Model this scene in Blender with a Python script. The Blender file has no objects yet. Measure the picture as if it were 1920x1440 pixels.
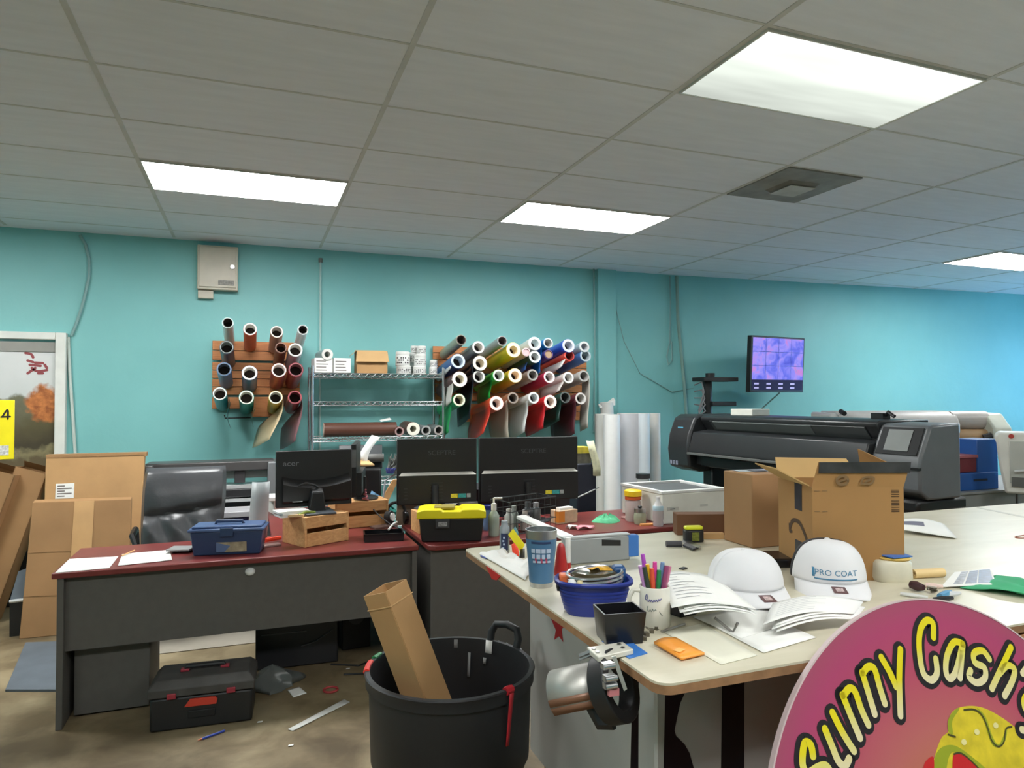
import bpy, bmesh, math, random
from math import sin, cos, pi, radians, atan2, hypot
from mathutils import Vector as V, Matrix
random.seed(7)
SC = bpy.context.scene
COL = SC.collection
# ---------------------------------------------------------------- camera model (solved from the ceiling grid)
FOC, YAW, PIT, ROL, EYE = 1297.575, 0.361221, 0.022023, -0.001939, 1.555
CEIL = 2.962
def _axes():
    sy, cy = sin(YAW), cos(YAW)
    f = V((sy*cos(PIT), cy*cos(PIT), sin(PIT)))
    r = V((cy, -sy, 0)); u = r.cross(f)
    return r*cos(ROL)+u*sin(ROL), u*cos(ROL)-r*sin(ROL), f
RT, UP, FW = _axes()
EYEP = V((0, 0, EYE))
def ray(x, y): return FW + RT*((x-960)/FOC) - UP*((y-720)/FOC)
def atz(x, y, z):
    d = ray(x, y); return EYEP + d*((z-EYE)/d.z)
def aty(x, y, Y):
    d = ray(x, y); return EYEP + d*(Y/d.y)
def atx(x, y, X):
    d = ray(x, y); return EYEP + d*(X/d.x)
def atd(x, y, d): return EYEP + ray(x, y)*d
def dep(p): return (p-EYEP).dot(FW)
def cam(d, u, z=0.0):
    return V((d*sin(YAW)+u*cos(YAW), d*cos(YAW)-u*sin(YAW), z))
# ---------------------------------------------------------------- materials
def lin(c):
    return tuple((v/255/12.92 if v/255 <= .04045 else ((v/255+.055)/1.055)**2.4) for v in c)
_M = {}
def M(name, rgb, rough=.55, metal=0., var=.07, scale=7., bump=0., alpha=1., emit=0., trans=0.):
    if name in _M: return _M[name]
    m = bpy.data.materials.new(name); m.use_nodes = True
    nt = m.node_tree; b = nt.nodes['Principled BSDF']; L = nt.links
    c = lin(rgb)
    tc = nt.nodes.new('ShaderNodeTexCoord'); nz = nt.nodes.new('ShaderNodeTexNoise')
    nz.inputs['Scale'].default_value = scale; nz.inputs['Detail'].default_value = 4
    L.new(tc.outputs['Object'], nz.inputs['Vector'])
    rp = nt.nodes.new('ShaderNodeValToRGB')
    rp.color_ramp.elements[0].position = .3; rp.color_ramp.elements[1].position = .7
    rp.color_ramp.elements[0].color = tuple(max(0, v*(1-var)) for v in c)+(1,)
    rp.color_ramp.elements[1].color = tuple(min(1, v*(1+var)) for v in c)+(1,)
    L.new(nz.outputs['Fac'], rp.inputs['Fac']); L.new(rp.outputs['Color'], b.inputs['Base Color'])
    b.inputs['Roughness'].default_value = rough; b.inputs['Metallic'].default_value = metal
    if alpha < 1: b.inputs['Alpha'].default_value = alpha
    if trans: b.inputs['Transmission Weight'].default_value = trans
    if emit:
        L.new(rp.outputs['Color'], b.inputs['Emission Color']); b.inputs['Emission Strength'].default_value = emit
    if bump:
        bp = nt.nodes.new('ShaderNodeBump'); bp.inputs['Strength'].default_value = bump; bp.inputs['Distance'].default_value = .004
        n2 = nt.nodes.new('ShaderNodeTexNoise'); n2.inputs['Scale'].default_value = scale*6; n2.inputs['Detail'].default_value = 5
        L.new(tc.outputs['Object'], n2.inputs['Vector']); L.new(n2.outputs['Fac'], bp.inputs['Height']); L.new(bp.outputs['Normal'], b.inputs['Normal'])
    _M[name] = m; return m
def ramp(nt, fac, stops, interp='LINEAR'):
    r = nt.nodes.new('ShaderNodeValToRGB'); e = r.color_ramp.elements; r.color_ramp.interpolation = interp
    while len(e) < len(stops): e.new(.5)
    for i, (p, c) in enumerate(stops): e[i].position = p; e[i].color = lin(c)+(1,)
    nt.links.new(fac, r.inputs['Fac']); return r
def nodemat(name, rough=.5):
    m = bpy.data.materials.new(name); m.use_nodes = True; nt = m.node_tree
    b = nt.nodes['Principled BSDF']; b.inputs['Roughness'].default_value = rough
    tc = nt.nodes.new('ShaderNodeTexCoord'); _M[name] = m
    return m, nt, b, tc
def noise(nt, vec, scale, detail=5, dist=0., rough=.55):
    n = nt.nodes.new('ShaderNodeTexNoise'); n.inputs['Scale'].default_value = scale; n.inputs['Detail'].default_value = detail
    n.inputs['Distortion'].default_value = dist; n.inputs['Roughness'].default_value = rough
    nt.links.new(vec, n.inputs['Vector']); return n.outputs['Fac']
def mapped(nt, vec, scale=(1, 1, 1), loc=(0, 0, 0), rot=(0, 0, 0)):
    mp = nt.nodes.new('ShaderNodeMapping'); mp.inputs['Scale'].default_value = scale; mp.inputs['Location'].default_value = loc; mp.inputs['Rotation'].default_value = rot
    nt.links.new(vec, mp.inputs['Vector']); return mp.outputs['Vector']
def mixc(nt, fac, a, b, mode='MIX'):
    x = nt.nodes.new('ShaderNodeMix'); x.data_type = 'RGBA'; x.blend_type = mode
    if isinstance(fac, float): x.inputs[0].default_value = fac
    else: nt.links.new(fac, x.inputs[0])
    for s, i in ((a, 6), (b, 7)):
        if isinstance(s, tuple): x.inputs[i].default_value = lin(s)+(1,)
        else: nt.links.new(s, x.inputs[i])
    return x.outputs[2]
# ---------------------------------------------------------------- mesh builder
class B:
    def __init__(s, m=None): s.bm = bmesh.new(); s.m = m or Matrix()
    def add(s, vs, fs, smooth=False):
        vv = [s.bm.verts.new(s.m @ V(v)) for v in vs]
        for f in fs:
            try:
                q = s.bm.faces.new([vv[i] for i in f]); q.smooth = smooth
            except ValueError: pass
        return s
    def bx(s, x0, x1, y0, y1, z0, z1):
        vs = [(x, y, z) for z in (z0, z1) for y in (y0, y1) for x in (x0, x1)]
        return s.add(vs, [(0, 2, 3, 1), (4, 5, 7, 6), (0, 1, 5, 4), (2, 6, 7, 3), (0, 4, 6, 2), (1, 3, 7, 5)])
    def box(s, c, d): return s.bx(c[0]-d[0]/2, c[0]+d[0]/2, c[1]-d[1]/2, c[1]+d[1]/2, c[2]-d[2]/2, c[2]+d[2]/2)
    def frame(s, p0, p1):
        a = (V(p1)-V(p0)).normalized(); t = V((0, 0, 1)) if abs(a.z) < .9 else V((1, 0, 0))
        e1 = a.cross(t).normalized(); return a, e1, a.cross(e1)
    def cyl(s, p0, p1, r0, r1=None, n=24, caps=True, smooth=True):
        r1 = r0 if r1 is None else r1; a, e1, e2 = s.frame(p0, p1)
        vs = []
        for p, r in ((V(p0), r0), (V(p1), r1)):
            vs += [p+(e1*cos(2*pi*i/n)+e2*sin(2*pi*i/n))*r for i in range(n)]
        s.add(vs, [(i, (i+1) % n, n+(i+1) % n, n+i) for i in range(n)], smooth)
        if caps: s.add(vs[:n], [tuple(range(n-1, -1, -1))]); s.add(vs[n:], [tuple(range(n))])
        return s
    def pipe(s, p0, p1, ro, ri, n=28, outer=True, inner=True, ends=True):
        a, e1, e2 = s.frame(p0, p1); vs = []
        for p in (V(p0), V(p1)):
            for r in (ro, ri): vs += [p+(e1*cos(2*pi*i/n)+e2*sin(2*pi*i/n))*r for i in range(n)]
        fo = [(i, (i+1) % n, 2*n+(i+1) % n, 2*n+i) for i in range(n)]
        fi = [(n+i, 3*n+i, 3*n+(i+1) % n, n+(i+1) % n) for i in range(n)]
        fe = [(i, n+i, n+(i+1) % n, (i+1) % n) for i in range(n)]+[(2*n+i, 2*n+(i+1) % n, 3*n+(i+1) % n, 3*n+i) for i in range(n)]
        vv = [s.bm.verts.new(s.m @ V(v)) for v in vs]
        for ff, on, sm in ((fo, outer, True), (fi, inner, True), (fe, ends, False)):
            if on:
                for f in ff:
                    q = s.bm.faces.new([vv[i] for i in f]); q.smooth = sm
        return s
    def tube(s, path, r, n=8, closed=False):
        P = [V(p) for p in path]; k = len(P); vs = []; e1 = None
        for i, p in enumerate(P):
            a = (P[(i+1) % k]-P[i-1]) if closed else (P[min(i+1, k-1)]-P[max(i-1, 0)])
            a.normalize()
            if e1 is None:
                t = V((0, 0, 1)) if abs(a.z) < .9 else V((1, 0, 0)); e1 = a.cross(t).normalized()
            else: e1 = (e1-a*e1.dot(a)).normalized()
            e2 = a.cross(e1); rr = r[i] if isinstance(r, (list, tuple)) else r
            vs += [p+(e1*cos(2*pi*j/n)+e2*sin(2*pi*j/n))*rr for j in range(n)]
        fs = []
        for i in range(k if closed else k-1):
            a, b = i*n, ((i+1) % k)*n
            fs += [(a+j, a+(j+1) % n, b+(j+1) % n, b+j) for j in range(n)]
        s.add(vs, fs, True)
        if not closed: s.add(vs[:n], [tuple(range(n))]); s.add(vs[-n:], [tuple(range(n))])
        return s
    def lathe(s, prof, c=(0, 0, 0), n=36, sx=1., sy=1., power=2.):
        vs = []; c = V(c)
        for r, z in prof:
            for i in range(n):
                a = 2*pi*i/n; ca, sa = cos(a), sin(a)
                if power != 2.:
                    q = (abs(ca)**power+abs(sa)**power)**(-1/power); ca, sa = ca*q, sa*q
                vs.append(c+V((r*sx*ca, r*sy*sa, z)))
        fs = [(k*n+i, k*n+(i+1) % n, (k+1)*n+(i+1) % n, (k+1)*n+i) for k in range(len(prof)-1) for i in range(n)]
        return s.add(vs, fs, True)
    def prism(s, pts, z0, z1, smooth=False):
        n = len(pts); vs = [(x, y, z0) for x, y in pts]+[(x, y, z1) for x, y in pts]
        return s.add(vs, [tuple(range(n-1, -1, -1)), tuple(range(n, 2*n))]+[(i, (i+1) % n, n+(i+1) % n, n+i) for i in range(n)], smooth)
    def prof(s, pts, x0, x1):
        # profile given as (y, z), extruded along x
        n = len(pts); vs = [(x0, y, z) for y, z in pts]+[(x1, y, z) for y, z in pts]
        return s.add(vs, [tuple(range(n)), tuple(range(2*n-1, n-1, -1))]+[(i, n+i, n+(i+1) % n, (i+1) % n) for i in range(n)])
    def hexa(s, q, t):
        # q: four corner points, t: vector of thickness
        q = [V(p) for p in q]; t = V(t); vs = q+[p+t for p in q]
        return s.add(vs, [(0, 1, 2, 3), (7, 6, 5, 4), (0, 4, 5, 1), (1, 5, 6, 2), (2, 6, 7, 3), (3, 7, 4, 0)])
    def sheet(s, g, smooth=True):
        r, c = len(g), len(g[0]); vs = [p for row in g for p in row]
        return s.add(vs, [(i*c+j, i*c+j+1, (i+1)*c+j+1, (i+1)*c+j) for i in range(r-1) for j in range(c-1)], smooth)
    def sph(s, c, r, n=20, sz=1., z0=-1.):
        k = n//2; P = []
        for i in range(k+1):
            a = -pi/2+pi*i/k
            if sin(a) < z0-1e-6: continue
            P.append((max(r*cos(a), 1e-5), r*sz*sin(a)))
        return s.lathe(P, c, n)
    def ribbon(s, pts, w, z, n=8):
        # flat stroke with round ends in the xy plane at height z
        P = [V((p[0], p[1])) for p in pts]
        if len(P) > 2:
            Q = []
            for i in range(len(P)-1):
                p0, p1, p2, p3 = P[max(i-1, 0)], P[i], P[i+1], P[min(i+2, len(P)-1)]
                for k in range(5):
                    t = k/5; Q.append(.5*((2*p1)+(p2-p0)*t+(2*p0-5*p1+4*p2-p3)*t*t+(3*p1-p0-3*p2+p3)*t**3))
            P = Q+[P[-1]]
        h = w/2; L, R = [], []
        for i, p in enumerate(P):
            d = (P[min(i+1, len(P)-1)]-P[max(i-1, 0)]).normalized(); nn = V((-d.y, d.x))*h
            L.append(p+nn); R.append(p-nn)
        for i in range(len(P)-1):
            s.add([(*L[i], z), (*R[i], z), (*R[i+1], z), (*L[i+1], z)], [(0, 1, 2, 3)])
        for p in (P[0], P[-1]):
            s.add([(p.x+h*cos(2*pi*i/16), p.y+h*sin(2*pi*i/16), z+.00002) for i in range(16)], [tuple(range(16))])
        return s
    def out(s, name, mat, parent=None, bev=0., seg=2, solid=0., sub=0, label=None, kind=None, weld=True, ang=40):
        bm = s.bm
        if weld: bmesh.ops.remove_doubles(bm, verts=bm.verts, dist=1e-6)
        bmesh.ops.recalc_face_normals(bm, faces=bm.faces)
        xs = [v.co for v in bm.verts]
        c = V(((min(v.x for v in xs)+max(v.x for v in xs))/2, (min(v.y for v in xs)+max(v.y for v in xs))/2, min(v.z for v in xs)))
        for v in bm.verts: v.co -= c
        me = bpy.data.meshes.new(name); bm.to_mesh(me); bm.free()
        me.set_sharp_from_angle(angle=radians(ang))
        o = bpy.data.objects.new(name, me); COL.objects.link(o)
        me.materials.append(mat if not isinstance(mat, tuple) else M(*mat))
        if parent is not None:
            o.parent = parent; w = V((0, 0, 0)); p = parent
            while p is not None: w += p.location; p = p.parent
            o.location = c-w
        else: o.location = c
        if solid:
            m = o.modifiers.new('solid', 'SOLIDIFY'); m.thickness = solid; m.offset = 0
        if sub:
            m = o.modifiers.new('sub', 'SUBSURF'); m.levels = m.render_levels = sub
        if bev:
            m = o.modifiers.new('bev', 'BEVEL'); m.width = bev; m.segments = seg; m.limit_method = 'ANGLE'; m.angle_limit = radians(35)
        if label: o['label'] = label
        if kind: o['kind'] = kind
        return o
def tag(o, label, cat, group=None):
    o['label'] = label; o['category'] = cat
    if group: o['group'] = group
    return o
def thing(name, label, cat, loc, group=None):
    o = bpy.data.objects.new(name, None); COL.objects.link(o); o.location = V(loc); o.empty_display_size = .05
    return tag(o, label, cat, group)
def T(p, ang=0., z=None):
    p = V(p)
    if z is not None: p.z = z
    return Matrix.Translation(p) @ Matrix.Rotation(ang, 4, 'Z')
def basis(o, x, y, z):
    m = Matrix.Identity(4)
    for i, a in enumerate((x, y, z)):
        for j in range(3): m[j][i] = a[j]
    for j in range(3): m[j][3] = o[j]
    return m
def text(s, size, mat, m, parent, name='lettering', ext=.0004, align='CENTER', sx=1.):
    cu = bpy.data.curves.new('txt', 'FONT'); cu.body = s; cu.size = size; cu.extrude = ext; cu.align_x = align; cu.align_y = 'CENTER'
    ob = bpy.data.objects.new('txt', cu); COL.objects.link(ob)
    dg = bpy.context.evaluated_depsgraph_get(); me = bpy.data.meshes.new_from_object(ob.evaluated_get(dg))
    bpy.data.objects.remove(ob); bpy.data.curves.remove(cu)
    b = B(); me.transform(m @ Matrix.Diagonal((sx, 1, 1, 1))); b.bm.from_mesh(me); bpy.data.meshes.remove(me)
    return b.out(name, mat, parent, weld=False)
# frequently used materials
WHITE = M('white_plastic', (225, 225, 222), .4)
PAPER = M('white_paper', (236, 236, 232), .8, var=.03)
BLACK = M('black_plastic', (30, 30, 32), .45)
BLACKG = M('black_gloss', (22, 22, 25), .25)
STEEL = M('brushed_steel', (190, 190, 190), .3, 1.)
CHROME = M('chrome_wire', (205, 207, 210), .25, .9)
CARD = M('cardboard', (186, 145, 98), .85, var=.09, scale=5, bump=.15)
CARDD = M('cardboard_dark', (158, 120, 80), .85, var=.1, scale=4, bump=.15)
CARDL = M('cardboard_inside', (205, 166, 116), .85, var=.06)
KRAFT = M('packing_tape', (200, 158, 108), .35)
HOLE = M('dark_core', (44, 34, 30), .9)
CHAR = M('charcoal_laminate', (86, 83, 79), .6, var=.06, scale=25)
MAHO = M('mahogany_laminate', (118, 48, 46), .35, var=.1, scale=9)
WOODE = M('ply_edge', (150, 112, 78), .7, var=.2, scale=30)

# wood with directional grain
def wood(name, a, b, sc=(3, 40, 40), rough=.6):
    m, nt, p, tc = nodemat(name, rough)
    f = noise(nt, mapped(nt, tc.outputs['Object'], sc), 1.2, 6, 1.2)
    r = ramp(nt, f, [(.3, a), (.7, b)]); nt.links.new(r.outputs['Color'], p.inputs['Base Color']); return m
PINE = wood('pine', (196, 144, 90), (226, 178, 122))
PINER = wood('reddish_slats', (178, 108, 62), (214, 146, 92), (3, 60, 60))
BENCHW = wood('bench_lumber', (166, 112, 74), (204, 150, 104), (3, 30, 3))
DARKW = wood('old_lumber', (96, 62, 42), (140, 96, 66), (30, 3, 3))
# ================================================================ SETTING
GX = lambda k: 1.2192*k-1.8452
GY = lambda j: .6096*j+2.6772
def struct(o, label=None):
    o['kind'] = 'structure'
    if label: o['label'] = label
    return o
# floor: worn bare concrete
m, nt, p, tc = nodemat('worn_concrete', .55)
ob = tc.outputs['Object']
base = ramp(nt, noise(nt, ob, 1.1, 7, .8), [(.3, (112, 97, 72)), (.5, (144, 128, 99)), (.72, (174, 158, 127))]).outputs['Color']
st = ramp(nt, noise(nt, mapped(nt, ob, (1, 1, 1), (3, 1, 0)), 3.2, 8, .4), [(.36, (150, 136, 112)), (.6, (255, 255, 255))]).outputs['Color']
c = mixc(nt, .75, base, st, 'MULTIPLY')
gr = ramp(nt, noise(nt, mapped(nt, ob, (1, 1, 1), (8, 4, 0)), .8, 4, .3), [(.5, (255, 255, 255)), (.68, (150, 152, 150))]).outputs['Color']
c = mixc(nt, .5, c, gr, 'MULTIPLY')
nt.links.new(c, p.inputs['Base Color'])
FLOORM = m
struct(B().bx(-5, 12, -4, 7.2, -.1, 0).out('floor', m), 'worn brown bare concrete floor with pale and dark patches')
# ceiling tiles
m, nt, p, tc = nodemat('ceiling_tile', .9)
f = noise(nt, mapped(nt, tc.outputs['Object'], (1, 6, 1)), 3, 6)
nt.links.new(ramp(nt, f, [(.35, (229, 231, 238)), (.7, (236, 238, 245))]).outputs['Color'], p.inputs['Base Color'])
struct(B().bx(-5, 12, -4, 7.2, CEIL, CEIL+.1).out('ceiling', m), 'suspended ceiling of off-white rectangular tiles')
b = B()
for k in range(-3, 12): b.bx(GX(k)-.012, GX(k)+.012, -4, 6.6, CEIL-.003, CEIL+.001)
for j in range(-11, 7): b.bx(-5, 12, GY(j)-.007, GY(j)+.007, CEIL-.002, CEIL+.001)
struct(b.out('trim_1', M('ceiling_bar', (206, 206, 204), .7)), 'thin metal grid bars between the ceiling tiles')
# walls: painted block
m, nt, p, tc = nodemat('teal_wall', .5)
ob = tc.outputs['Object']
c1 = ramp(nt, noise(nt, ob, 1.3, 4), [(.3, (126, 190, 189)), (.7, (134, 198, 197))]).outputs['Color']
nt.links.new(c1, p.inputs['Base Color'])
bp = nt.nodes.new('ShaderNodeBump'); bp.inputs['Strength'].default_value = .25; bp.inputs['Distance'].default_value = .01
nt.links.new(noise(nt, ob, 9, 6), bp.inputs['Height']); nt.links.new(bp.outputs['Normal'], p.inputs['Normal'])
TEAL = m
WY = 6.68
struct(B().bx(-5, 4.47, WY, WY+.15, 0, CEIL).out('wall_back', TEAL), 'teal painted back wall with the vinyl racks')
def wy(x): return WY if x < 4.47 else WY-(x-4.47)*.072
b = B(); b.prism([(4.47, WY), (11.1, wy(11.1)), (11.1, wy(11.1)+.15), (4.47, WY+.15)], 0, CEIL)
struct(b.out('wall_back_right', TEAL), 'teal painted wall section behind the screen and printers')
b = B().bx(3.5, 3.72, WY-.05, WY+.01, 0, CEIL)
struct(b.out('trim_2', TEAL), 'narrow teal painted pilaster on the back wall')
struct(B().bx(-5, -4.85, -4, 7, 0, CEIL).out('wall_left', TEAL), 'teal painted left wall')
struct(B().bx(-5, 12, -4.15, -4, 0, CEIL).out('wall_front', TEAL), 'teal painted wall behind the viewer')
# right wall with a storefront window letting daylight in
WX = 10.9; w0, w1, h0, h1 = 3.1, 6.05, .8, 2.6
b = B().bx(WX, WX+.15, -4, w0, 0, CEIL).bx(WX, WX+.15, w1, 6.6, 0, CEIL).bx(WX, WX+.15, w0, w1, 0, h0).bx(WX, WX+.15, w0, w1, h1, CEIL)
struct(b.out('wall_right', TEAL), 'teal painted right wall around the shop window')
b = B()
for y in (w0, (w0*2+w1)/3, (w0+2*w1)/3, w1): b.bx(WX+.03, WX+.1, y-.03, y+.03, h0, h1)
for z in (h0, h1): b.bx(WX+.03, WX+.1, w0, w1, z-.03, z+.03)
win = struct(b.out('window_1', M('window_frame', (200, 200, 198), .4)), 'wide shop window in the right wall')
B().bx(WX+.06, WX+.066, w0, w1, h0, h1).out('pane', M('clear_glass', (240, 245, 245), .02, trans=1.), win)
# daylight outside the window
W = bpy.data.worlds.new('World'); SC.world = W; W.use_nodes = True
bg = W.node_tree.nodes['Background']; bg.inputs[0].default_value = (.45, .72, 1, 1); bg.inputs[1].default_value = 1.2
lt = bpy.data.lights.new('daylight', 'AREA'); lt.energy = 68; lt.color = (.2, .58, 1.); lt.shape = 'RECTANGLE'; lt.size = 2.8; lt.size_y = 1.7
lo = bpy.data.objects.new('daylight', lt); COL.objects.link(lo); lo.location = (WX+.3, 4.6, 1.75); lo.rotation_euler = (0, radians(84), 0)
# white framed doorway graphic on the left of the back wall
p0 = aty(127, 625, WY); XL, XR, ZT = -3.0, p0.x, p0.z
b = B().bx(XR-.075, XR, WY-.06, WY+.01, 0, ZT).bx(XL+.075, XR-.075, WY-.055, WY+.01, ZT-.06, ZT).bx(XL, XL+.075, WY-.06, WY+.01, 0, ZT)
struct(b.out('door_1', M('white_trim', (226, 226, 220), .45), bev=.006), 'white painted frame around the picture covered doorway at the left')
# the print stuck in it: pale sky, autumn trees, dark bank (all printed)
m, nt, p, tc = nodemat('autumn_print', .45)
ob = tc.outputs['Object']; sx = nt.nodes.new('ShaderNodeSeparateXYZ'); nt.links.new(ob, sx.inputs[0])
def mth(op, a, b=None, cl=False):
    n = nt.nodes.new('ShaderNodeMath'); n.operation = op; n.use_clamp = cl
    for i, v in enumerate((a, b)):
        if v is None: continue
        if isinstance(v, (int, float)): n.inputs[i].default_value = v
        else: nt.links.new(v, n.inputs[i])
    return n.outputs[0]
H0 = ZT-.09
zz = mth('ADD', sx.outputs[2], mth('MULTIPLY', mth('SUBTRACT', noise(nt, ob, 5, 6), .5), .35))
rp = ramp(nt, zz, [(0, (84, 70, 52)), (1.0/H0*.0+.53, (104, 90, 66)), (.55, (140, 130, 96)), (.57, (70, 62, 48)), (.66, (92, 84, 58)), (.755, (112, 110, 88)), (.775, (205, 208, 206)), (.95, (222, 222, 222))])
rp.inputs['Fac'].default_value = 0
nt.links.new(mth('DIVIDE', zz, H0), rp.inputs['Fac'])
# orange tree blob
tx, tz = aty(72, 762, WY).x, aty(72, 762, WY).z
cxp = (XL+XR-.09+.0)/2
dx = mth('DIVIDE', mth('SUBTRACT', sx.outputs[0], tx-cxp), .14); dz = mth('DIVIDE', mth('SUBTRACT', sx.outputs[2], tz), .17)
dd = mth('ADD', mth('MULTIPLY', dx, dx), mth('MULTIPLY', dz, dz)); dd = mth('ADD', dd, mth('MULTIPLY', mth('SUBTRACT', noise(nt, ob, 14, 5), .5), 1.6))
fac = ramp(nt, dd, [(.55, (255, 255, 255)), (1.0, (0, 0, 0))]).outputs['Color']
oc = ramp(nt, noise(nt, ob, 22, 5), [(.35, (150, 84, 44)), (.65, (206, 128, 70))]).outputs['Color']
nt.links.new(mixc(nt, fac, rp.outputs['Color'], oc), p.inputs['Base Color'])
pr = tag(B().bx(XL+.08, XR-.08, WY-.02, WY-.002, 0.02, ZT-.08).out('printed_banner', m), 'printed autumn landscape with pale sky filling the white doorway frame', 'banner')
b = B(); q0 = aty(60, 645, WY-.022)
for pts in ([(48, 662), (58, 664), (62, 670)], [(52, 676), (62, 679)], [(66, 680), (80, 681)], [(84, 684), (88, 690)], [(56, 684), (76, 686)], [(60, 690), (70, 696), (88, 694)], [(52, 700), (66, 690)], [(72, 700), (80, 700)]):
    P = [aty(x, y, WY-.021) for x, y in pts]
    b2 = [(q.x, q.z) for q in P]; c2 = B(); b.m = basis((0, WY-.021, 0), (1, 0, 0), (0, 0, 1), (0, -1, 0)); b.ribbon(b2, .02, .0008)
b.out('red_sketch', M('faded_red_print', (150, 70, 74), .6), pr, label='faded red sketch on the pale sky')
b = B(); b.bx(XL+.08, XR-.08, WY-.03, WY-.02, ZT-.16, ZT-.08); b.out('top_shade_strip', M('painted_shade_grey', (150, 148, 142), .5), pr, label='painted grey shade along the top')  # grey strip paints the shade below the frame's top edge
# ---------------------------------------------------------------- ceiling fixtures
m, nt, p, tc = nodemat('lit_diffuser', .4)
nt.nodes.remove(p); em = nt.nodes.new('ShaderNodeEmission'); em.inputs[0].default_value = (.985, 1, .985, 1); em.inputs[1].default_value = 9.5
nt.links.new(em.outputs[0], nt.nodes['Material Output'].inputs[0]); LIT = m
m, nt, p, tc = nodemat('rear_diffuser', .4)
nt.nodes.remove(p); em = nt.nodes.new('ShaderNodeEmission'); em.inputs[0].default_value = (.985, 1, .985, 1); em.inputs[1].default_value = 7.2
nt.links.new(em.outputs[0], nt.nodes['Material Output'].inputs[0]); REAR = m
m, nt, p, tc = nodemat('weak_diffuser', .4)
nt.nodes.remove(p); em = nt.nodes.new('ShaderNodeEmission'); sx = nt.nodes.new('ShaderNodeSeparateXYZ'); nt.links.new(tc.outputs['Object'], sx.inputs[0])
f = noise(nt, mapped(nt, tc.outputs['Object'], (.7, 5, 1)), 1.3, 2)
ad = nt.nodes.new('ShaderNodeMath'); ad.operation = 'MULTIPLY_ADD'; ad.inputs[1].default_value = -.9; nt.links.new(sx.outputs[1], ad.inputs[0])
a2 = nt.nodes.new('ShaderNodeMath'); a2.operation = 'MULTIPLY_ADD'; a2.inputs[1].default_value = .55; a2.inputs[2].default_value = .2; nt.links.new(f, a2.inputs[0]); nt.links.new(a2.outputs[0], ad.inputs[2])
r = nt.nodes.new('ShaderNodeMapRange'); r.inputs[1].default_value = .2; r.inputs[2].default_value = .8; r.inputs[3].default_value = .19; r.inputs[4].default_value = .42; nt.links.new(ad.outputs[0], r.inputs[0])
em.inputs[0].default_value = (.93, 1, .9, 1); nt.links.new(r.outputs[0], em.inputs[1]); WEAKS = r
nt.links.new(em.outputs[0], nt.nodes['Material Output'].inputs[0]); WEAK = m
FRM = M('fixture_frame', (205, 204, 198), .5)
LGRP = 'troffer lights in the ceiling'
def light(k, j, label, mat=None):
    x0, x1, y0, y1 = GX(k), GX(k+1), GY(j), GY(j+1)
    t = thing('ceiling_light', label, 'ceiling light', ((x0+x1)/2, (y0+y1)/2, CEIL-.01), LGRP)
    b = B(); z0, z1 = CEIL-.012, CEIL+.001; w = .02
    b.bx(x0+.012, x1-.012, y0+.012, y0+w, z0, z1).bx(x0+.012, x1-.012, y1-w, y1-.012, z0, z1).bx(x0+.012, x0+w, y0+w, y1-w, z0, z1).bx(x1-w, x1-.012, y0+w, y1-w, z0, z1)
    b.out('frame', FRM, t)
    B().bx(x0+w, x1-w, y0+w, y1-w, CEIL-.008, CEIL-.002).out('diffuser', mat or LIT, t)
light(1, 3, 'bright rectangular ceiling light above the desks, at the left')
light(3, 3, 'bright rectangular ceiling light between the vent and the vinyl racks')
light(3, -1, 'large dimmer greenish ceiling light nearest the viewer', WEAK)
light(7, 3, 'bright ceiling light above the blue end of the wall, cut by the right edge')
for k, j in ((-1, 3), (1, -5), (3, -5), (5, -5), (7, -1), (-1, -5)):
    light(k, j, 'rectangular ceiling light outside the photographed part of the room', LIT if j == 3 else REAR)
# square ceiling vent
x0, y0 = GX(4)+.013, GY(1)+.01; x1, y1 = x0+.585, GY(2)-.01
t = thing('ceiling_vent', 'dusty dark grey square air vent in the ceiling', 'air vent', ((x0+x1)/2, (y0+y1)/2, CEIL-.01))
DUST = M('dusty_metal', (142, 140, 136), .7, var=.2, scale=6)
B().bx(x0, x1, y0, y1, CEIL-.01, CEIL+.001).out('plate', DUST, t)
cx, cy = (x0+x1)/2, (y0+y1)/2
b = B()
b.add([(cx-.12, cy-.12, CEIL-.01), (cx+.12, cy-.12, CEIL-.01), (cx+.12, cy+.12, CEIL-.01), (cx-.12, cy+.12, CEIL-.01), (cx-.09, cy-.09, CEIL-.035), (cx+.09, cy-.09, CEIL-.035), (cx+.09, cy+.09, CEIL-.035), (cx-.09, cy+.09, CEIL-.035)],
      [(0, 1, 5, 4), (1, 2, 6, 5), (2, 3, 7, 6), (3, 0, 4, 7), (4, 5, 6, 7)])
b.out('deflector', M('dusty_grey', (128, 126, 122), .7, var=.15), t)
B().bx(cx-.1, cx+.1, cy-.1, cy+.1, CEIL-.039, CEIL-.035).out('centre_plate', M('pale_dust', (190, 189, 184), .7, var=.12), t)
# ---------------------------------------------------------------- wall fittings
a, c = aty(370, 458, WY-.1), aty(446, 545, WY-.1)
t = thing('electrical_cabinet', 'beige metal electrical cabinet high on the teal wall under the ceiling', 'electrical box', ((a.x+c.x)/2, WY, c.z))
BEI = M('beige_enamel', (196, 186, 168), .35)
B().bx(a.x, c.x, WY-.1, WY, c.z, a.z).out('housing', BEI, t, bev=.006)
dr = B().bx(a.x+.015, c.x-.015, WY-.112, WY-.1, c.z+.02, a.z-.015).out('door', BEI, t, bev=.004)
B().cyl((c.x-.045, WY-.112, (a.z+c.z)/2+.01), (c.x-.045, WY-.135, (a.z+c.z)/2+.01), .018).out('latch', STEEL, dr)
B().bx(a.x+.17, c.x-.03, WY-.1145, WY-.112, c.z+.04, c.z+.085).out('sticker', M('grey_print', (150, 146, 140), .6, var=.3, scale=60), dr)
a2, c2 = aty(371, 543, WY-.06), aty(400, 560, WY-.06)
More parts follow.
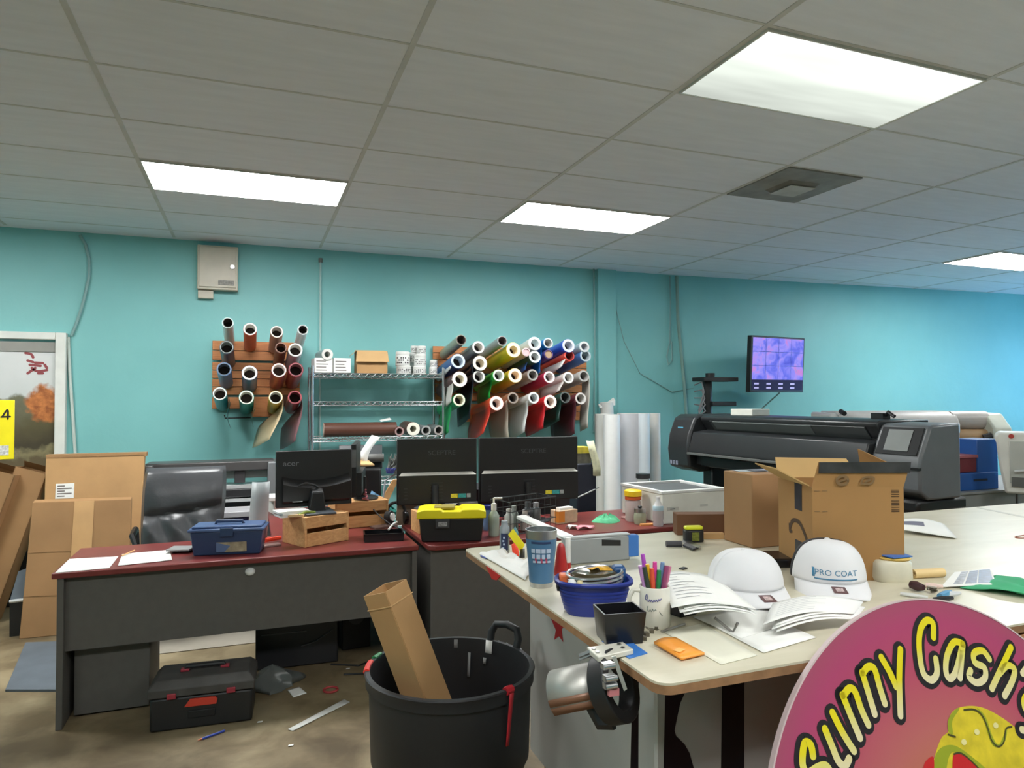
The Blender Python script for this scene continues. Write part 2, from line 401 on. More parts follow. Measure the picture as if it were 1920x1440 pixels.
tag(B().bx(a2.x, c2.x, WY-.06, WY, c2.z, a2.z).out('junction_box', BEI, bev=.005), 'small beige junction box under the electrical cabinet', 'electrical box')
# conduits and cables on the wall
a = aty(601, 490, WY-.02); PALE = M('painted_conduit', (172, 200, 196), .5)
t = thing('conduit', 'thin pale conduit running down to the wire shelf', 'conduit', (a.x, WY-.02, .2))
B().tube([(a.x, WY-.015, .3), (a.x, WY-.015, a.z)], .009).out('pipe', PALE, t)
B().cyl((a.x, WY-.015, a.z-.01), (a.x, WY-.015, a.z+.03), .018, n=12).out('end_cap', M('grey_cap', (120, 124, 120), .5), t)
GRC = M('grey_cable', (132, 168, 166), .5)
P = [aty(x, y, WY-.015) for x, y in ((150, 441), (160, 458), (167, 485), (167, 520), (158, 560), (146, 600), (134, 630))]
tag(B().tube(P, .012).out('cable', GRC), 'grey cable curving down the wall to the doorway frame', 'cable')
P = [aty(x, y, WY-.015) for x, y in ((128, 632), (131, 700), (136, 770), (141, 850), (143, 880))]
tag(B().tube(P, .012).out('cable', M('white_cable', (196, 206, 200), .5)), 'white cable running down beside the doorway frame', 'cable')
for px, lab, mt, r in ((1258, 'dark pipe running down the wall left of the grey conduit', GRC, .013), ):
    P = [V((x, wy(x)-.02, z)) for x, z in ((aty(px, 517, WY).x, CEIL), (aty(px, 600, WY).x, 2.1), (aty(px+1, 700, WY).x, 1.6))]
    P = [aty(1256, 517, WY-.02), aty(1257, 560, WY-.02), aty(1256, 640, WY-.02), aty(1250, 668, WY-.02), aty(1253, 684, WY-.02), aty(1260, 676, WY-.02), aty(1259, 640, WY-.02)]
    tag(B().tube(P, .007).out('cable', GRC), 'thin dark cable ending in a loop on the wall', 'cable')
P = [aty(x, y, WY-.04) for x, y in ((1269, 517), (1271, 600), (1277, 660), (1283, 720), (1287, 780))]
tag(B().tube(P, .018).out('conduit', M('green_grey_pipe', (128, 160, 150), .5)), 'grey green pipe running from the ceiling down behind the big printer', 'conduit')
a = aty(1113, 503, WY-.02)
tag(B().tube([(a.x, WY-.02, CEIL), (a.x+.01, WY-.02, 2.4), (a.x-.005, WY-.02, 1.2)], .01).out('cable', GRC), 'thin cable down the left edge of the pilaster', 'cable')
P = [aty(x, y, WY-.015) for x, y in ((1150, 560), (1170, 640), (1200, 700), (1260, 735), (1300, 728))]
tag(B().tube(P, .005).out('cable', GRC), 'thin slack cable drooping across the wall toward the bracket', 'cable')
# ================================================================ VINYL RACKS ON THE WALL
def board(name, label, x0, x1, parts):
    t = thing(name, label, 'rack', ((x0+x1)/2, WY-.06, parts[0][0]))
    for za, zb, xa, xb in parts:
        b = B(); n = max(1, round((zb-za)/.075)); h = (zb-za)/n
        for i in range(n): b.bx(xa, xb, WY-.05, WY-.03, za+i*h+.003, za+(i+1)*h-.003)
        b.out('slat_panel', PINER, t, bev=.003)
    for x in (x0+.1, x1-.12): B().bx(x-.03, x+.03, WY-.03, WY-.004, parts[0][0]+.02, parts[-1][1]-.02).out('batten', DARKW, t)
    return t
lx0, lx1 = aty(398, 700, WY-.05).x, aty(562, 700, WY-.05).x
z = lambda y, x=440: aty(x, y, WY-.05).z
rackL = board('roll_rack', 'reddish wooden slat board holding vinyl rolls, left of the wire shelf', lx0, lx1,
      [(z(767), z(744), lx0, aty(470, 760, WY).x), (z(741), z(679), lx0, lx1), (z(676), z(639), lx0, lx1)])
xa, xb = aty(472, 760, WY).x, aty(515, 760, WY).x
B().bx(xa, xb, WY-.05, WY-.03, z(782), z(744)).out('slat_panel', PINER, rackL)
B().tube([aty(421, 778, WY-.09), aty(422, 784, WY-.09), aty(470, 783, WY-.09)], .006).out('hook_rod', BLACK, rackL)
rx0, rx1 = aty(812, 700, WY-.05).x, aty(1100, 700, WY-.05).x
rackR = board('roll_rack', 'slatted wooden board packed with coloured vinyl rolls, right of the wire shelf', rx0, rx1, [(z(790, 950), z(756, 950), rx0+.3, rx1), (z(752, 950), z(705, 950), rx0, rx1), (z(701, 950), z(652, 950), rx0, rx1)])
TILT = .16
AX = V((0, -1, TILT)).normalized()
def vinyl(px, py, rp, ringc, body, label, group, L=.6, thick=.35, tail=None, plug=None):
    body = tuple(min(238, round(v*1.32+6)) for v in body)
    end = aty(px, py, WY-.07-L*abs(AX.y)); r = rp*dep(end)/FOC
    far = end-AX*L
    t = thing('vinyl_roll', label, 'vinyl roll', far, group)
    ri = r*(1-thick)
    B().pipe(far, end-AX*.004, r, r*.8, inner=False).out('film', M('film_%d_%d_%d' % body, body, .32, var=.05), t)
    B().pipe(far+AX*.02, end, r*.96 if thick > .2 else r*.9, ri).out('core', M('core_%d_%d_%d' % ringc, ringc, .7), t)
    B().cyl(end-AX*.12, end-AX*.13, ri*1.02).out('bore', HOLE, t)
    if plug: B().cyl(end-AX*.02, end-AX*.012, ri*1.01).out('plug', M('plug_%d_%d_%d' % plug, plug, .7), t)
    if tail:
        h, col, side, sw, l0, l1 = tail[:6]; tw = tail[6] if len(tail) > 6 else 0   # hang length, colour, side, sway, start and end along the roll
        g = []
        for i in range(9):
            v = i/8; row = []
            for j in range(7):
                w = l0+(l1-l0)*j/6
                base = end-AX*(L*w)
                x = side*r*(1.01-.1*v)+sw*v*v+.012*sin(5*v+2*w)+tw*w*min(1, 2.2*v)
                row.append(base+V((x, .01*sin(3*v), -h*v-(.03*sin(w*2.2)*v))))
            g.append(row)
        B().sheet(g).out('loose_end', M('film_%d_%d_%d' % col, col, .32, var=.05), t, solid=.0015)
    return t
GRPL, GRPR = 'vinyl rolls on the left slat board', 'vinyl rolls on the right slat board'
WR, GRY, BRN = (226, 222, 216), (150, 148, 144), (110, 92, 84)
LEFT = [
 (427, 605, 10, (96, 88, 84), (158, 178, 174), .25, None, 'thin pale grey roll sticking out above the left end of the left board'),
 (469, 617, 12, WR, (170, 62, 38), .3, None, 'bright rust red vinyl roll above the left board'),
 (519, 622, 11.5, (206, 200, 194), (140, 104, 88), .3, None, 'dull brown vinyl roll with white ring at the top of the left board'),
 (568, 618, 9.5, (110, 100, 98), (172, 178, 178), .2, None, 'thin silver grey roll at the top right of the left board'),
 (425, 651, 12.5, (150, 156, 152), (30, 40, 52), .25, None, 'black vinyl roll under the thin pale grey roll on the left board'),
 (527, 652, 10.5, (150, 112, 98), (74, 46, 38), .25, None, 'dark brown vinyl roll below the dull brown one on the left board'),
 (554, 656, 13, WR, (150, 154, 156), .3, None, 'light grey vinyl roll with white ring, right side of the left board'),
 (420, 692, 13, (112, 122, 134), (62, 86, 118), .25, None, 'slate blue vinyl roll with grey ring, left column of the left board'),
 (468, 699, 14, WR, (56, 92, 124), .35, None, 'steel blue vinyl roll with thick white ring in the middle of the left board'),
 (523, 694, 13.5, (232, 220, 214), (126, 44, 42), .3, None, 'brick red vinyl roll with white ring on the left board'),
 (555, 693, 13.5, (150, 108, 112), (112, 34, 46), .25, None, 'maroon vinyl roll with pinkish ring, right column of the left board'),
 (412, 738, 12.5, (216, 214, 210), (26, 104, 110), .28, (.19, (26, 104, 110), 1, .02, .3, .95), 'teal vinyl roll at the lower left corner of the left board'),
 (462, 745, 13.5, (214, 216, 204), (30, 112, 98), .28, (.15, (30, 112, 98), 1, .0, .3, .95), 'sea green vinyl roll second in the bottom row of the left board'),
 (517, 745, 12.5, (206, 204, 192), (204, 148, 62), .3, (.34, (196, 176, 140), 1, -.08, .02, .75, -.2), 'ochre vinyl roll with long beige loose end on the left board'),
 (553, 745, 12.5, (146, 84, 90), (132, 58, 66), .22, (.36, (126, 92, 96), 1, -.03, .02, .8, -.15), 'dusty red vinyl roll with drooping end, lower right of the left board'),
]
for px, py, rp, rc, bc, th, tl, lab in LEFT: vinyl(px, py, rp, rc, bc, lab, GRPL, thick=th*.72, tail=tl)
RIGHT = [
 (865, 637, 10, (104, 88, 84), (116, 118, 102), .2, None, None, 'olive grey vinyl roll at the top left of the right board'),
 (897, 651, 12, WR, (110, 112, 110), .3, None, None, 'grey vinyl roll with white ring, second in the top row of the right board'),
 (942, 639, 9.5, (124, 112, 110), (132, 138, 138), .2, None, None, 'thin light grey roll behind the yellow one on the right board'),
 (963, 656, 14.5, (244, 228, 188), (206, 156, 40), .45, None, None, 'yellow vinyl roll with thick cream ring on the right board'),
 (1003, 644, 13, (226, 234, 236), (210, 214, 210), .38, None, None, 'white vinyl roll with bluish white ring in the top row of the right board'),
 (1028, 643, 10, (196, 196, 196), (28, 112, 190), .28, (.26, (28, 104, 186), -1, .0, .1, .5), None, 'sky blue vinyl roll with hanging end on the right board'),
 (1066, 648, 13, (206, 210, 222), (32, 66, 158), .38, None, None, 'royal blue vinyl roll in the top row of the right board'),
 (1096, 650, 10.5, (204, 204, 204), (140, 158, 162), .35, None, None, 'small pale grey roll at the top right of the right board'),
 (859, 677, 14, (196, 208, 220), (38, 66, 118), .32, (.06, (220, 222, 222), -1, .01, .0, .9), None, 'navy vinyl roll with pale blue ring, left end of the second row, right board'),
 (900, 681, 14.5, (232, 222, 204), (26, 28, 34), .42, (.5, (26, 28, 36), -1, -.02, .0, .75), None, 'black vinyl roll with cream ring and long black hanging end'),
 (1003, 669, 12, (214, 218, 218), (30, 62, 60), .35, (.1, (34, 74, 140), -1, .0, .1, .9), None, 'dark green vinyl roll under the white one on the right board'),
 (1029, 664, 9, (96, 70, 84), (60, 52, 110), .2, None, (170, 140, 110), 'small purple roll with tan plug on the right board'),
 (1068, 667, 10, (170, 66, 62), (204, 58, 46), .2, (.1, (222, 220, 214), -1, -.02, .0, .9), None, 'tomato red vinyl roll pointing out of the upper right rows'),
 (1098, 667, 11.5, (170, 182, 188), (52, 88, 138), .3, None, None, 'steel blue vinyl roll at the right end of the second row, right board'),
 (987, 660, 8, (206, 176, 178), (190, 160, 164), .2, None, (208, 178, 182), 'small roll with pinkish plugged end on the right board'),
 (862, 711, 15, (240, 234, 218), (70, 50, 50), .42, (.2, (226, 224, 216), -1, -.0, .0, .35), None, 'dark brown roll with thick white ring at the left of the third row'),
 (898, 706, 12, (206, 204, 200), (34, 34, 38), .3, None, None, 'black vinyl roll with thin grey ring in the third row of the right board'),
 (935, 704, 11.5, (224, 228, 220), (44, 160, 64), .3, (.19, (44, 160, 64), -1, .0, .1, .75), None, 'bright green vinyl roll with hanging end, third row of the right board'),
 (966, 704, 14, (250, 226, 196), (226, 142, 44), .42, None, None, 'orange vinyl roll with cream ring in the third row of the right board'),
 (999, 703, 11, (156, 152, 148), (120, 108, 104), .3, None, None, 'taupe vinyl roll with grey ring in the third row of the right board'),
 (1030, 707, 11.5, (232, 222, 220), (150, 36, 62), .3, None, None, 'crimson vinyl roll with white ring in the third row of the right board'),
 (1066, 708, 11, (226, 224, 220), (176, 174, 168), .3, (.12, (206, 204, 198), -1, -.03, .0, .95), None, 'pale grey vinyl roll second from the right in the third row'),
 (1095, 705, 11, (170, 168, 164), (146, 144, 140), .28, (.5, (186, 182, 172), 1, .0, .0, .3), None, 'grey vinyl roll with pale hanging end at the right of the third row'),
 (861, 750, 12, (224, 220, 196), (38, 134, 84), .3, (.27, (38, 150, 84), -1, -.01, .15, .8), None, 'emerald vinyl roll with hanging end beside the wire shelf'),
 (931, 756, 14, (246, 224, 212), (206, 68, 38), .42, (.27, (202, 62, 46), -1, -.05, .0, .95), None, 'orange red vinyl roll with wide red hanging end, bottom row'),
 (962, 746, 11, (150, 136, 126), (126, 92, 70), .28, (.38, (182, 176, 160), -1, .04, .05, .9), None, 'brown vinyl roll with beige hanging end, bottom row of the right board'),
 (1001, 746, 11, (220, 222, 222), (206, 210, 206), .3, (.31, (198, 202, 200), -1, -.02, .05, .9), None, 'white vinyl roll with white hanging end, bottom row of the right board'),
 (1032, 753, 13, (240, 224, 214), (178, 36, 40), .38, (.25, (186, 34, 40), -1, -.0, .0, .8), None, 'deep red vinyl roll with hanging end, bottom row of the right board'),
 (1060, 745, 11, (92, 96, 94), (28, 60, 52), .25, (.22, (26, 58, 50), -1, -.0, .0, .95), None, 'bottle green vinyl roll with hanging end, bottom row of the right board'),
 (1089, 747, 11.5, (204, 200, 196), (86, 38, 44), .3, (.34, (74, 34, 40), -1, -.0, .0, .95), None, 'maroon vinyl roll with dark hanging end at the bottom right of the right board'),
]
for px, py, rp, rc, bc, th, tl, pl, lab in RIGHT: vinyl(px, py, rp, rc, bc, lab, GRPR, thick=th, tail=tl, plug=pl)
# ================================================================ WIRE SHELF
SX0, SX1, SY0, SY1 = .50, 1.665, 6.2, 6.56
ZS = [.42, .83, 1.22, 1.535, 1.785]
t = thing('wire_shelf', 'chrome wire shelving unit with five shelves between the two roll boards', 'shelf', ((SX0+SX1)/2, (SY0+SY1)/2, 0))
for x in (SX0, SX1):
    for y in (SY0, SY1): B().cyl((x, y, 0), (x, y, 1.85), .0127, n=14).out('post', CHROME, t)
for zz in ZS:
    b = B()
    for y in (SY0, SY1):
        for dz in (0, -.032): b.tube([(SX0, y, zz+dz), (SX1, y, zz+dz)], .0042, 6)
        n = 34; P = [(SX0+(SX1-SX0)*i/n, y, zz-(.032 if i % 2 else 0)) for i in range(n+1)]; b.tube(P, .0046, 5)
    for x in (SX0, SX1):
        for dz in (0, -.032): b.tube([(x, SY0, zz+dz), (x, SY1, zz+dz)], .0042, 6)
    for i in range(1, 40):
        x = SX0+(SX1-SX0)*i/40; b.tube([(x, SY0, zz-.001), (x, SY1, zz-.001)], .0022, 5)
    b.out('wire_deck', CHROME, t)
# things on the shelf
def simple_roll(p_end, axis, L, ro, ri, body, ring, label, group, name='vinyl_roll', cat='vinyl roll'):
    e = V(p_end); a = V(axis).normalized(); f = e-a*L
    t = thing(name, label, cat, (f.x, f.y, f.z-ro), group)
    B().pipe(f, e-a*.003, ro, ro*.8, inner=False).out('film', body, t)
    B().pipe(f+a*.004, e, ro*.97, ri).out('core', ring, t)
    return t
top = ZS[4]+.006; GS = 'rolls lying on the wire shelf'
p = aty(614, 663, 6.22); RW = M('core_white', (224, 222, 216), .7); GL = M('clear_film', (170, 188, 188), .3)
simple_roll((p.x, 6.22, 2.0-.05), (0.1, -1, 0), .3, .05, .026, GL, RW, 'clear film roll lying on the small white boxes on the shelf', GS)
for px, w, h, dy, lab in ((605, .155, .098, 0, 'left one of two small white printed cartons on the shelf'), (640, .15, .1, .0, 'right one of two small white printed cartons on the shelf')):
    p = aty(px, 690, 6.26)
    t = thing('carton', lab, 'box', (p.x, 6.34, top), 'small white cartons on the top shelf')
    B(T((p.x, 6.34, top), .05)).bx(-w/2, w/2, -.11, .11, 0, h+.03).out('box_body', PAPER, t, bev=.003)
    b = B(T((p.x, 6.34, top), .05))
    for i in range(4): b.bx(-w*.4, w*(.1+.25*random.random()), -.1112, -.109, .018+i*.026, .026+i*.026)
    b.out('print', M('grey_ink', (120, 112, 108), .7), t)
p = aty(697, 690, 6.3); w, d, h = .27, .26, .2
t = thing('cardboard_box', 'small brown carton with front flap folded down on the top shelf', 'box', (p.x, 6.36, top))
b = B(T((p.x, 6.36, top), -.05)); b.bx(-w/2, w/2, -d/2+.004, -d/2+.008, 0, h).bx(-w/2, w/2, d/2-.004, d/2, 0, h).bx(-w/2, -w/2+.004, -d/2, d/2, 0, h).bx(w/2-.004, w/2, -d/2, d/2, 0, h).bx(-w/2, w/2, -d/2, d/2, 0, .004)
b.out('box_body', CARD, t)
B(T((p.x, 6.36, top), -.05)).hexa([(-w/2, -d/2+.004, h), (w/2, -d/2+.004, h), (w/2+.01, -d/2-.03, h-.1), (-w/2-.01, -d/2-.03, h-.1)], (0, .004, 0)).out('front_flap', CARDL, t)
B(T((p.x, 6.36, top), -.05)).hexa([(-w/2, -d/2, h), (-w/2, d/2, h), (-w/2-.045, d/2, h-.04), (-w/2-.045, -d/2, h-.04)], (0, 0, .004)).out('side_flap', CARDL, t)
B(T((p.x, 6.36, top), -.05)).hexa([(-w/2, d/2, h), (w/2, d/2, h), (w/2, d/2-.1, h+.01), (-w/2, d/2-.1, h+.01)], (0, 0, .004)).out('back_flap', CARDL, t)
INK = M('dark_label_ink', (56, 54, 58), .6)
def jar(px, z, r, h, Y, label, g='white jars stacked on the top shelf'):
    p = aty(px, 690, Y)
    t = thing('plastic_jar', label, 'jar', (p.x, Y, z), g)
    B().lathe([(.0001, 0), (r*.97, 0), (r, .004), (r, h*.72), (r*.9, h*.78), (r*.9, h*.8)], (p.x, Y, z), 24).out('body', WHITE, t)
    B().lathe([(r*.96, h*.78), (r*.98, h*.8), (r*.98, h-.004), (r*.9, h), (.0001, h)], (p.x, Y, z), 24).out('lid', PAPER, t)
    b = B()
    for i in range(3):
        for k in range(7):
            if (k*3+i+px) % 4 == 0: continue
            a0 = -pi/2-1.1+k*.3; zz = z+h*(.15+.17*i)
            b.add([(p.x+(r+.0006)*cos(a0), Y+(r+.0006)*sin(a0), zz), (p.x+(r+.0006)*cos(a0+.17), Y+(r+.0006)*sin(a0+.17), zz), (p.x+(r+.0006)*cos(a0+.17), Y+(r+.0006)*sin(a0+.17), zz+h*.1), (p.x+(r+.0006)*cos(a0), Y+(r+.0006)*sin(a0), zz+h*.1)], [(0, 1, 2, 3)])
    b.out('label_print', INK, t)
    return t
jar(757, top, .068, .075, 6.33, 'lowest white jar of the left stack on the shelf'); jar(755, top+.075, .066, .13, 6.33, 'white jar with large lid topping the left stack on the shelf')
jar(787, top, .06, .07, 6.3, 'lowest white jar of the middle stack on the shelf'); jar(788, top+.07, .055, .11, 6.3, 'second white jar of the tall middle stack on the shelf'); jar(790, top+.18, .043, .08, 6.3, 'small white jar on the tall middle stack, right of its twin'); jar(777, top+.205, .036, .06, 6.37, 'small white jar topping the back stack on the shelf')
jar(778, top, .055, .11, 6.42, 'white jar at the bottom of the back stack on the shelf'); jar(777, top+.11, .05, .095, 6.4, 'middle white jar of the back stack on the shelf')
jar(812, top, .038, .065, 6.3, 'small white jar at the bottom of the right stack on the shelf'); jar(813, top+.065, .036, .065, 6.3, 'small white jar at the top of the right stack on the shelf')
zl = ZS[2]+.006
BRW = M('brown_film', (96, 62, 50), .35); BRD = M('dark_brown_film', (62, 40, 36), .35)
pa, pb = aty(606, 800, 6.3), aty(742, 800, 6.3)
simple_roll((pa.x, 6.3, zl+.062), (-1, 0, 0), pb.x-pa.x, .062, .03, BRW, M('tan_core', (206, 190, 176), .7), 'long brown vinyl roll lying along the lower wire shelf', GS)
simple_roll((pa.x+.06, 6.46, zl+.05), (-1, .05, 0), pb.x-pa.x-.1, .05, .026, BRD, RW, 'long dark roll lying behind the brown one on the wire shelf', GS)
B_ = B().hexa([(pa.x+.5, 6.25, zl+.128), (pb.x-.05, 6.25, zl+.145), (pb.x-.05, 6.33, zl+.16), (pa.x+.5, 6.33, zl+.14)], (0, 0, .003))
tag(B_.out('paper_sheet', PAPER), 'strip of white paper lying on the long brown roll', 'paper')
for px, r, ri, body, ring, lab in ((749, .042, .028, BRW, (172, 140, 138), 'brown roll end next to the long brown roll on the shelf'), (775, .062, .03, BRW, (240, 236, 222), 'roll with thick white ring on the lower wire shelf'), (799, .045, .03, M('grey_film', (126, 128, 128), .4), (170, 170, 168), 'grey roll right of the white ringed roll on the shelf'), (823, .046, .031, M('grey_film', (126, 128, 128), .4), (176, 170, 166), 'grey roll at the right end of the lower wire shelf')):
    p = aty(px, 803, 6.19)
    simple_roll((p.x, 6.19, zl+r), (0, -1, 0), .34, r, ri, body, M('core_%d_%d_%d' % ring, ring, .7), lab, GS)
# ================================================================ ROLLS STANDING BY THE PILASTER
GW = 'white vinyl rolls standing on the floor'
for px, py, r, dy, col, lab in ((1129, 776, .075, 6.2, (206, 206, 200), 'leftmost of the white vinyl rolls standing by the pilaster'), (1147, 777, .082, 6.0, (234, 234, 232), 'brightest white vinyl roll standing in front of the grey one'),
        (1180, 775, .125, 6.2, (200, 200, 204), 'thick pale grey roll in the middle of the standing rolls'), (1207, 775, .06, 6.08, (214, 222, 226), 'slim bluish white vinyl roll standing fourth from the left'), (1227, 775, .062, 6.28, (212, 208, 200), 'rightmost of the white vinyl rolls standing by the pilaster')):
    p = aty(px, py, dy)
    t = thing('vinyl_roll', lab, 'vinyl roll', (p.x, dy, 0), GW)
    B().pipe((p.x, dy, .002), (p.x, dy, p.z-.003), r, r*.9, inner=False, n=36).out('film', M('film_%d_%d_%d' % col, col, .3, var=.03), t)
    B().pipe((p.x, dy, 0), (p.x, dy, p.z), r*.99, r*.5).out('core', RW, t)
    B().cyl((p.x, dy, p.z-.1), (p.x, dy, p.z-.09), r*.51).out('bore', HOLE, t)
p = aty(1137, 775, 6.5)
simple_roll((p.x, 6.5, 1.52), (-.1, -.05, 1), 1.5, .07, .03, M('film_220_220_216', (220, 220, 216), .4), RW, 'white roll with crumpled top standing behind the others', GW)
b = B(); c = V((p.x, 6.5, 1.52))
for i in range(5):
    a = i*1.25; b.hexa([c+V((-.09+.02*i, -.02, -.06+.012*i)), c+V((.09, -.03, -.03+.01*i)), c+V((.1, .03, .01*i)), c+V((-.08+.02*i, .03, -.03))], (0, 0, .012))
tag(b.out('crumpled_film', PAPER), 'folded white film lying on top of the standing rolls', 'film')
# ================================================================ DESKS
DZ = .74
t = thing('office_desk', 'long dark grey office desk with mahogany red top, in front of the leather chair', 'desk', (.02, 4.1, 0))
b = B(); b.prism([(-.87, 3.82), (.885, 3.82), (.885, 5.5), (.12, 5.5), (.12, 4.42), (-.87, 4.42)], DZ-.028, DZ)
b.out('desktop', MAHO, t, bev=.005)
for x0, x1, y0, y1 in ((-.85, -.822, 3.835, 4.4), (.85, .878, 3.835, 5.48), (.13, .155, 4.46, 5.48)): B().bx(x0, x1, y0, y1, 0, DZ-.028).out('side_panel', CHAR, t, bev=.002)
B().bx(-.822, .28, 3.87, 3.888, .355, DZ-.028).out('modesty_panel', CHAR, t)
B().bx(.2802, .85, 3.87, 3.888, .355, DZ-.028).out('modesty_panel', CHAR, t)
pd = B().bx(-.80, -.47, 3.955, 4.38, .012, .40).out('pedestal', CHAR, t, bev=.003)
B().bx(-.79, -.48, 4.38, 4.4, .03, .36).out('drawer', CHAR, pd)
p = aty(469, 1072, 3.868)
B().sph((p.x, 3.87, p.z), .026, 16, .8).out('sticker', WHITE, t, label='small white knob on the front panel')
t = thing('office_desk', 'second grey desk with mahogany top, right of the gap, holding the twin monitors', 'desk', (1.9, 4.15, 0))
b = B(); b.prism([(.97, 3.77), (3.1, 3.79), (3.1, 4.52), (.93, 4.52), (.93, 3.8)], DZ-.028, DZ); b.out('desktop', MAHO, t, bev=.005)
B().bx(.95, 1.64, 3.81, 3.83, 0.01, DZ-.028).out('front_panel', CHAR, t)
for x in (.95, 1.62, 3.04): B().bx(x, x+.026, 3.83, 4.5, 0, DZ-.028).out('side_panel', CHAR, t)
B().bx(1.646, 3.04, 4.1, 4.118, .3, DZ-.028).out('modesty_panel', CHAR, t)
# ---- things on desk 1
def sheet_paper(name, label, pts, z, mat=PAPER, lift=None, cat='paper', th=.0012, group=None, ink=0, frame=None):
    # four corner points (pixels or xy), subdivided so it can curl
    q = [V((p.x, p.y, z)) for p in pts]; g = []
    for i in range(7):
        row = []
        for j in range(7):
            a, c = i/6, j/6
            p = (q[0]*(1-a)+q[3]*a)*(1-c)+(q[1]*(1-a)+q[2]*a)*c
            if lift: p.z += lift(c, a)
            row.append(p)
        g.append(row)
    if not ink:
        return tag(B().sheet(g).out(name, mat, solid=th), label, cat, group)
    t = thing(name, label, cat, ((q[0]+q[2])/2), group)
    B().sheet(g).out('sheet', mat, t, solid=th)
    b = B()
    def S(c, a):
        p = (q[0]*(1-a)+q[3]*a)*(1-c)+(q[1]*(1-a)+q[2]*a)*c
        if lift: p.z += lift(c, a)
        p.z += th/2+.0006; return p
    for k in range(ink):
        a = .12+.76*k/max(1, ink-1); c0 = .1; c1 = .3+.55*random.random()
        n = 6
        for i in range(n):
            ca, cb = c0+(c1-c0)*i/n, c0+(c1-c0)*(i+1)/n
            b.add([S(ca, a), S(cb, a), S(cb, a+.022), S(ca, a+.022)], [(0, 1, 2, 3)])
    b.out('print', M('pale_ink', (170, 172, 176), .7), t)
    return t
Zt = lambda pts, z: [atz(x, y, z) for x, y in pts]
sheet_paper('paper_sheet', 'white printed sheet at the left corner of the long desk', Zt([(103, 1075), (205, 1066), (222, 1044), (130, 1049)], DZ), DZ+.002, ink=5)
sheet_paper('paper_sheet', 'white sheet lying left of the blue toolbox on the long desk', Zt([(221, 1062), (323, 1051), (318, 1032), (229, 1040)], DZ), DZ+.003, ink=5)
tag(B().tube([atz(228, 1042, DZ+.01), atz(252, 1032, DZ+.012)], .004).out('pencil', PINE), 'pencil lying behind the two white sheets', 'pencil')
# small clutter of cards left of the blue toolbox
c = atz(345, 1032, DZ)
for i, (dx, dy, a, col, lab) in enumerate(((0, 0, .2, (44, 44, 48), 'black folder sticking out beside the blue toolbox'), (-.01, -.04, -.3, (150, 150, 150), 'small grey plastic card beside the blue toolbox'))):
    tag(B(T((c.x+dx, c.y+dy, DZ+.002+.012*i), a)).bx(-.06, .06, -.05, .05, 0, .01).out('folder' if i == 0 else 'plastic_card', M('clutter_%d' % i, col, .4), bev=.002), lab, 'folder' if i == 0 else 'card')
# blue toolbox
BLU = M('navy_plastic', (44, 64, 100), .4); BLUL = M('navy_lid', (72, 94, 136), .35)
o = V((-.10, 4.02, DZ)); mt = T(o, -.17)
t = thing('toolbox', 'navy blue plastic toolbox with picture label on the long desk', 'toolbox', o)
b = B(mt); b.add([(-.165, -.07, 0), (.165, -.07, 0), (.165, .07, 0), (-.165, .07, 0), (-.18, -.085, .125), (.18, -.085, .125), (.18, .085, .125), (-.18, .085, .125)], [(3, 2, 1, 0), (0, 1, 5, 4), (1, 2, 6, 5), (2, 3, 7, 6), (3, 0, 4, 7), (4, 5, 6, 7)])
b.out('body', BLU, t, bev=.006)
b = B(mt); b.bx(-.19, .19, -.095, .095, .125, .14).bx(-.175, .175, -.075, .08, .14, .152); b.out('lid', BLUL, t, bev=.005)
B(mt).tube([(-.07, 0, .15), (-.065, 0, .166), (.065, 0, .166), (.07, 0, .15)], .009).out('handle', BLU, t)
B(mt).bx(-.03, .035, -.1, -.085, .1, .145).out('latch', BLU, t, bev=.003)
lb = B(mt).bx(-.05, .1, -.0835, -.077, .018, .068).out('picture_label', M('label_beige', (160, 146, 120), .5, var=.35, scale=30), t)
b = B(mt); b.add([(-.05, -.0842, .018), (-.01, -.0842, .018), (.02, -.0842, .05), (-.05, -.0842, .068)], [(0, 1, 2, 3)]); b.out('label_triangle', M('label_blue', (92, 112, 150), .5), lb)
# red pen, grey sleeve
tag(B().tube([atz(497, 1013, DZ+.02), atz(526, 1008, DZ+.02)], .012).out('marker_pen', M('signal_orange', (240, 72, 44), .4)), 'orange red marker between the blue toolbox and the wooden crate', 'pen')
tag(B(T(atz(508, 1024, DZ), .3)).bx(-.05, .05, -.03, .03, 0, .012).out('metal_part', M('dull_metal', (150, 120, 116), .4, .3), bev=.003), 'small dull metal part below the orange red marker', 'part')
p = atz(484, 1008, DZ)
g = [[V((p.x-.005+.055*cos(a)*(1-.12*v)+.02*v, p.y+.055*sin(a), DZ+.001+.33*v)) for a in [pi*1.02+i*pi*.98/12 for i in range(13)]] for v in [0, .25, .5, .75, 1]]
tag(B().sheet(g).out('rolled_sheet', M('silver_sheet', (186, 190, 192), .4), solid=.002), 'curled silver grey sheet standing behind the blue toolbox', 'sheet')
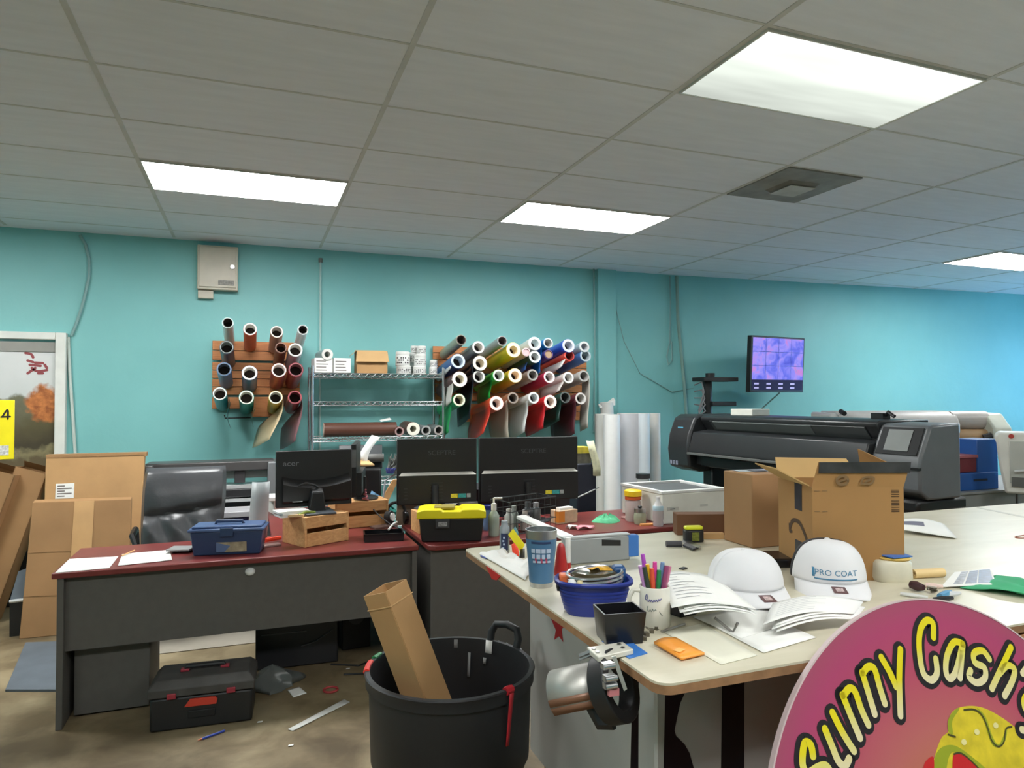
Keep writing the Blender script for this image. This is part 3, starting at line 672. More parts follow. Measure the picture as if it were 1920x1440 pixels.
# wooden crates that lift the monitors
def crate(o, ang, w, d, h, label):
    t = thing('wooden_crate', label, 'crate', o, 'wooden crates under the monitors'); m = T(o, ang)
    for s in (-1, 1): B(m).bx(s*w/2-.007, s*w/2+.007, -d/2, d/2, 0, h).out('end_board', PINE, t, bev=.002)
    for s in (-1, 1):
        for za, zb in ((0, h*.46), (h*.6, h)): B(m).bx(-w/2+.007, w/2-.007, s*(d/2-.005)-.005, s*(d/2-.005)+.005, za+.002, zb).out('slat', PINE, t, bev=.002)
    B(m).bx(-w/2+.007, w/2-.007, -d/2+.01, d/2-.01, h-.012, h-.002).out('top_board', PINE, t)
    return t
CH = .165
e1 = V((.89, .45, 0)).normalized(); e2 = V((-e1.y, e1.x, 0)); A = V((.29, 3.98, DZ))
crate(A+e1*.135+e2*.12, atan2(e1.y, e1.x), .27, .24, CH, 'pine crate nearest the viewer under the left monitor')
crate(V((.66, 4.58, DZ)), .1, .33, .2, CH, 'pine crate behind, under the monitor seen edge on')
crate(V((1.12, 4.22, DZ)), .05, .32, .2, .125, 'pine crate behind the yellow lidded toolbox')
# monitors
def monitor(o, ang, w, h, z0, zb, label, style, mat_frame=None):
    # local x = width, local -y = back of the monitor (towards the viewer)
    t = thing('monitor', label, 'monitor', (o[0], o[1], zb), 'monitors on the desks'); m = T((o[0], o[1], 0), ang)
    bo = B(m).bx(-w/2, w/2, -.012, .02, z0, z0+h).out('housing', BLACK, t, bev=.004)
    B(m).bx(-w/2+.012, w/2-.012, .02, .022, z0+.02, z0+h-.012).out('screen', BLACKG, t)
    b = B(m)
    if style == 'curve':
        for k in range(1):
            n = 16; P = []
            for i in range(n+1):
                x = -w*.42+w*.88*i/n; P.append((x, z0+h*(.55+.02*(i/n)-.1*(1-((i-n/2)/(n/2))**2)*.9)))
            vs = [(x, -.012, z) for x, z in P]+[(x, -.062, z-.04) for x, z in P]+[(x, -.05, z0+h*.12) for x, z in P]+[(x, -.012, z0+.02) for x, z in P]
            n1 = n+1; b.add(vs, [(r*n1+i, r*n1+i+1, (r+1)*n1+i+1, (r+1)*n1+i) for r in range(3) for i in range(n)], True)
    else:
        b.bx(-w/2+.01, w/2-.01, -.045, -.012, z0+.01, z0+h*.45)
    b.out('back_cover', BLACK, t)
    return t, m
BRANDG = M('grey_badge', (126, 126, 130), .4)
p = cam(3.95, -.345*3.95)
mo, mm = monitor((.355, 4.235), .09, .435, .325, .932, .905, 'monitor with slanted back cover on the nearest crate, left of the desks', 'curve')
text('acer', .042, BRANDG, mm @ basis((-.135, -.0126, 1.185), (1, 0, 0), (0, 0, 1), (0, -1, 0)), mo, 'badge', sx=1.25)
B(mm).bx(-.13, -.075, -.0475, -.045, .965, .995).out('sticker', M('pale_label', (210, 212, 208), .5, var=.25, scale=60), mo)
b = B(mm); b.add([(-.05, -.1, .908), (.05, -.1, .908), (.035, -.1, 1.02), (-.03, -.1, 1.02), (-.05, -.06, .908), (.05, -.06, .908), (.035, -.03, 1.06), (-.03, -.03, 1.06)], [(0, 1, 2, 3), (4, 7, 6, 5), (0, 4, 5, 1), (1, 5, 6, 2), (2, 6, 7, 3), (3, 7, 4, 0)])
b.out('stand_neck', BLACK, mo, bev=.006)
B(mm).bx(-.08, .09, -.2, .02, .905, .916).out('stand_foot', M('grey_foot', (70, 74, 80), .35), mo, bev=.004)
B(mm).tube([(-.1, -.05, 1.06), (-.06, -.07, 1.075), (-.01, -.07, 1.06), (.03, -.05, 1.03)], .006).out('cable', BLACK, mo)
pts = [cam(4.38, -1.03), cam(4.38, -.98)]
mo, mm = monitor((.655, 4.62), 1.36, .42, .33, .945, .905, 'monitor turned edge on right of the first monitor', 'box')
B(mm).lathe([(.0001, 0), (.1, 0), (.1, .008), (.085, .016), (.0001, .018)], (0, -.06, .905), 28, 1, .8).out('stand_foot', BLACK, mo)
B(mm).bx(-.02, .02, -.06, -.03, .915, 1.05).out('stand_neck', BLACK, mo)
B(mm).bx(-.212, -.209, -.01, .018, 1.13, 1.24).out('edge_highlight', M('painted_highlight', (150, 150, 152), .3, .6), mo, label='painted silver highlight on the edge')  # pale strip paints a highlight onto the housing edge
STICK = [((236, 222, 60), 0, .045), ((60, 170, 170), .05, .1), ((180, 186, 186), .105, .13)]
def scept(o, ang, w, h, z0, zb, label, foot):
    mo, mm = monitor(o, ang, w, h, z0, zb, label, 'box')
    text('SCEPTRE', .042, M('dark_badge', (78, 80, 84), .35), mm @ basis((.03, -.0126, z0+h*.78), (1, 0, 0), (0, 0, 1), (0, -1, 0)), mo, 'badge', sx=1.1)
    B(mm).hexa([(-w/2+.01, -.046, z0+h*.45), (w/2-.01, -.046, z0+h*.45), (w/2-.03, -.02, z0+h*.49), (-w/2+.03, -.02, z0+h*.49)], (0, .006, 0)).out('ledge', M('grey_ledge', foot, .4), mo)
    for c, a, e in STICK: B(mm).bx(.02+w*.12+a, .02+w*.12+e, -.0462, -.0448, z0+h*.1, z0+h*.16).out('energy_sticker', M('st_%d%d' % (c[0], c[1]), c, .5, var=.25, scale=90), mo)
    b = B(mm)
    for i in range(4): b.bx(-w*.42, -w*.42+.022, -.0458, -.0448, z0+h*(.1+.05*i), z0+h*(.1+.05*i)+.006)
    for i in range(6): b.bx(-.05, .03, -.0458, -.0448, z0+h*(.08+.05*i), z0+h*(.08+.05*i)+.004)
    b.out('vent', M('vent_grey', (56, 57, 60), .6), mo)
    B(mm).cyl((-.02, -.07, zb+.01), (-.02, -.05, z0+h*.3), .022, n=16).out('stand_neck', BLACK, mo)
    B(mm).lathe([(.0001, 0), (.14, 0), (.14, .006), (.12, .014), (.0001, .016)], (-.02, -.09, zb), 32, 1, .75).out('stand_foot', M('grey_foot', (70, 74, 80), .35), mo)
    return mo
scept((1.14, 4.40), -.12, .52, .425, .875, .865, 'left one of the twin black monitors, above the yellow lidded toolbox', (190, 186, 178))
scept((1.785, 4.40), -.1, .7, .43, .865, .74, 'right one of the twin black monitors, in front of the vinyl rolls', (70, 70, 72))
# black desktop printer with paper on the return
a = cam(5.2, -1.12); o = V((.72, 5.24, DZ))
t = thing('desktop_printer', 'black desktop printer behind the edge on monitor, with curled white paper', 'printer', o)
B(T(o, -.15)).bx(-.15, .2, -.12, .16, 0, .31).out('body', BLACK, t, bev=.015)
B(T(o, -.15)).hexa([(-.11, -.02, .3), (.21, -.02, .3), (.21, .1, .47), (-.11, .1, .47)], (0, .02, 0)).out('paper_feed', M('dark_teal_black', (34, 40, 44), .4), t, bev=.004)
B(T(o, -.15)).cyl((-.08, -.02, .38), (.22, -.02, .38), .03).out('roller', M('grey_roller', (112, 112, 110), .4), t)
P0 = [aty(671, 856, 5.05), aty(690, 870, 5.05)]; g = []
for i in range(9):
    v = i/8; a = aty(671+26*v+0*v, 856-44*v*(1-.08*v), 5.05+.12*v*v); c = aty(688+25*v*(.9+.1*v)-6*sin(pi*v), 872-52*v, 5.05+.12*v*v)
    g.append([a, (a+c)/2, c])
tag(B().sheet(g).out('paper_sheet', PAPER, solid=.001), 'white paper strip curling up beside the edge on monitor', 'paper')
tag(B().hexa([aty(672, 858, 5.1), aty(676, 871, 5.0), aty(702, 871, 5.0), aty(690, 862, 5.1)], (0, 0, -.012)).out('cardboard_piece', CARDL), 'small cardboard piece on top of the black printer', 'cardboard')
# feather duster / brush
a, c = aty(722, 902, 4.9), aty(747, 884, 4.9)
t = thing('duster', 'grey feather duster with blue strands leaning behind the twin monitors', 'duster', (a.x, a.y, a.z-.1))
B().tube([V((.86, 4.86, DZ+.006)), a, c], .006).out('handle', M('pale_stick', (170, 170, 176), .4), t)
b = B(); r = random.Random(3)
for i in range(46):
    p = aty(724+18*r.random(), 886-2*r.random(), 4.86+.06*r.random()); q = aty(728+22*r.random(), 850+26*r.random(), 4.86+.06*r.random()); b.tube([p, (p+q)/2+V((.01*r.random(), 0, .01)), q], [.006, .009, .002], 5)
b.out('feathers', M('grey_feather', (104, 108, 104), .9, var=.3), t)
b = B()
for i in range(6): p = aty(726+2*i, 888, 4.83); b.tube([p, aty(724+3.5*i, 878, 4.83)], .004, 5)
b.out('blue_strands', M('blue_strand', (84, 92, 190), .7), t)
# more clutter between the crates
p = atz(742, 985, DZ); m = T(p, -.3)
t = thing('headset', 'black headset with white ear pad lying between the wooden crates', 'headset', p)
b = B(m); b.tube([(.06*cos(a), .02*sin(a)*.3+.02, .075+.07*sin(a)) for a in [pi*1.15-i*pi*1.3/14 for i in range(15)]], .01); b.out('headband', BLACK, t)
B(m).cyl((-.055, -.02, .055), (-.02, -.035, .06), .042).out('ear_cup', BLACK, t, bev=.006)
B(m).cyl((.05, .0, .05), (.075, .01, .05), .042).out('ear_cup', BLACKG, t, bev=.006)
B(m).cyl((-.02, -.0352, .06), (-.012, -.039, .061), .026).out('ear_pad', WHITE, t)
c = atz(712, 968, DZ)
g = [[V((c.x-.05+.11*u+.02*sin(6*v), c.y+.02*sin(7*u+3*v), DZ+.02+.16*v*(1-.45*u))) for u in [0, .2, .4, .6, .8, 1]] for v in [0, .25, .5, .75, 1]]
t = thing('cloth', 'crumpled blue and teal cloth hanging beside the second crate', 'cloth', (c.x, c.y, DZ))
B().sheet(g).out('cloth_fold', M('blue_cloth', (98, 140, 176), .8), t, solid=.004)
B().sheet([[p+V((.045, -.012, -.02)) for p in row[3:]] for row in g[:4]]).out('teal_fold', M('teal_cloth', (36, 132, 120), .8), t, solid=.004)
tag(B(T(atz(716, 990, DZ), .3)).bx(-.06, .1, -.03, .05, 0, .014).out('phone_stand', M('brown_grey', (110, 88, 82), .5), bev=.003), 'flat brown grey object lying in front of the headset', 'stand')
P = [aty(700, 955, 4.46), aty(712, 968, 4.42), aty(735, 985, 4.3), atz(762, 996, DZ+.005)]
tag(B().tube(P, .004).out('cable', BLACK), 'thin black cable crossing the second crate to the desk', 'cable')
b = B(T(atz(685, 940, .905), 0)); b.tube([(.02*cos(a)*(1-.05*i), .02*sin(a), .006+.009*i/3) for i, a in enumerate([k*.7 for k in range(24)])], .0055, 6)
tag(b.out('coiled_cord', M('pink_cord', (170, 96, 104), .6)), 'small coil of pinkish cord on the second crate', 'cord')
# black tray with a mouse-like puck
o = V((.73, 4.06, DZ)); m = T(o, -.12)
t = thing('desk_tray', 'shallow black tray on the long desk right of the nearest crate', 'tray', o)
b = B(m); b.bx(-.11, .11, -.07, .07, 0, .006)
for s in (-1, 1): b.bx(s*.11-.004, s*.11+.004, -.07, .07, .006, .045).bx(-.11, .11, s*.07-.004, s*.07+.004, .006, .045)
b.out('tray_body', BLACKG, t)
tag(B(m).sph((.0, -.0, .0062), .035, 18, .6, z0=0).out('computer_mouse', M('glossy_puck', (52, 54, 58), .2)), 'dark rounded mouse lying in the black tray', 'mouse')
tag(B(m).tube([(.03, .02, .05), (.06, .06, .075), (.085, .072, .085)], .006).out('white_stick', WHITE), 'white stick leaning on the edge of the black tray', 'stick')
# yellow lidded toolbox
YEL = M('lemon_plastic', (238, 222, 34), .35)
o = V((1.105, 3.93, DZ)); m = T(o, -.28)
t = thing('toolbox', 'black toolbox with bright yellow lid bridging the two desks', 'toolbox', o)
b = B(m); w, d, h = .37, .2, .135
b.add([(-w/2+.015, -d/2+.01, 0), (w/2-.015, -d/2+.01, 0), (w/2-.015, d/2-.01, 0), (-w/2+.015, d/2-.01, 0), (-w/2, -d/2, h), (w/2, -d/2, h), (w/2, d/2, h), (-w/2, d/2, h)], [(3, 2, 1, 0), (0, 1, 5, 4), (1, 2, 6, 5), (2, 3, 7, 6), (3, 0, 4, 7), (4, 5, 6, 7)])
b.out('body', BLACK, t, bev=.008)
b = B(m); L = [(-w/2-.012, h), (-w/2-.012, h+.04), (-w/2+.03, h+.052), (-.06, h+.052), (-.05, h+.04), (.05, h+.04), (.06, h+.052), (w/2-.03, h+.052), (w/2+.012, h+.04), (w/2+.012, h)]
vs = [(x, -d/2-.012, z) for x, z in L]+[(x, d/2+.012, z) for x, z in L]; n = len(L)
b.add(vs, [tuple(range(n)), tuple(range(2*n-1, n-1, -1))]+[(i, n+i, n+(i+1) % n, (i+1) % n) for i in range(n)])
b.out('lid', YEL, t, bev=.006)
B(m).bx(-.1, .02, -.05, .05, h+.045, h+.06).out('handle', M('olive_handle', (150, 138, 60), .5), t, bev=.006)
B(m).bx(-.09, -.01, -d/2-.0115, -d/2+.004, h-.055, h-.0).out('latch', M('dark_latch', (60, 60, 62), .4), t, bev=.003)
B(m).bx(-.075, -.025, -d/2-.0135, -d/2-.0114, h-.042, h-.018).out('worn_label', M('worn_label', (150, 150, 150), .5, var=.5, scale=80), t)
# ---------------------------------------------------------------- leather chair behind the long desk
t = thing('office_chair', 'black leather office chair behind the long desk', 'chair', (-.36, 5.0, 0))
LEA = M('black_leather', (72, 73, 76), .3, var=.12, scale=6, bump=.3)
cx, W2 = -.415, .255
def backpt(u, v, f):
    # u across -1..1, v up 0..1 ; f front(-1)/back(+1) side
    wv = W2*(1-.06*v**6-.1*(1-v)**2)
    s = (1-abs(u)**5)**.2 if abs(u) < 1 else 0
    e = (1-abs(2*v-1)**7)**.14 if 0 < v < 1 else 0
    y = 4.93+.14*v+.03*u*u
    thick = .07*s*e+.004
    if f < 0: thick += .018*s*e*(sin(min(1, max(0, (v-.5)/.5))*pi)*1.2+sin(min(1, max(0, v/.5))*pi)*.8) - .03*math.exp(-((v-.5-.06*u)/.035)**2)*s + .022*sin(9*u+9*v)*math.exp(-((v-.36)/.13)**2)*s + .016*math.exp(-((u+.75-.9*(v-.3))/.07)**2)*s*math.exp(-((v-.35)/.15)**2)
    return V((cx+u*wv+.02*v, y+f*thick*.8, .56+.55*v))
N, K = 24, 28
b = B()
for f in (-1, 1): b.sheet([[backpt(-1+2*i/N, j/K, f) for i in range(N+1)] for j in range(K+1)])
b.out('backrest', LEA, t)
b = B(); b.lathe([(.0001, 0), (.24, 0), (.27, .03), (.27, .08), (.2, .115), (.0001, .12)], (cx, 5.28, .42), 32, 1, .95, 4.5); b.out('seat', LEA, t)
B().cyl((cx, 5.28, .12), (cx, 5.28, .42), .03).out('gas_lift', BLACK, t)
for s in (-1, 1): B().tube([(cx+s*.24, 5.36, .47), (cx+s*.3, 5.34, .5), (cx+s*.31, 5.34, .66), (cx+s*.3, 5.24, .69), (cx+s*.29, 5.04, .68), (cx+s*.26, 5.0, .62)], .02).out('armrest', BLACK, t)
for i in range(5):
    a = i*2*pi/5+.3; e = V((cx+.3*cos(a), 5.28+.3*sin(a), .075))
    lg = B().tube([(cx, 5.28, .12), (cx+.15*cos(a), 5.28+.15*sin(a), .105), tuple(e)], [.03, .024, .018]).out('leg', BLACK, t)
    B().cyl(e+V((-.012, 0, -.04)), e+V((.012, 0, -.04)), .03, n=16).out('caster', BLACK, lg)
tag(B().bx(-1.0, .08, 4.75, 5.9, .001, .005).out('chair_mat', M('pale_mat', (168, 160, 146), .6)), 'pale chair mat on the floor under the leather chair', 'mat')
# ---------------------------------------------------------------- cutting plotter behind the chair
t = thing('cutting_plotter', 'black and silver cutting plotter on stand against the wall behind the chair', 'plotter', (-.25, 6.1, 0))
xa, xb = aty(272, 900, 5.95).x, aty(514, 900, 5.95).x
zf = lambda y: aty(480, y, 5.95).z
DG = M('dark_grey_metal', (72, 70, 70), .4); SIL = M('silver_rail', (206, 208, 208), .3, .4)
B().bx(xa, xb, 5.95, 6.2, zf(882), zf(864)).out('top_beam', DG, t, bev=.01)
B().hexa([(xa+.1, 5.94, zf(881)), (xa+.52, 5.94, zf(881)), (xa+.52, 6.06, zf(870)), (xa+.1, 6.06, zf(870))], (0, .004, .012)).out('white_panel', WHITE, t)
B().bx(xa, xb, 6.1, 6.16, zf(899), zf(886)).out('rear_rail', M('pale_metal', (150, 156, 152), .4), t)
B().bx(xb-.3, xb-.22, 5.97, 6.1, zf(905), zf(882)).out('carriage', M('dark_carriage', (54, 52, 54), .4), t, bev=.006)
B().bx(xa, xb, 5.93, 6.16, zf(914), zf(908)).out('platen', SIL, t)
B().bx(xa, xb, 5.91, 6.18, zf(930), zf(914)).out('bed', BLACK, t, bev=.01)
B().bx(xa, xb, 5.88, 6.12, zf(937), zf(932)).out('front_rail', SIL, t)
B().bx(xa, xb, 5.9, 6.1, zf(947), zf(938)).out('paper_tray', BLACK, t)
B().bx(xb-.05, xb+.03, 5.9, 6.22, zf(940), zf(866)).out('end_cover', M('end_grey', (112, 114, 116), .4), t, bev=.012)
B().bx(xa-.02, xa+.06, 5.9, 6.22, zf(940), zf(866)).out('end_cover', DG, t, bev=.012)
for x in (xa+.02, xb-.02):
    lg = B().bx(x-.025, x+.025, 6.02, 6.1, .04, zf(945)).out('stand_leg', DG, t)
    B().bx(x-.03, x+.03, 5.8, 6.35, .0, .05).out('stand_foot', DG, lg)
o = V((.03, 5.9, 0)); m = T(o)
t = thing('storage_bin', 'dark indigo bin with white rim below the cutting plotter', 'bin', (-.05, 5.7, 0))
B().bx(-.3, .1, 5.55, 5.8, 0, .68).out('bin_body', M('indigo_plastic', (52, 48, 100), .5), t, bev=.01)
B().bx(-.31, .11, 5.54, 5.81, .68, .725).out('rim', M('rim_grey', (170, 168, 172), .5), t, bev=.006)
p = atz(480, 978, .8)
b = B(); b.sph((aty(468, 978, 5.2).x, 5.2, .8), .022, 12).cyl((aty(466, 978, 5.2).x, 5.2, .79), (aty(480, 982, 5.2).x, 5.2, .775), .012)
b.bm.free()
q = atz(514, 940, DZ)
t = thing('paper_stack', 'white papers piled below the left monitor on the nearest crate', 'paper', (.28, 4.1, .905))
mB = T(atz(552, 967, .905), .3)
for i, (dx, a) in enumerate(((0, 0), (.01, .06), (-.01, -.05))): B(mB @ Matrix.Rotation(a, 4, 'Z')).bx(-.09+dx, .08+dx, -.035, .07, i*.011, i*.011+.01).out('sheet_pile', PAPER, t)
b = B(T((.24, 4.03, .906), -.2)); b.bx(-.05, .04, -.015, .015, 0, .012); tag(b.out('wooden_ruler', M('light_wood', (226, 190, 140), .6)), 'short light wood stick on the nearest crate', 'ruler')
b = B(T((.3, 4.045, .906), .4)); b.tube([(-.05, 0, .008), (0, .01, .02), (.05, .0, .012)], .008); tag(b.out('glove', M('lime_green', (132, 150, 60), .7)), 'olive green strap on the nearest crate', 'strap')
t = thing('paper_stack', 'loose white papers on the return desk left of the left monitor', 'paper', (.2, 5.3, DZ))
B(T((.22, 5.3, DZ), .2)).bx(-.08, .1, -.1, .1, .0, .1).out('sheet_pile', PAPER, t, bev=.003)
B(T((.2, 5.25, DZ+.1), -.15)).bx(-.09, .11, -.1, .1, .002, .03).out('sheet_pile', PAPER, t, bev=.003)
# ---------------------------------------------------------------- floor things near the desk
FLR = 0
o = V((-.2, 3.75, 0)); m = T(o, -.07)
RED = M('tool_red', (196, 60, 44), .4); MAG = M('latch_red', (150, 44, 58), .4)
t = thing('toolbox', 'black toolbox with red latches on the floor under the long desk', 'toolbox', o)
B(m).bx(-.225, .225, -.12, .12, .0, .155).out('body', BLACK, t, bev=.012)
b = B(m); b.add([(-.235, -.13, .158), (.235, -.13, .158), (.235, .13, .158), (-.235, .13, .158), (-.235, -.13, .2), (.235, -.13, .2), (.235, .13, .2), (-.235, .13, .2), (-.205, -.095, .232), (.205, -.095, .232), (.205, .11, .232), (-.205, .11, .232)],
   [(3, 2, 1, 0), (0, 1, 5, 4), (1, 2, 6, 5), (2, 3, 7, 6), (3, 0, 4, 7), (4, 5, 9, 8), (5, 6, 10, 9), (6, 7, 11, 10), (7, 4, 8, 11), (8, 9, 10, 11)])
b.out('lid', M('dusty_black', (66, 64, 62), .6, var=.25, scale=12), t, bev=.006)
hd = B(m).tube([(-.09, 0, .232), (-.085, 0, .252), (.085, 0, .252), (.09, 0, .232)], .011).out('handle', BLACK, t)
for s in (-1, 1): B(m).bx(s*.09-.02, s*.09+.02, -.015, .015, .232, .245).out('handle_bracket', MAG, hd, bev=.003)
for s in (-1, 1): B(m).bx(s*.13-.02, s*.13+.02, -.137, -.128, .152, .178).out('latch', MAG, t, bev=.003)
b = B(m); b.add([(-.075, -.1305, .108), (.065, -.1305, .108), (.07, -.1305, .13), (.06, -.1305, .142), (-.05, -.1305, .142), (-.075, -.1215, .108), (.065, -.1215, .108), (.07, -.1215, .13), (.06, -.1215, .142), (-.05, -.1215, .142)], [(0, 1, 2, 3, 4), (9, 8, 7, 6, 5), (0, 5, 6, 1), (1, 6, 7, 2), (2, 7, 8, 3), (3, 8, 9, 4), (4, 9, 5, 0)])
b.out('red_badge', RED, t)
B(m).bx(-.06, .06, -.126, -.119, .05, .085).out('recessed_grip', M('grip_black', (18, 18, 20), .6), t, bev=.004)
# black computer under the desk and a second dark box
o = V((.27, 4.36, 0)); t = thing('computer_tower', 'black computer case lying on the floor under the long desk', 'computer', o)
B(T(o, -.05)).bx(-.23, .23, -.12, .075, .004, .345).out('case', M('case_black', (34, 34, 37), .4), t, bev=.008)
B(T(o, -.05)).bx(-.2, .05, -.1225, -.118, .2, .207).out('groove', M('case_line', (80, 80, 84), .4), t)
B(T(o, -.05)).tube([(.02, -.124, .12), (.1, -.126, .14), (.2, -.122, .2)], .004).out('cable', M('case_line', (80, 80, 84), .4), t)
o = V((.62, 4.5, 0)); t = thing('speaker', 'small black boxy speaker beside the computer under the desk', 'speaker', o)
B(T(o, .1)).bx(-.09, .09, -.08, .1, 0, .3).out('cabinet', M('case_black', (34, 34, 37), .4), t, bev=.006)
B(T(o, .1)).cyl((0, -.082, .2), (0, -.079, .2), .05).out('cone', M('cone_grey', (70, 70, 72), .5), t)
P = [V((.45, 4.2, .006)), V((.6, 4.12, .006)), V((.72, 4.2, .006)), V((.8, 4.05, .006)), V((.66, 3.98, .006)), V((.5, 4.02, .006))]
tag(B().tube(P, .005).out('power_cable', BLACK), 'black power cable loose on the floor under the desk', 'cable')
# crumpled dark plastic bag next to the toolbox
r = random.Random(5); b = B(); g = []
for i in range(13):
    v = i/12; row = []
    for j in range(20):
        a = 2*pi*j/19.0; q = .11*(1-v**1.6)*(1+.25*sin(3*a+5*v)+.12*sin(7*a))+.002
        row.append(V((.12+q*cos(a)*1.3, 4.02+q*sin(a)*.9, .003+.11*v*(1+.2*sin(5*a)*(1-v)))))
    g.append(row)
tag(B().sheet(g).out('plastic_bag', M('smoky_plastic', (88, 92, 90), .3)), 'crumpled smoky plastic bag on the floor beside the black toolbox', 'bag')
F4 = lambda pts: [atz(x, y, 0) for x, y in pts]
sheet_paper('paper_scrap', 'square white paper scrap on the floor in front of the computer', F4([(550, 1309), (575, 1301), (561, 1289), (539, 1295)]), .004)
sheet_paper('white_strip', 'long white plastic strip lying on the floor before the trash can', F4([(540, 1369), (549, 1372), (656, 1318), (645, 1313)]), .004, th=.003, cat='strip')
c = atz(620, 1295, 0)
tag(B().tube([(c.x+.036*cos(a), c.y+.036*sin(a), .006) for a in [i*2*pi/24 for i in range(24)]], .006, closed=True).out('red_ring', M('red_rubber', (170, 60, 62), .5)), 'red plastic ring on the floor', 'ring')
a, c = atz(371, 1388, .006), atz(421, 1370, .006)
t = thing('ballpoint_pen', 'blue pen lying on the floor in front of the black toolbox', 'pen', (a+c)/2-V((0, 0, .006)))
B().tube([a+(c-a)*.15, c], .0055).out('barrel', M('pen_blue', (46, 72, 170), .3), t)
B().tube([a, a+(c-a)*.15], [.0015, .005]).out('tip', M('pen_tip', (190, 110, 80), .3, .5), t)
for px, py, lab in ((487, 1355, 'tiny white scrap on the floor right of the black toolbox'), (545, 1399, 'tiny white scrap on the floor nearest the viewer'), (652, 1255, 'small white scrap on the floor under the desk by the trash can')):
    c = atz(px, py, 0); sheet_paper('paper_scrap', lab, [c+V((-.012, -.005, 0)), c+V((.01, -.008, 0)), c+V((.014, .006, 0)), c+V((-.008, .008, 0))], .004)
# ---------------------------------------------------------------- cardboard at the left
tag(B().hexa([atz(10, 1297, 0), atz(112, 1297, 0), atz(125, 1205, 0), atz(48, 1208, 0)], (0, 0, .012)).out('floor_mat', M('slate_mat', (92, 100, 108), .8, var=.1)), 'slate grey mat on the floor left of the long desk', 'mat')
def leaning(name, label, q, back, th, mat):
    t = thing(name, label, 'cardboard box', ((q[0]+q[1])/2))
    return t, B().hexa(q, back).out('box_panel', mat, t, bev=.004)
q = [atz(40, 1195, 0), atz(104, 1192, 0), aty(245, 936, 5.5), aty(61, 942, 5.5)]
BRx = aty(245, 936, 5.5).x; Ab = [V((-1.40, 5.38, 0)), V((BRx+.01, 5.36, 0)), V((BRx, 5.52, aty(245, 936, 5.52).z)), V((aty(61, 942, 5.52).x, 5.52, aty(61, 942, 5.52).z))]
t, _ = leaning('flat_carton', 'flattened cardboard box with pale tape stripe leaning in front, left of the desk', Ab, (0, .05, .012), 0, CARDD)
k0, k1 = aty(140, 936, 5.52).x, aty(177, 936, 5.52).x
nrm = (Ab[1]-Ab[0]).cross(Ab[3]-Ab[0]).normalized()
f0 = (k0-Ab[3].x)/(Ab[2].x-Ab[3].x); f1 = (k1-Ab[3].x)/(Ab[2].x-Ab[3].x)
S = lambda u, v: (Ab[0]*(1-u)+Ab[1]*u)*(1-v)+(Ab[3]*(1-u)+Ab[2]*u)*v
B().hexa([S(f0, .02), S(f1, .02), S(f1, .998), S(f0, .998)], nrm*.0015 if nrm.y < 0 else -nrm*.0015).out('tape_stripe', KRAFT, t)
b = B()
for v in (.3, .62): b.hexa([S(.0, v), S(1, v), S(1, v+.004), S(0, v+.004)], -nrm*.001 if nrm.y > 0 else nrm*.001)
b.out('fold_line', CARDD, t)
YB = 5.84
Bb = [V((-1.36, 5.7, 0)), V((aty(262, 940, YB).x, 5.7, 0)), aty(271, 851, YB), aty(86, 856, YB)]
t, _ = leaning('flat_carton', 'tall cardboard box with white shipping label leaning behind the front one', Bb, (0, .07, .01), 0, CARD)
S2 = lambda u, v: (Bb[0]*(1-u)+Bb[1]*u)*(1-v)+(Bb[3]*(1-u)+Bb[2]*u)*v
def uv2(px, py):
    p = aty(px, py, YB-.03); v = p.z/Bb[2].z; l = S2(0, v); r_ = S2(1, v); return (p.x-l.x)/(r_.x-l.x), v
u0, v0 = uv2(104, 935); u1, v1 = uv2(139, 906)
lab = B().hexa([S2(u0, v0), S2(u1, v0), S2(u1, v1), S2(u0, v1)], (0, -.002, 0)).out('shipping_label', PAPER, t)
b = B()
for i in range(5): vv = v0+(v1-v0)*(.12+.17*i); b.hexa([S2(u0+(u1-u0)*.1, vv), S2(u0+(u1-u0)*(.5+.38*(i % 2)), vv), S2(u0+(u1-u0)*(.5+.38*(i % 2)), vv+(v1-v0)*.08), S2(u0+(u1-u0)*.1, vv+(v1-v0)*.08)], (0, -.0032, 0))
b.out('label_print', M('grey_ink', (120, 112, 108), .7), lab)
B().hexa([S2(.0, .985), S2(1.02, .985), S2(1.02, 1.01), S2(.0, 1.01)], (0, .075, .0)).out('top_flap', CARDD, t)
def tall(top_px, bot_px, d0, w, dp, label, mat, yaw=.2):
    P1 = atd(*top_px, d0); P0 = atz(*bot_px, 0); ax = (P1-P0).normalized()
    ex = V((cos(yaw), -sin(yaw), 0)); ex = (ex-ax*ex.dot(ax)).normalized(); ey = ax.cross(ex)*-1
    if ey.y < 0: ey = -ey
    t = thing('long_carton', label, 'cardboard box', P0); L = (P1-P0).length
    m = basis(P0, ex, ey, ax); z0 = abs(ex.z)*w/2+.0
    b = B(m); b.bx(-w/2, w/2, 0, .005, z0, L).bx(-w/2, w/2, dp-.005, dp, z0, L).bx(-w/2, -w/2+.005, 0, dp, z0, L).bx(w/2-.005, w/2, 0, dp, z0, L).bx(-w/2, w/2, 0, dp, z0, z0+.01).bx(-w/2+.005, w/2-.005, .005, dp-.005, L-.1, L-.095)
    b.out('box_body', mat, t)
    B(m).hexa([(-w/2, dp, L), (w/2, dp, L), (w/2-.01, dp-.05, L+.045), (-w/2+.01, dp-.05, L+.045)], (0, .004, 0)).out('top_flap', mat, t)
    return t
tall((58, 882), (-50, 1172), 4.95, .215, .12, 'long open topped cardboard box leaning left of the flattened boxes', CARDD)
tall((0, 884), (-112, 1180), 4.85, .2, .14, 'long cardboard box leaning at the very left edge', CARDD)
o = V((-1.8, 6.22, 0))
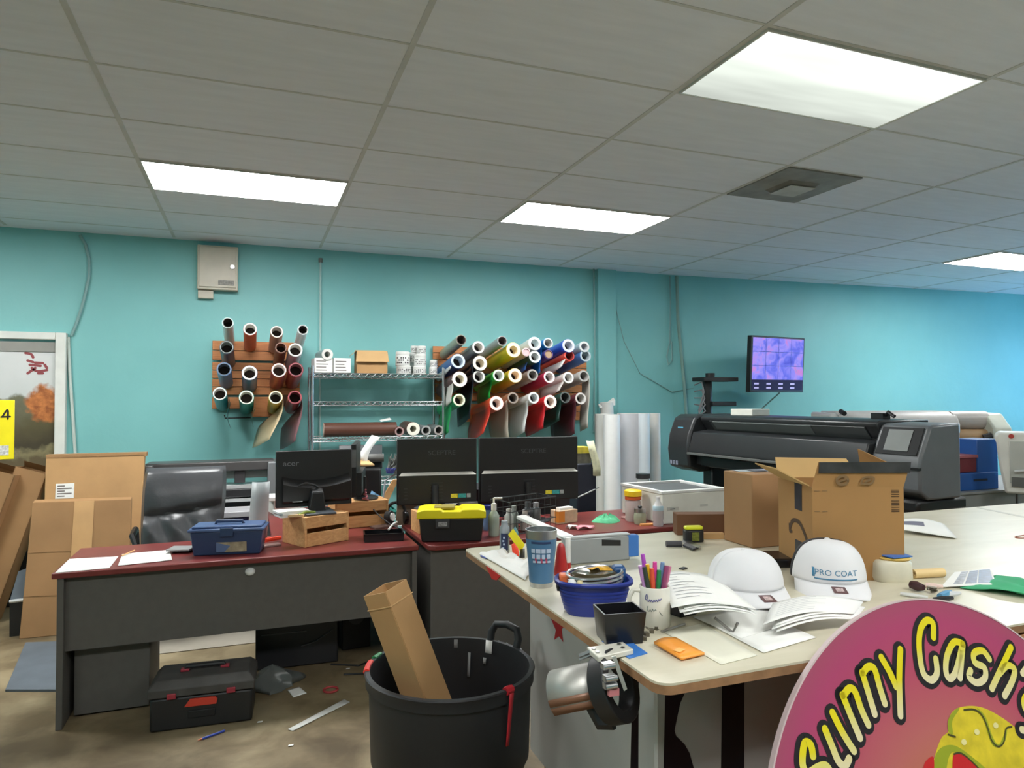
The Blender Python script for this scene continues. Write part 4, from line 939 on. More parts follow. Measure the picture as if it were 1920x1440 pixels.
tag(B(T(o, 0)).bx(-.4, .35, 0, .16, 0, .95).out('black_case', M('black_case', (28, 28, 30), .6), bev=.02), 'tall black case in the shade behind the leaning cartons', 'case')
q = [aty(18, 1128, 5.45), aty(50, 1124, 5.45), aty(50, 1066, 5.52), aty(34, 1072, 5.52)]
t = thing('plastic_board', 'grey plastic board with bright lower edge behind the front carton', 'board', (q[0]+q[1])/2)
t.location.z = 0
B().hexa(q, (0, .01, 0)).out('sheet', M('slate_mat', (92, 100, 108), .8), t); B().tube([q[0], q[1]], .012).out('bright_edge', SIL, t)
B().hexa([V((q[0].x, 5.455, 0)), V((q[1].x, 5.455, 0)), q[1], q[0]], (0, .01, 0)).out('lower_part', BLACK, t)
# yellow carton on top of the leaning cartons
p = atd(3, 862, 4.9); zt = atd(3, 750, 4.9).z
t = thing('yellow_carton', 'tall narrow yellow carton with black mark standing on the leaning boxes', 'box', p)
m = T(p, .27)
B(m).bx(-.115, .072, 0, .09, .0, zt-p.z).out('carton_body', YEL, t, bev=.004)
b = B(m @ basis((0, -.001, 0), (1, 0, 0), (0, 0, 1), (0, -1, 0))); h = zt-p.z
b.ribbon([(.0, h-.12), (.03, h-.07), (.032, h-.135)], .012, 0); b.ribbon([(-.005, h-.12), (.045, h-.118)], .012, .0001)
b.out('black_mark', BLACK, t)
B(m).bx(-.05, .04, -.0015, .0, .03, .1).out('barcode_sticker', M('barcode', (200, 200, 196), .6, var=.4, scale=70), t)
# ================================================================ WORKBENCH
BZ = 1.0
m, nt, p, tc = nodemat('melamine_top', .32)
f = noise(nt, mapped(nt, tc.outputs['Object'], (1, 3, 1), (0, 0, 0), (0, 0, .4)), 2.2, 7, .6)
nt.links.new(ramp(nt, f, [(.3, (194, 188, 164)), (.55, (210, 204, 182)), (.8, (216, 212, 194))]).outputs['Color'], p.inputs['Base Color']); TOPM = m
t = thing('workbench', 'large white topped wooden workbench covered with caps, boxes and papers', 'workbench', (2.6, 1.8, 0))
bx0, bx1, by0, by1 = .745, 4.35, 1.165, 2.485
def rr(x0, x1, y0, y1, r=.035):
    P = []
    for cx, cy, a0 in ((x1-r, y1-r, 0), (x0+r, y1-r, pi/2), (x0+r, y0+r, pi), (x1-r, y0+r, 1.5*pi)):
        P += [(cx+r*cos(a0+i*pi/12), cy+r*sin(a0+i*pi/12)) for i in range(7)]
    return P
B().prism(rr(bx0, bx1, by0, by1), BZ-.005, BZ).out('white_top', TOPM, t)
B().prism(rr(bx0, bx1, by0, by1), BZ-.023, BZ-.0052).out('plywood_edge', WOODE, t)
B().bx(1.38, bx1-.02, by0+.002, by0+.012, BZ-.075, BZ-.03).out('front_lip', BENCHW, t)
b = B().bx(1.36, bx1-.1, by0+.05, by0+.09, BZ-.2, BZ-.03); b.out('front_apron', BENCHW, t)
B().bx(1.03, bx1-.1, by1-.14, by1-.1, BZ-.2, BZ-.03).out('rear_apron', BENCHW, t)
for x, y in ((1.34, by0+.1), (1.03, by1-.18), (bx1-.2, by0+.1), (bx1-.2, by1-.18)): B().bx(x, x+.09, y, y+.09, 0, BZ-.03).out('leg', BENCHW, t)
B().bx(1.01, bx1-.2, by0+.22, by1-.15, .24, .258).out('lower_shelf', BENCHW, t)
seam = B().hexa([atz(1830, 952, BZ), atz(1834, 951, BZ), atz(1990, 982, BZ), atz(1986, 984, BZ)], (0, 0, .0006)); seam.out('seam', M('seam_grey', (190, 186, 170), .5), t)
# end panel with red star, hanging pennant
GREYP = M('grey_white_panel', (188, 187, 182), .5, var=.05, scale=2)
pa = tag(B().bx(.985, 1.0, 1.4, 2.42, .25, BZ-.03).out('end_board', GREYP), 'grey white board closing the left end of the workbench, with red star', 'board')
pm = basis((.9845, 0, 0), (0, -1, 0), (0, 0, 1), (-1, 0, 0))
def onx(px, py, X=.984): q = atx(px, py, X); return (-q.y, q.z)
b = B(pm); b.add([(*onx(1033, 1160), .0006), (*onx(1045, 1167), .0006), (*onx(1062, 1171), .0006), (*onx(1053, 1180), .0006), (*onx(1056, 1204), .0006), (*onx(1048, 1193), .0006), (*onx(1039, 1200), .0006), (*onx(1042, 1181), .0006)], [(0, 1, 2, 3, 4, 5, 6, 7)])
b.out('red_star', M('star_red', (176, 40, 44), .5), pa)
q = [aty(911, 1062, 2.52), aty(938, 1077, 2.49), aty(930, 1088, 2.5), aty(922, 1085, 2.505)]
q = [atx(911, 1061, .743), atx(938, 1080, .743), atx(931, 1088, .743), atx(922, 1086, .743)]
tag(B().hexa(q, (.002, 0, 0)).out('pennant', M('pennant_red', (196, 44, 40), .5)), 'red flag shaped sticker hanging from the left bench edge', 'sticker')
# boards standing under the front of the bench, with black cut shapes
b = B().bx(.86, 1.3, 1.355, 1.37, .05, BZ-.03)
BYF = 1.355
pb = tag(b.out('lettered_board', GREYP), 'white board with tall black shapes standing under the near end of the bench', 'board')
BK = M('vinyl_black', (24, 24, 28), .35)
fm = basis((0, BYF, 0), (1, 0, 0), (0, 0, 1), (0, -1, 0))
def ony(px, py, Y=BYF-.001): q = aty(px, py, Y); return (q.x, q.z, .0008)
for pts in ([(1186, 1262), (1198, 1262), (1196, 1620), (1178, 1620)], [(1248, 1278), (1285, 1270), (1284, 1300), (1276, 1318), (1271, 1340), (1265, 1370), (1268, 1380), (1284, 1396), (1293, 1412), (1301, 1440), (1306, 1500), (1300, 1620), (1240, 1620)], [(1354, 1255), (1396, 1245), (1395, 1620), (1350, 1620)]):
    B(fm).add([ony(*q) for q in pts], [tuple(range(len(pts)))]).out('black_shape', BK, pb)
pb2 = B().bx(1.3, 1.325, 1.36, 1.37, .05, .9); pb2.out('board_edge', GREYP, pb)
tag(B().bx(1.02, 1.3, 1.6, 2.2, .2585, .7).out('black_crate', M('crate_black', (26, 26, 28), .6), bev=.01), 'black crate in the shade on the shelf under the bench', 'crate')
# cap hooping jig clamped on the corner
o = V((.70, 1.36, BZ)); t = thing('cap_hooping_jig', 'steel cap hooping jig with half cylinder clamped to the bench corner', 'clamp', (.7, 1.34, BZ))
R3 = lambda px, py, d: atd(px, py, d)
ALU = M('aluminium', (200, 198, 190), .35, .6)
q = [atz(1100, 1213, BZ+.014), atz(1122, 1232, BZ+.014), atz(1188, 1217, BZ+.014), atz(1168, 1203, BZ+.014)]
pl = B().hexa(q, (0, 0, -.012)).out('top_plate', M('pale_aluminium', (214, 212, 200), .4, .2), t, bev=.002)
b = B()
for fa, fb in ((.1, .3), (.1, .62), (.8, .3), (.78, .7)):
    p = (q[0]*(1-fa)+q[3]*fa)*(1-fb)+(q[1]*(1-fa)+q[2]*fa)*fb; e = (q[3]-q[0]).normalized(); b.cyl(p, p+V((0, 0, .0025)), .005, n=10)
b.out('bolt', STEEL, pl)
D0 = 1.5
ca, cb = R3(1044, 1302, 1.54), R3(1130, 1284, 1.5); ax = (cb-ca).normalized(); rad = .05
eu = (UP-ax*UP.dot(ax)).normalized(); ev = ax.cross(eu)
g = [[p+(eu*cos(a)+ev*sin(a))*rad for p in (ca, ca*.5+cb*.5, cb)] for a in [-1.1*pi/2+i*(pi*1.35)/22 - .35 for i in range(23)]]
hc = B().sheet(g).out('curved_plate', M('satin_steel', (186, 184, 178), .45, .55), t, solid=.003)
gg = [[p+(eu*cos(a)+ev*sin(a))*(rad+.0022) for p in (ca+ax*.004, cb-ax*.004)] for a in [1.28, 1.34]]
b = B()
for a0, a1 in ((1.42, 1.72), (1.78, 2.14)):
    b.sheet([[p+(eu*cos(a)+ev*sin(a))*(rad+.0025) for p in (ca, cb)] for a in (a0, a1)])
b.out('brown_band', M('brown_band', (140, 100, 78), .4, .2), hc, solid=.001)
ra, rb = R3(1136, 1290, 1.49), R3(1166, 1284, 1.47); ax2 = (rb-ra).normalized()
B().pipe(ra, rb, .075, .05, 36).out('ring', BLACK, t, bev=.003)
eu2 = (UP-ax2*UP.dot(ax2)).normalized(); ev2 = ax2.cross(eu2)
b = B()
for a in (-.15, .35): 
    d = (eu2*cos(a*1.6)-FW*.0); c = ra+(eu2*(.035-.07*abs(a)))-FW*.05
for k, (px, py) in enumerate(((1138, 1247), (1142, 1270), (1142, 1284))):
    c = R3(px, py, 1.41); b.box(tuple(c), (.024, .012, .012)); b.cyl(c+V((-.012, -.008, 0)), c+V((.012, -.012, .002)), .006, n=10)
b.out('spring_roller', CHROME, t)
c = R3(1150, 1297, 1.405); B().box(tuple(c), (.022, .01, .014)).out('pink_pad', M('pink_pad', (190, 120, 124), .5), t)
B().hexa([R3(1147, 1232, 1.43), R3(1155, 1230, 1.43), R3(1176, 1292, 1.42), R3(1170, 1296, 1.42)], FW*.004).out('side_strut', ALU, t)
B().tube([R3(1120, 1300, 1.5), R3(1116, 1330, 1.49), R3(1128, 1352, 1.48), R3(1150, 1350, 1.47)], .02).out('clamp_arm', BLACK, t)
b = B(); b.tube([R3(1086, 1230, 1.5), R3(1106, 1222, 1.5)], .005, 8).tube([R3(1086, 1236, 1.5), R3(1108, 1228, 1.5)], .004, 8); b.out('spring_rod', CHROME, t)
B().hexa([atz(1150, 1206, .98), atz(1120, 1230, .98), R3(1146, 1240, 1.5), R3(1160, 1225, 1.5)], (0, 0, -.01)).out('bracket', BLACK, t)
# flat things on the near corner
Zb = lambda pts: [atz(x, y, BZ) for x, y in pts]
tag(B().hexa([p+V((0, 0, .0005)) for p in Zb([(1128, 1203), (1180, 1236), (1214, 1226), (1172, 1196)])], (0, 0, .0015)).out('blue_card', M('blue_card', (62, 120, 196), .4)), 'flat blue plastic card under the hooping jig plate', 'card')
q = Zb([(1226, 1212), (1278, 1241), (1321, 1231), (1266, 1201)])
t = thing('orange_envelope', 'folded orange plastic envelope on the near corner of the bench', 'envelope', (q[0]+q[2])/2)
g = [[(q[0]*(1-u)+q[3]*u)*(1-v)+(q[1]*(1-u)+q[2]*u)*v+V((0, 0, .002+.01*(1-v)*sin(pi*min(1, u+.1))*.6+.004)) for u in [i/6 for i in range(7)]] for v in [i/6 for i in range(7)]]
B().sheet(g).out('film', M('orange_film', (246, 160, 62), .35), t, solid=.005)
c = (q[1]*.8+q[3]*.2)+V((.004, .01, .011)); B(T(c, .4)).bx(-.01, .012, -.008, .008, 0, .001).out('clear_window', M('pale_orange', (252, 190, 100), .3), t)
sheet_paper('film_sheet', 'cream backing sheet lying right of the orange envelope', Zb([(1245, 1186), (1352, 1247), (1420, 1230), (1318, 1170)]), BZ+.0012, M('cream_film', (228, 226, 208), .35), cat='sheet')
sheet_paper('paper_sheet', 'flat white sheet at the front bench edge below the paper piles', Zb([(1330, 1172), (1432, 1226), (1530, 1197), (1440, 1158)]), BZ+.0025)
sheet_paper('paper_sheet', 'white sheet under the tilted paper pile in the middle of the bench', Zb([(1300, 1160), (1390, 1200), (1500, 1165), (1420, 1135)]), BZ+.004)
# tilted paper piles
def pile(label, q, z, lift, n, ink):
    q = [V(p) for p in q]; c = (q[0]+q[2])/2
    t = thing('paper_pile', label, 'paper', (c.x, c.y, BZ), 'invoices lying on the bench')
    for k in range(n):
        off = V((.006*k*(-1)**k, .008*k, 0)); g = []
        for i in range(9):
            row = []
            for j in range(9):
                u, v = j/8, i/8
                p = (q[0]*(1-u)+q[3]*u)*(1-v)+(q[1]*(1-u)+q[2]*u)*v
                row.append(V((p.x, p.y, z+lift(u, v)-.004*(n-1-k)))+off)
            g.append(row)
        sh = B().sheet(g).out('sheet', PAPER, t, solid=.0009)
    b = B(); r = random.Random(len(label))
    def S(u, v):
        p = (q[0]*(1-u)+q[3]*u)*(1-v)+(q[1]*(1-u)+q[2]*u)*v; return V((p.x, p.y, z+lift(u, v)+.0012))+off
    for k in range(ink):
        v = .1+.8*k/ink; u0, u1 = .12, .25+.5*r.random()
        for i in range(6):
            a, e = u0+(u1-u0)*i/6, u0+(u1-u0)*(i+1)/6
            b.add([S(a, v), S(e, v), S(e, v+.012), S(a, v+.012)], [(0, 1, 2, 3)])
    b.out('print', M('pale_ink', (170, 172, 176), .7), sh)
# left pile: near edge raised by a hidden paper holder, far edges low
pile('pile of printed invoices bent upward between the mug and the left cap', [atz(1256, 1085, BZ+.03), atz(1283, 1160, BZ+.045), atz(1420, 1166, BZ+.03), atz(1345, 1092, BZ+.03)], BZ+.02, lambda u, v: .02+.025*v*(1-.3*u)+.012*sin(pi*u), 4, 9)
pile('pile of printed invoices in front of the lettered cap', [atz(1472, 1133, BZ+.03), atz(1455, 1174, BZ+.03), atz(1604, 1163, BZ+.02), atz(1622, 1140, BZ+.02)], BZ+.01, lambda u, v: .018+.02*sin(pi*u*.9)*(1-.2*v), 4, 8)
b = B(); a, c = atz(1340, 1158, BZ+.03), atz(1374, 1186, BZ+.003); e = atz(1383, 1168, BZ+.03); b.tube([a, c, e], .0035)
tag(b.out('wire_prop', M('wire_grey', (120, 118, 114), .4, .5)), 'bent grey wire prop under the tilted invoices', 'wire')
# crumpled paper at the far left corner
q = Zb([(898, 1040), (985, 1090), (1005, 1062), (935, 1036)]); r = random.Random(2)
g = [[(q[0]*(1-u)+q[3]*u)*(1-v)+(q[1]*(1-u)+q[2]*u)*v+V((0, 0, .004+.03*abs(sin(7*u+4*v)*cos(9*v+2*u))*(.3+.7*r.random())*min(1, 2*u))) for u in [i/8 for i in range(9)]] for v in [i/10 for i in range(11)]]
t = thing('crumpled_paper', 'crumpled white paper at the far left corner of the bench', 'paper', q[0]); B().sheet(g).out('sheet', PAPER, t, solid=.001)
B().hexa([p+V((0, 0, .002)) for p in Zb([(900, 1044), (912, 1049), (925, 1042), (912, 1038)])], (0, 0, .0022)).out('blue_print', M('blue_ink', (70, 90, 170), .5), t)
# tumbler
c = atz(1015, 1098, BZ); SCALE = dep(c)/FOC
t = thing('tumbler', 'blue steel tumbler with printed design near the left bench edge', 'tumbler', c)
hT = .168; r0, r1 = .034, .0475
B().lathe([(.0001, 0), (r0, 0), (r0+.001, .014)], c, 40).out('base', STEEL, t)
B().lathe([(r0+.0015, .014), (r0+.003, .02), (r0+.0045, .06), (r1-.001, hT-.025)], c, 40).out('body', M('denim_blue', (74, 116, 152), .4), t)
B().lathe([(r1-.0015, hT-.025), (r1, hT), (r1-.003, hT), (r1-.005, hT-.03), (r0-.003, .03), (.0001, .03)], c, 40).out('rim', STEEL, t)
def around(b, c, r, z, a, w, h, off=.0008):
    vs = []
    for i in range(4):
        aa = a-w/2/r+w/r*i/3; vs.append((aa, ))
    b.add([V((c.x+(r+off)*cos(x[0]), c.y+(r+off)*sin(x[0]), c.z+z+dz)) for dz in (0, h) for x in vs], [(0, 1, 5, 4), (1, 2, 6, 5), (2, 3, 7, 6)])
va = atan2(-c.y, -c.x)
rz = lambda z: r0+.0045+(r1-.001-r0-.0045)*max(0, z-.06)/(hT-.085)
b = B()
for i, (da, w) in enumerate(((-.55, .012), (-.2, .014), (.15, .012), (.5, .014))):
    around(b, c, rz(.125), .105, va+da, w, .012); around(b, c, rz(.11), .088, va+da, w*.8, .013); around(b, c, rz(.1), .076, va+da+.05, w*.7, .006)
b.out('white_print', M('print_white', (176, 190, 210), .5), t)
b = B()
for da in (-.38, .02, .36): around(b, c, rz(.09), .076, va+da, .006, .014, .001)
b.out('red_print', M('print_red', (170, 70, 96), .5), t)
b = B()
for da, w in ((-.45, .02), (0, .03), (.42, .02)): around(b, c, rz(.14), .132, va+da, w, .006)
b.out('dark_print', M('print_navy', (40, 56, 92), .5), t)
# cylinder lettered can, squeegee cards, red bottle
c = atz(946, 1036, BZ)
t = thing('spray_can', 'slim can with navy and white label at the far left bench corner', 'can', c)
B().lathe([(.0001, 0), (.017, 0), (.018, .005), (.018, .09), (.012, .1), (.012, .115), (.0001, .116)], c, 24).out('can_body', M('can_grey', (150, 154, 158), .35, .3), t)
va = atan2(-c.y, -c.x); b = B()
for k in range(-2, 3): around(b, c, .018, .012, va+k*.3, .0054, .06)
b.out('navy_label', M('label_navy', (38, 48, 84), .5), t)
b = B()
for k in range(4): around(b, c, .018, .018+.012*k, va-.25+.15*(k % 2), .006, .006, .0012)
b.out('label_print', M('print_white', (176, 190, 210), .5), t)
c = atz(972, 1045, BZ)
t = thing('squeegee', 'bright yellow squeegee leaning left behind the tumbler', 'squeegee', c)
q = [atd(953, 1003, 2.48), atd(976, 1035, 2.46), atd(984, 1022, 2.46), atd(962, 992, 2.48)]
B().hexa(q, FW*.012).out('yellow_blade', YEL, t); 
q2 = [atd(960, 998, 2.49), atd(972, 1008, 2.49), atd(972, 998, 2.49), atd(966, 988, 2.49)]
B().hexa(q2, FW*.01).out('light_blue_blade', M('pale_blue', (110, 160, 180), .5), t)
B().hexa([atd(976, 1030, 2.46), atd(984, 1030, 2.46), atz(984, 1046, BZ), atz(974, 1046, BZ)], FW*.012).out('handle', BLACK, t)
c = atz(968, 1046, BZ); b = B(); b.tube([c+V((0, 0, .006)), atd(966, 1030, dep(c)), atd(962, 1020, dep(c))], [.011, .012, .007])
t = tag(b.out('cutter', M('signal_orange', (240, 72, 44), .4)), 'small orange cutter standing below the yellow squeegee', 'cutter')
c = atz(1052, 1078, BZ)
t = thing('red_bottle', 'red cone shaped bottle behind the blue tumbler', 'bottle', c)
B().lathe([(.0001, 0), (.022, 0), (.023, .01), (.012, .09), (.006, .1), (.0001, .102)], c, 24).out('bottle_body', M('bottle_red', (176, 36, 36), .35), t)
c = atz(1062, 1074, BZ)+V((.03, .05, 0)); t = thing('marker_pen', 'white marker with red foot standing beside the red bottle', 'pen', c)
B().cyl(c, c+V((0, 0, .02)), .009, n=14).out('foot', M('bottle_red', (176, 36, 36), .35), t); B().cyl(c+V((0, 0, .02)), c+V((0, 0, .1)), .009, n=14).out('barrel', WHITE, t)
# grey case standing on edge with white strip
q = [atz(1072, 1062, BZ), atz(1182, 1050, BZ)]
d = dep(q[1]); zt = atd(1180, 1003, d).z
t = thing('grey_case', 'slim grey plastic case standing on its edge behind the blue basket', 'case', (q[0]+q[1])/2)
q0 = V((q[0].x-.02, q[0].y+.015, BZ))
e = (q[1]-q0); nn = V((-e.y, e.x, 0)).normalized()*.03
GP = M('grey_clear_plastic', (150, 154, 154), .3)
hh = zt-BZ
B().hexa([q0, q[1], q[1]+V((0, 0, hh)), q0+V((0, 0, hh))], nn).out('case_body', GP, t, bev=.006)
B().hexa([q0+V((0, 0, hh)), q[1]+V((0, 0, hh)), q[1]+V((0, 0, hh+.005)), q0+V((0, 0, hh+.005))], nn*1.05).out('case_rim', M('rim_pale', (166, 169, 168), .4), t)
u = e.normalized(); B().hexa([q0+u*(e.length*.56)+V((0, 0, hh*.66))-nn*.03, q0+u*(e.length*.85)+V((0, 0, hh*.6))-nn*.03, q0+u*(e.length*.85)+V((0, 0, hh*.82))-nn*.03, q0+u*(e.length*.56)+V((0, 0, hh*.9))-nn*.03], nn*.03).out('black_label', BLACK, t)
B().hexa([q[1]-u*.012+V((0, 0, .01)), q[1]+u*.035+V((0, 0, .01)), q[1]+u*.035+V((0, 0, hh*.97)), q[1]-u*.012+V((0, 0, hh))], nn).out('blue_end', M('blue_card', (62, 120, 196), .4), t, bev=.004)
A0, A1 = atd(1068, 1014, d-.02), atd(968, 968, d+.3); s = V((.055, .02, 0)); 
A0 = atd(1070, 1010, d-.03); A1 = atd(968, 967, d+.28); C0 = atd(1098, 1013, d-.03); C1 = atd(985, 965, d+.28)
A0 = atd(1075, 1016, d-.04)
b = B().hexa([A0, C0, C1, A1], (0, 0, -.012))
tag(b.out('white_strip', WHITE, bev=.002), 'long white plastic channel lying over the grey case toward the desk', 'strip')
c = atz(985, 1048, BZ)
# blue tub basket with contents
c = atz(1113, 1146, BZ); t = thing('plastic_basket', 'oval royal blue plastic basket full of hoops near the bench edge', 'basket', c)
CB = M('royal_blue', (36, 54, 140), .4); an = -.36
mb = T(c, an)
B(mb).lathe([(.0001, 0), (.062, 0), (.068, .01), (.083, .085), (.087, .088), (.09, .085), (.09, .078)], (0, 0, 0), 44, 1.12, .82, 2.6).out('basket_body', CB, t, solid=.003)
b = B(mb)
for i in range(6): b.lathe([(.0695+.0022*i, .013+.009*i), (.0712+.0022*i, .0165+.009*i), (.0705+.0022*i, .02+.009*i)], (0, 0, 0), 44, 1.12, .82, 2.6)
b.out('ribbing', CB, t)
for s in (-1,): B(mb).bx(s*.0925-.004, s*.0925+.004, -.02, .02, .058, .068).out('handle_slot', BLACK, t)
# hoops stacked in the basket
c2 = V((c.x+.008, c.y+.01, BZ))
for k, (z_, lab) in enumerate(((.078, 'lowest chrome hoop in the blue basket'), (.088, 'middle chrome hoop in the blue basket'), (.098, 'top chrome hoop in the blue basket'))):
    b = B(T(c2, 0)); b.tube([(.074*cos(a), .066*sin(a), z_+.004*cos(a)) for a in [i*2*pi/40 for i in range(40)]], .0042, 8, closed=True)
    tag(b.out('hoop', CHROME), lab, 'hoop', 'chrome hoops in the blue basket')
t = thing('tape_roll', 'dark roll with yellow film inside the chrome hoops', 'tape', c2+V((0, 0, .02)))
B(T(c2, 0)).lathe([(.0001, .094), (.02, .1), (.055, .102), (.064, .096), (.064, .03), (.0001, .03)], (0, 0, 0), 32, 1, .78).out('dark_disc', M('bronze_film', (76, 68, 48), .2, .4, var=.4, scale=25), t)
b = B(T(c2, 0)); b.sheet([[V(((.015+.035*v)*cos(a), (.015+.035*v)*sin(a)*.8, 1055e-4+.003*sin(3*a)-.0015*v)) for v in (0, .5, 1)] for a in [-.3+i*.22 for i in range(10)]]); b.out('yellow_film', M('amber_film', (214, 160, 40), .25), t, solid=.001)
b = B(mb); b.box((-.074, .012, .08), (.03, .035, .03)); tag(b.out('orange_piece', M('orange_plastic', (220, 108, 60), .5), bev=.004), 'orange plastic piece at the left end of the blue basket', 'cap')
b = B(mb); b.sph((-.06, -.04, .084), .011, 12); tag(b.out('white_bead', WHITE), 'white knob lying in the blue basket', 'knob')
b = B(mb); b.sph((-.04, -.046, .084), .009, 12); tag(b.out('cream_bead', M('cream_plastic', (230, 214, 160), .5)), 'cream coloured knob lying in the blue basket', 'knob')
b = B(mb); b.box((.072, .04, .08), (.035, .04, .06)); tag(b.out('navy_cup', M('navy_cup', (30, 74, 124), .4), bev=.008), 'dark blue cup at the rear of the blue basket', 'cup')
# black parts bin
c = atz(1168, 1196, BZ); m_ = T((.80, 1.42, BZ), -.17)
t = thing('parts_bin', 'small open black parts bin in front of the blue basket', 'bin', (.80, 1.42, BZ))
b = B(m_); w, d_, h = .05, .042, .072
for s in (-1, 1):
    b.add([(s*w*.85, -d_*.85, 0), (s*w*.85, d_*.85, 0), (s*w, d_, h), (s*w, -d_, h), (s*w*.8, -d_*.8, .004), (s*w*.8, d_*.8, .004), (s*w*.93, d_*.93, h), (s*w*.93, -d_*.93, h)], [(0, 1, 2, 3), (4, 7, 6, 5), (3, 2, 6, 7)])
    b.add([(-w*.85, s*d_*.85, 0), (w*.85, s*d_*.85, 0), (w, s*d_, h), (-w, s*d_, h), (-w*.8, s*d_*.8, .004), (w*.8, s*d_*.8, .004), (w*.93, s*d_*.93, h), (-w*.93, s*d_*.93, h)], [(0, 1, 2, 3), (4, 7, 6, 5), (3, 2, 6, 7)])
b.bx(-w*.85, w*.85, -d_*.85, d_*.85, 0, .004); b.out('bin_body', BLACKG, t)
tag(B(m_).bx(-.012, .002, -.01, .0, .0045, .02).out('small_clip', STEEL), 'small metal clip lying inside the black parts bin', 'clip')
# mug with pens
c = atz(1228, 1172, BZ); c.z = BZ
t = thing('mug', 'white mug with handwritten note holding colourful pens', 'mug', c)
MUGM = M('mug_glaze', (222, 218, 206), .25); rm, hm = .037, .098
B().lathe([(.0001, 0), (rm-.003, 0), (rm, .004), (rm, hm-.002), (rm-.0015, hm), (rm-.0035, hm-.002), (rm-.0035, .006), (.0001, .006)], c, 40).out('mug_body', MUGM, t)
e = -RT; e = V((e.x, e.y, 0)).normalized()
P = [c+e*(rm-.002)+V((0, 0, .085)), c+e*(rm+.016)+V((0, 0, .086)), c+e*(rm+.026)+V((0, 0, .068)), c+e*(rm+.025)+V((0, 0, .045)), c+e*(rm+.014)+V((0, 0, .03)), c+e*(rm-.002)+V((0, 0, .03))]
B().tube(P, .0055, 10).out('handle', MUGM, t)
va = atan2(-c.y, -c.x)
def scribble(pts, w, mat, name):
    b = B()
    for (a0, z0), (a1, z1) in zip(pts, pts[1:]):
        p0, p1 = [V((c.x+(rm+.0005)*cos(va+a), c.y+(rm+.0005)*sin(va+a), BZ+z)) for a, z in ((a0, z0), (a1, z1))]
        b.tube([p0, p1], w, 5)
    b.out(name, mat, t)
my_ = V((FW.x, FW.y, 0)).normalized()
VI = M('violet_ink', (110, 108, 150), .6); GI = M('grey_green_ink', (120, 128, 120), .6)
scribble([(-.62, .07), (-.6, .08), (-.52, .083), (-.45, .078), (-.5, .072), (-.57, .07), (-.4, .066), (-.32, .072), (-.26, .066), (-.2, .072), (-.12, .066), (-.04, .072), (.02, .067), (.1, .073), (.18, .067), (.26, .074), (.33, .07), (.42, .075)], .0012, VI, 'violet_writing')
scribble([(-.5, .052), (-.44, .055), (-.46, .045), (-.36, .043), (-.3, .048), (-.22, .043), (-.14, .05), (-.06, .044), (.04, .049), (.1, .046)], .0009, GI, 'grey_writing')
scribble([(.3, .044), (.42, .036), (.5, .034)], .0009, GI, 'grey_writing')
r = random.Random(4)
for i, (col, px, py, lean, nm) in enumerate((((202, 150, 206), 1196, 1070, -.02, 'lilac'), ((60, 70, 60), 1203, 1072, -.01, 'dark green'), ((226, 178, 40), 1211, 1068, -.012, 'yellow'), ((226, 90, 60), 1218, 1075, -.005, 'coral'),
        ((220, 70, 160), 1226, 1064, 0, 'magenta'), ((46, 132, 80), 1232, 1078, .004, 'green'), ((120, 150, 190), 1236, 1065, .006, 'pale blue'), ((150, 70, 110), 1244, 1070, .012, 'plum'), ((206, 120, 150), 1250, 1072, .016, 'rose'), ((176, 80, 190), 1208, 1052, -.03, 'violet'))):
    k = -.0255+.051*((i*1.0)/8.0) if i < 9 else -.016
    rim = c+e*(-k)-my_*(.0125 if i % 2 else .002)*(1 if i < 9 else -1)+V((0, 0, hm))
    dv = (e*(-k)*.9+V((0, 0, .1)) + my_*(.004 if i % 2 else -.004)).normalized(); hh = (1108-py)*dep(c)/FOC
    tp = rim+dv*hh; bt = rim-dv*(hm-.012)
    tn = thing('marker_pen', nm+' pen standing in the white mug', 'pen', bt, 'pens in the white mug')
    mc = M('pen_'+nm.replace(' ', '_'), col, .35); L = tp-bt
    B().cyl(bt, bt+L*.72, .0055, n=14).out('barrel', mc, tn); B().cyl(bt+L*.72, tp, .0062, .005, n=14).out('cap', mc, tn)
# binder clips / keys in front of the mug
r = random.Random(9)
for i, (px, py) in enumerate(((1212, 1192), (1222, 1186), (1232, 1180), (1206, 1200))):
    p = atz(px, py, BZ); b = B(T((p.x, p.y, BZ), r.random()*3)); b.bx(-.008, .008, -.005, .005, 0, .008); b.tube([(-.006, .004, .008), (-.004, .014, .012), (.004, .014, .012), (.006, .004, .008)], .0012, 6)
    tag(b.out('binder_clip', M('clip_bronze', (110, 104, 92), .35, .6)), ('small metal binder clip lying beside the black parts bin', 'small metal binder clip touching the foot of the mug', 'small metal binder clip right in front of the mug', 'dark binder clip nearest the orange envelope')[i], 'clip', 'binder clips by the mug')
a, cc = atz(1240, 1184, BZ+.004), atz(1284, 1170, BZ+.004)
tag(B().tube([a, cc], .003).out('metal_rod', STEEL), 'thin steel rod lying right of the mug', 'rod')
tag(B(T(atz(1276, 1150, BZ), .2)).bx(-.03, .03, -.03, .03, 0, .035).out('black_block', BLACK, bev=.004), 'black block under the invoices right of the mug', 'block')
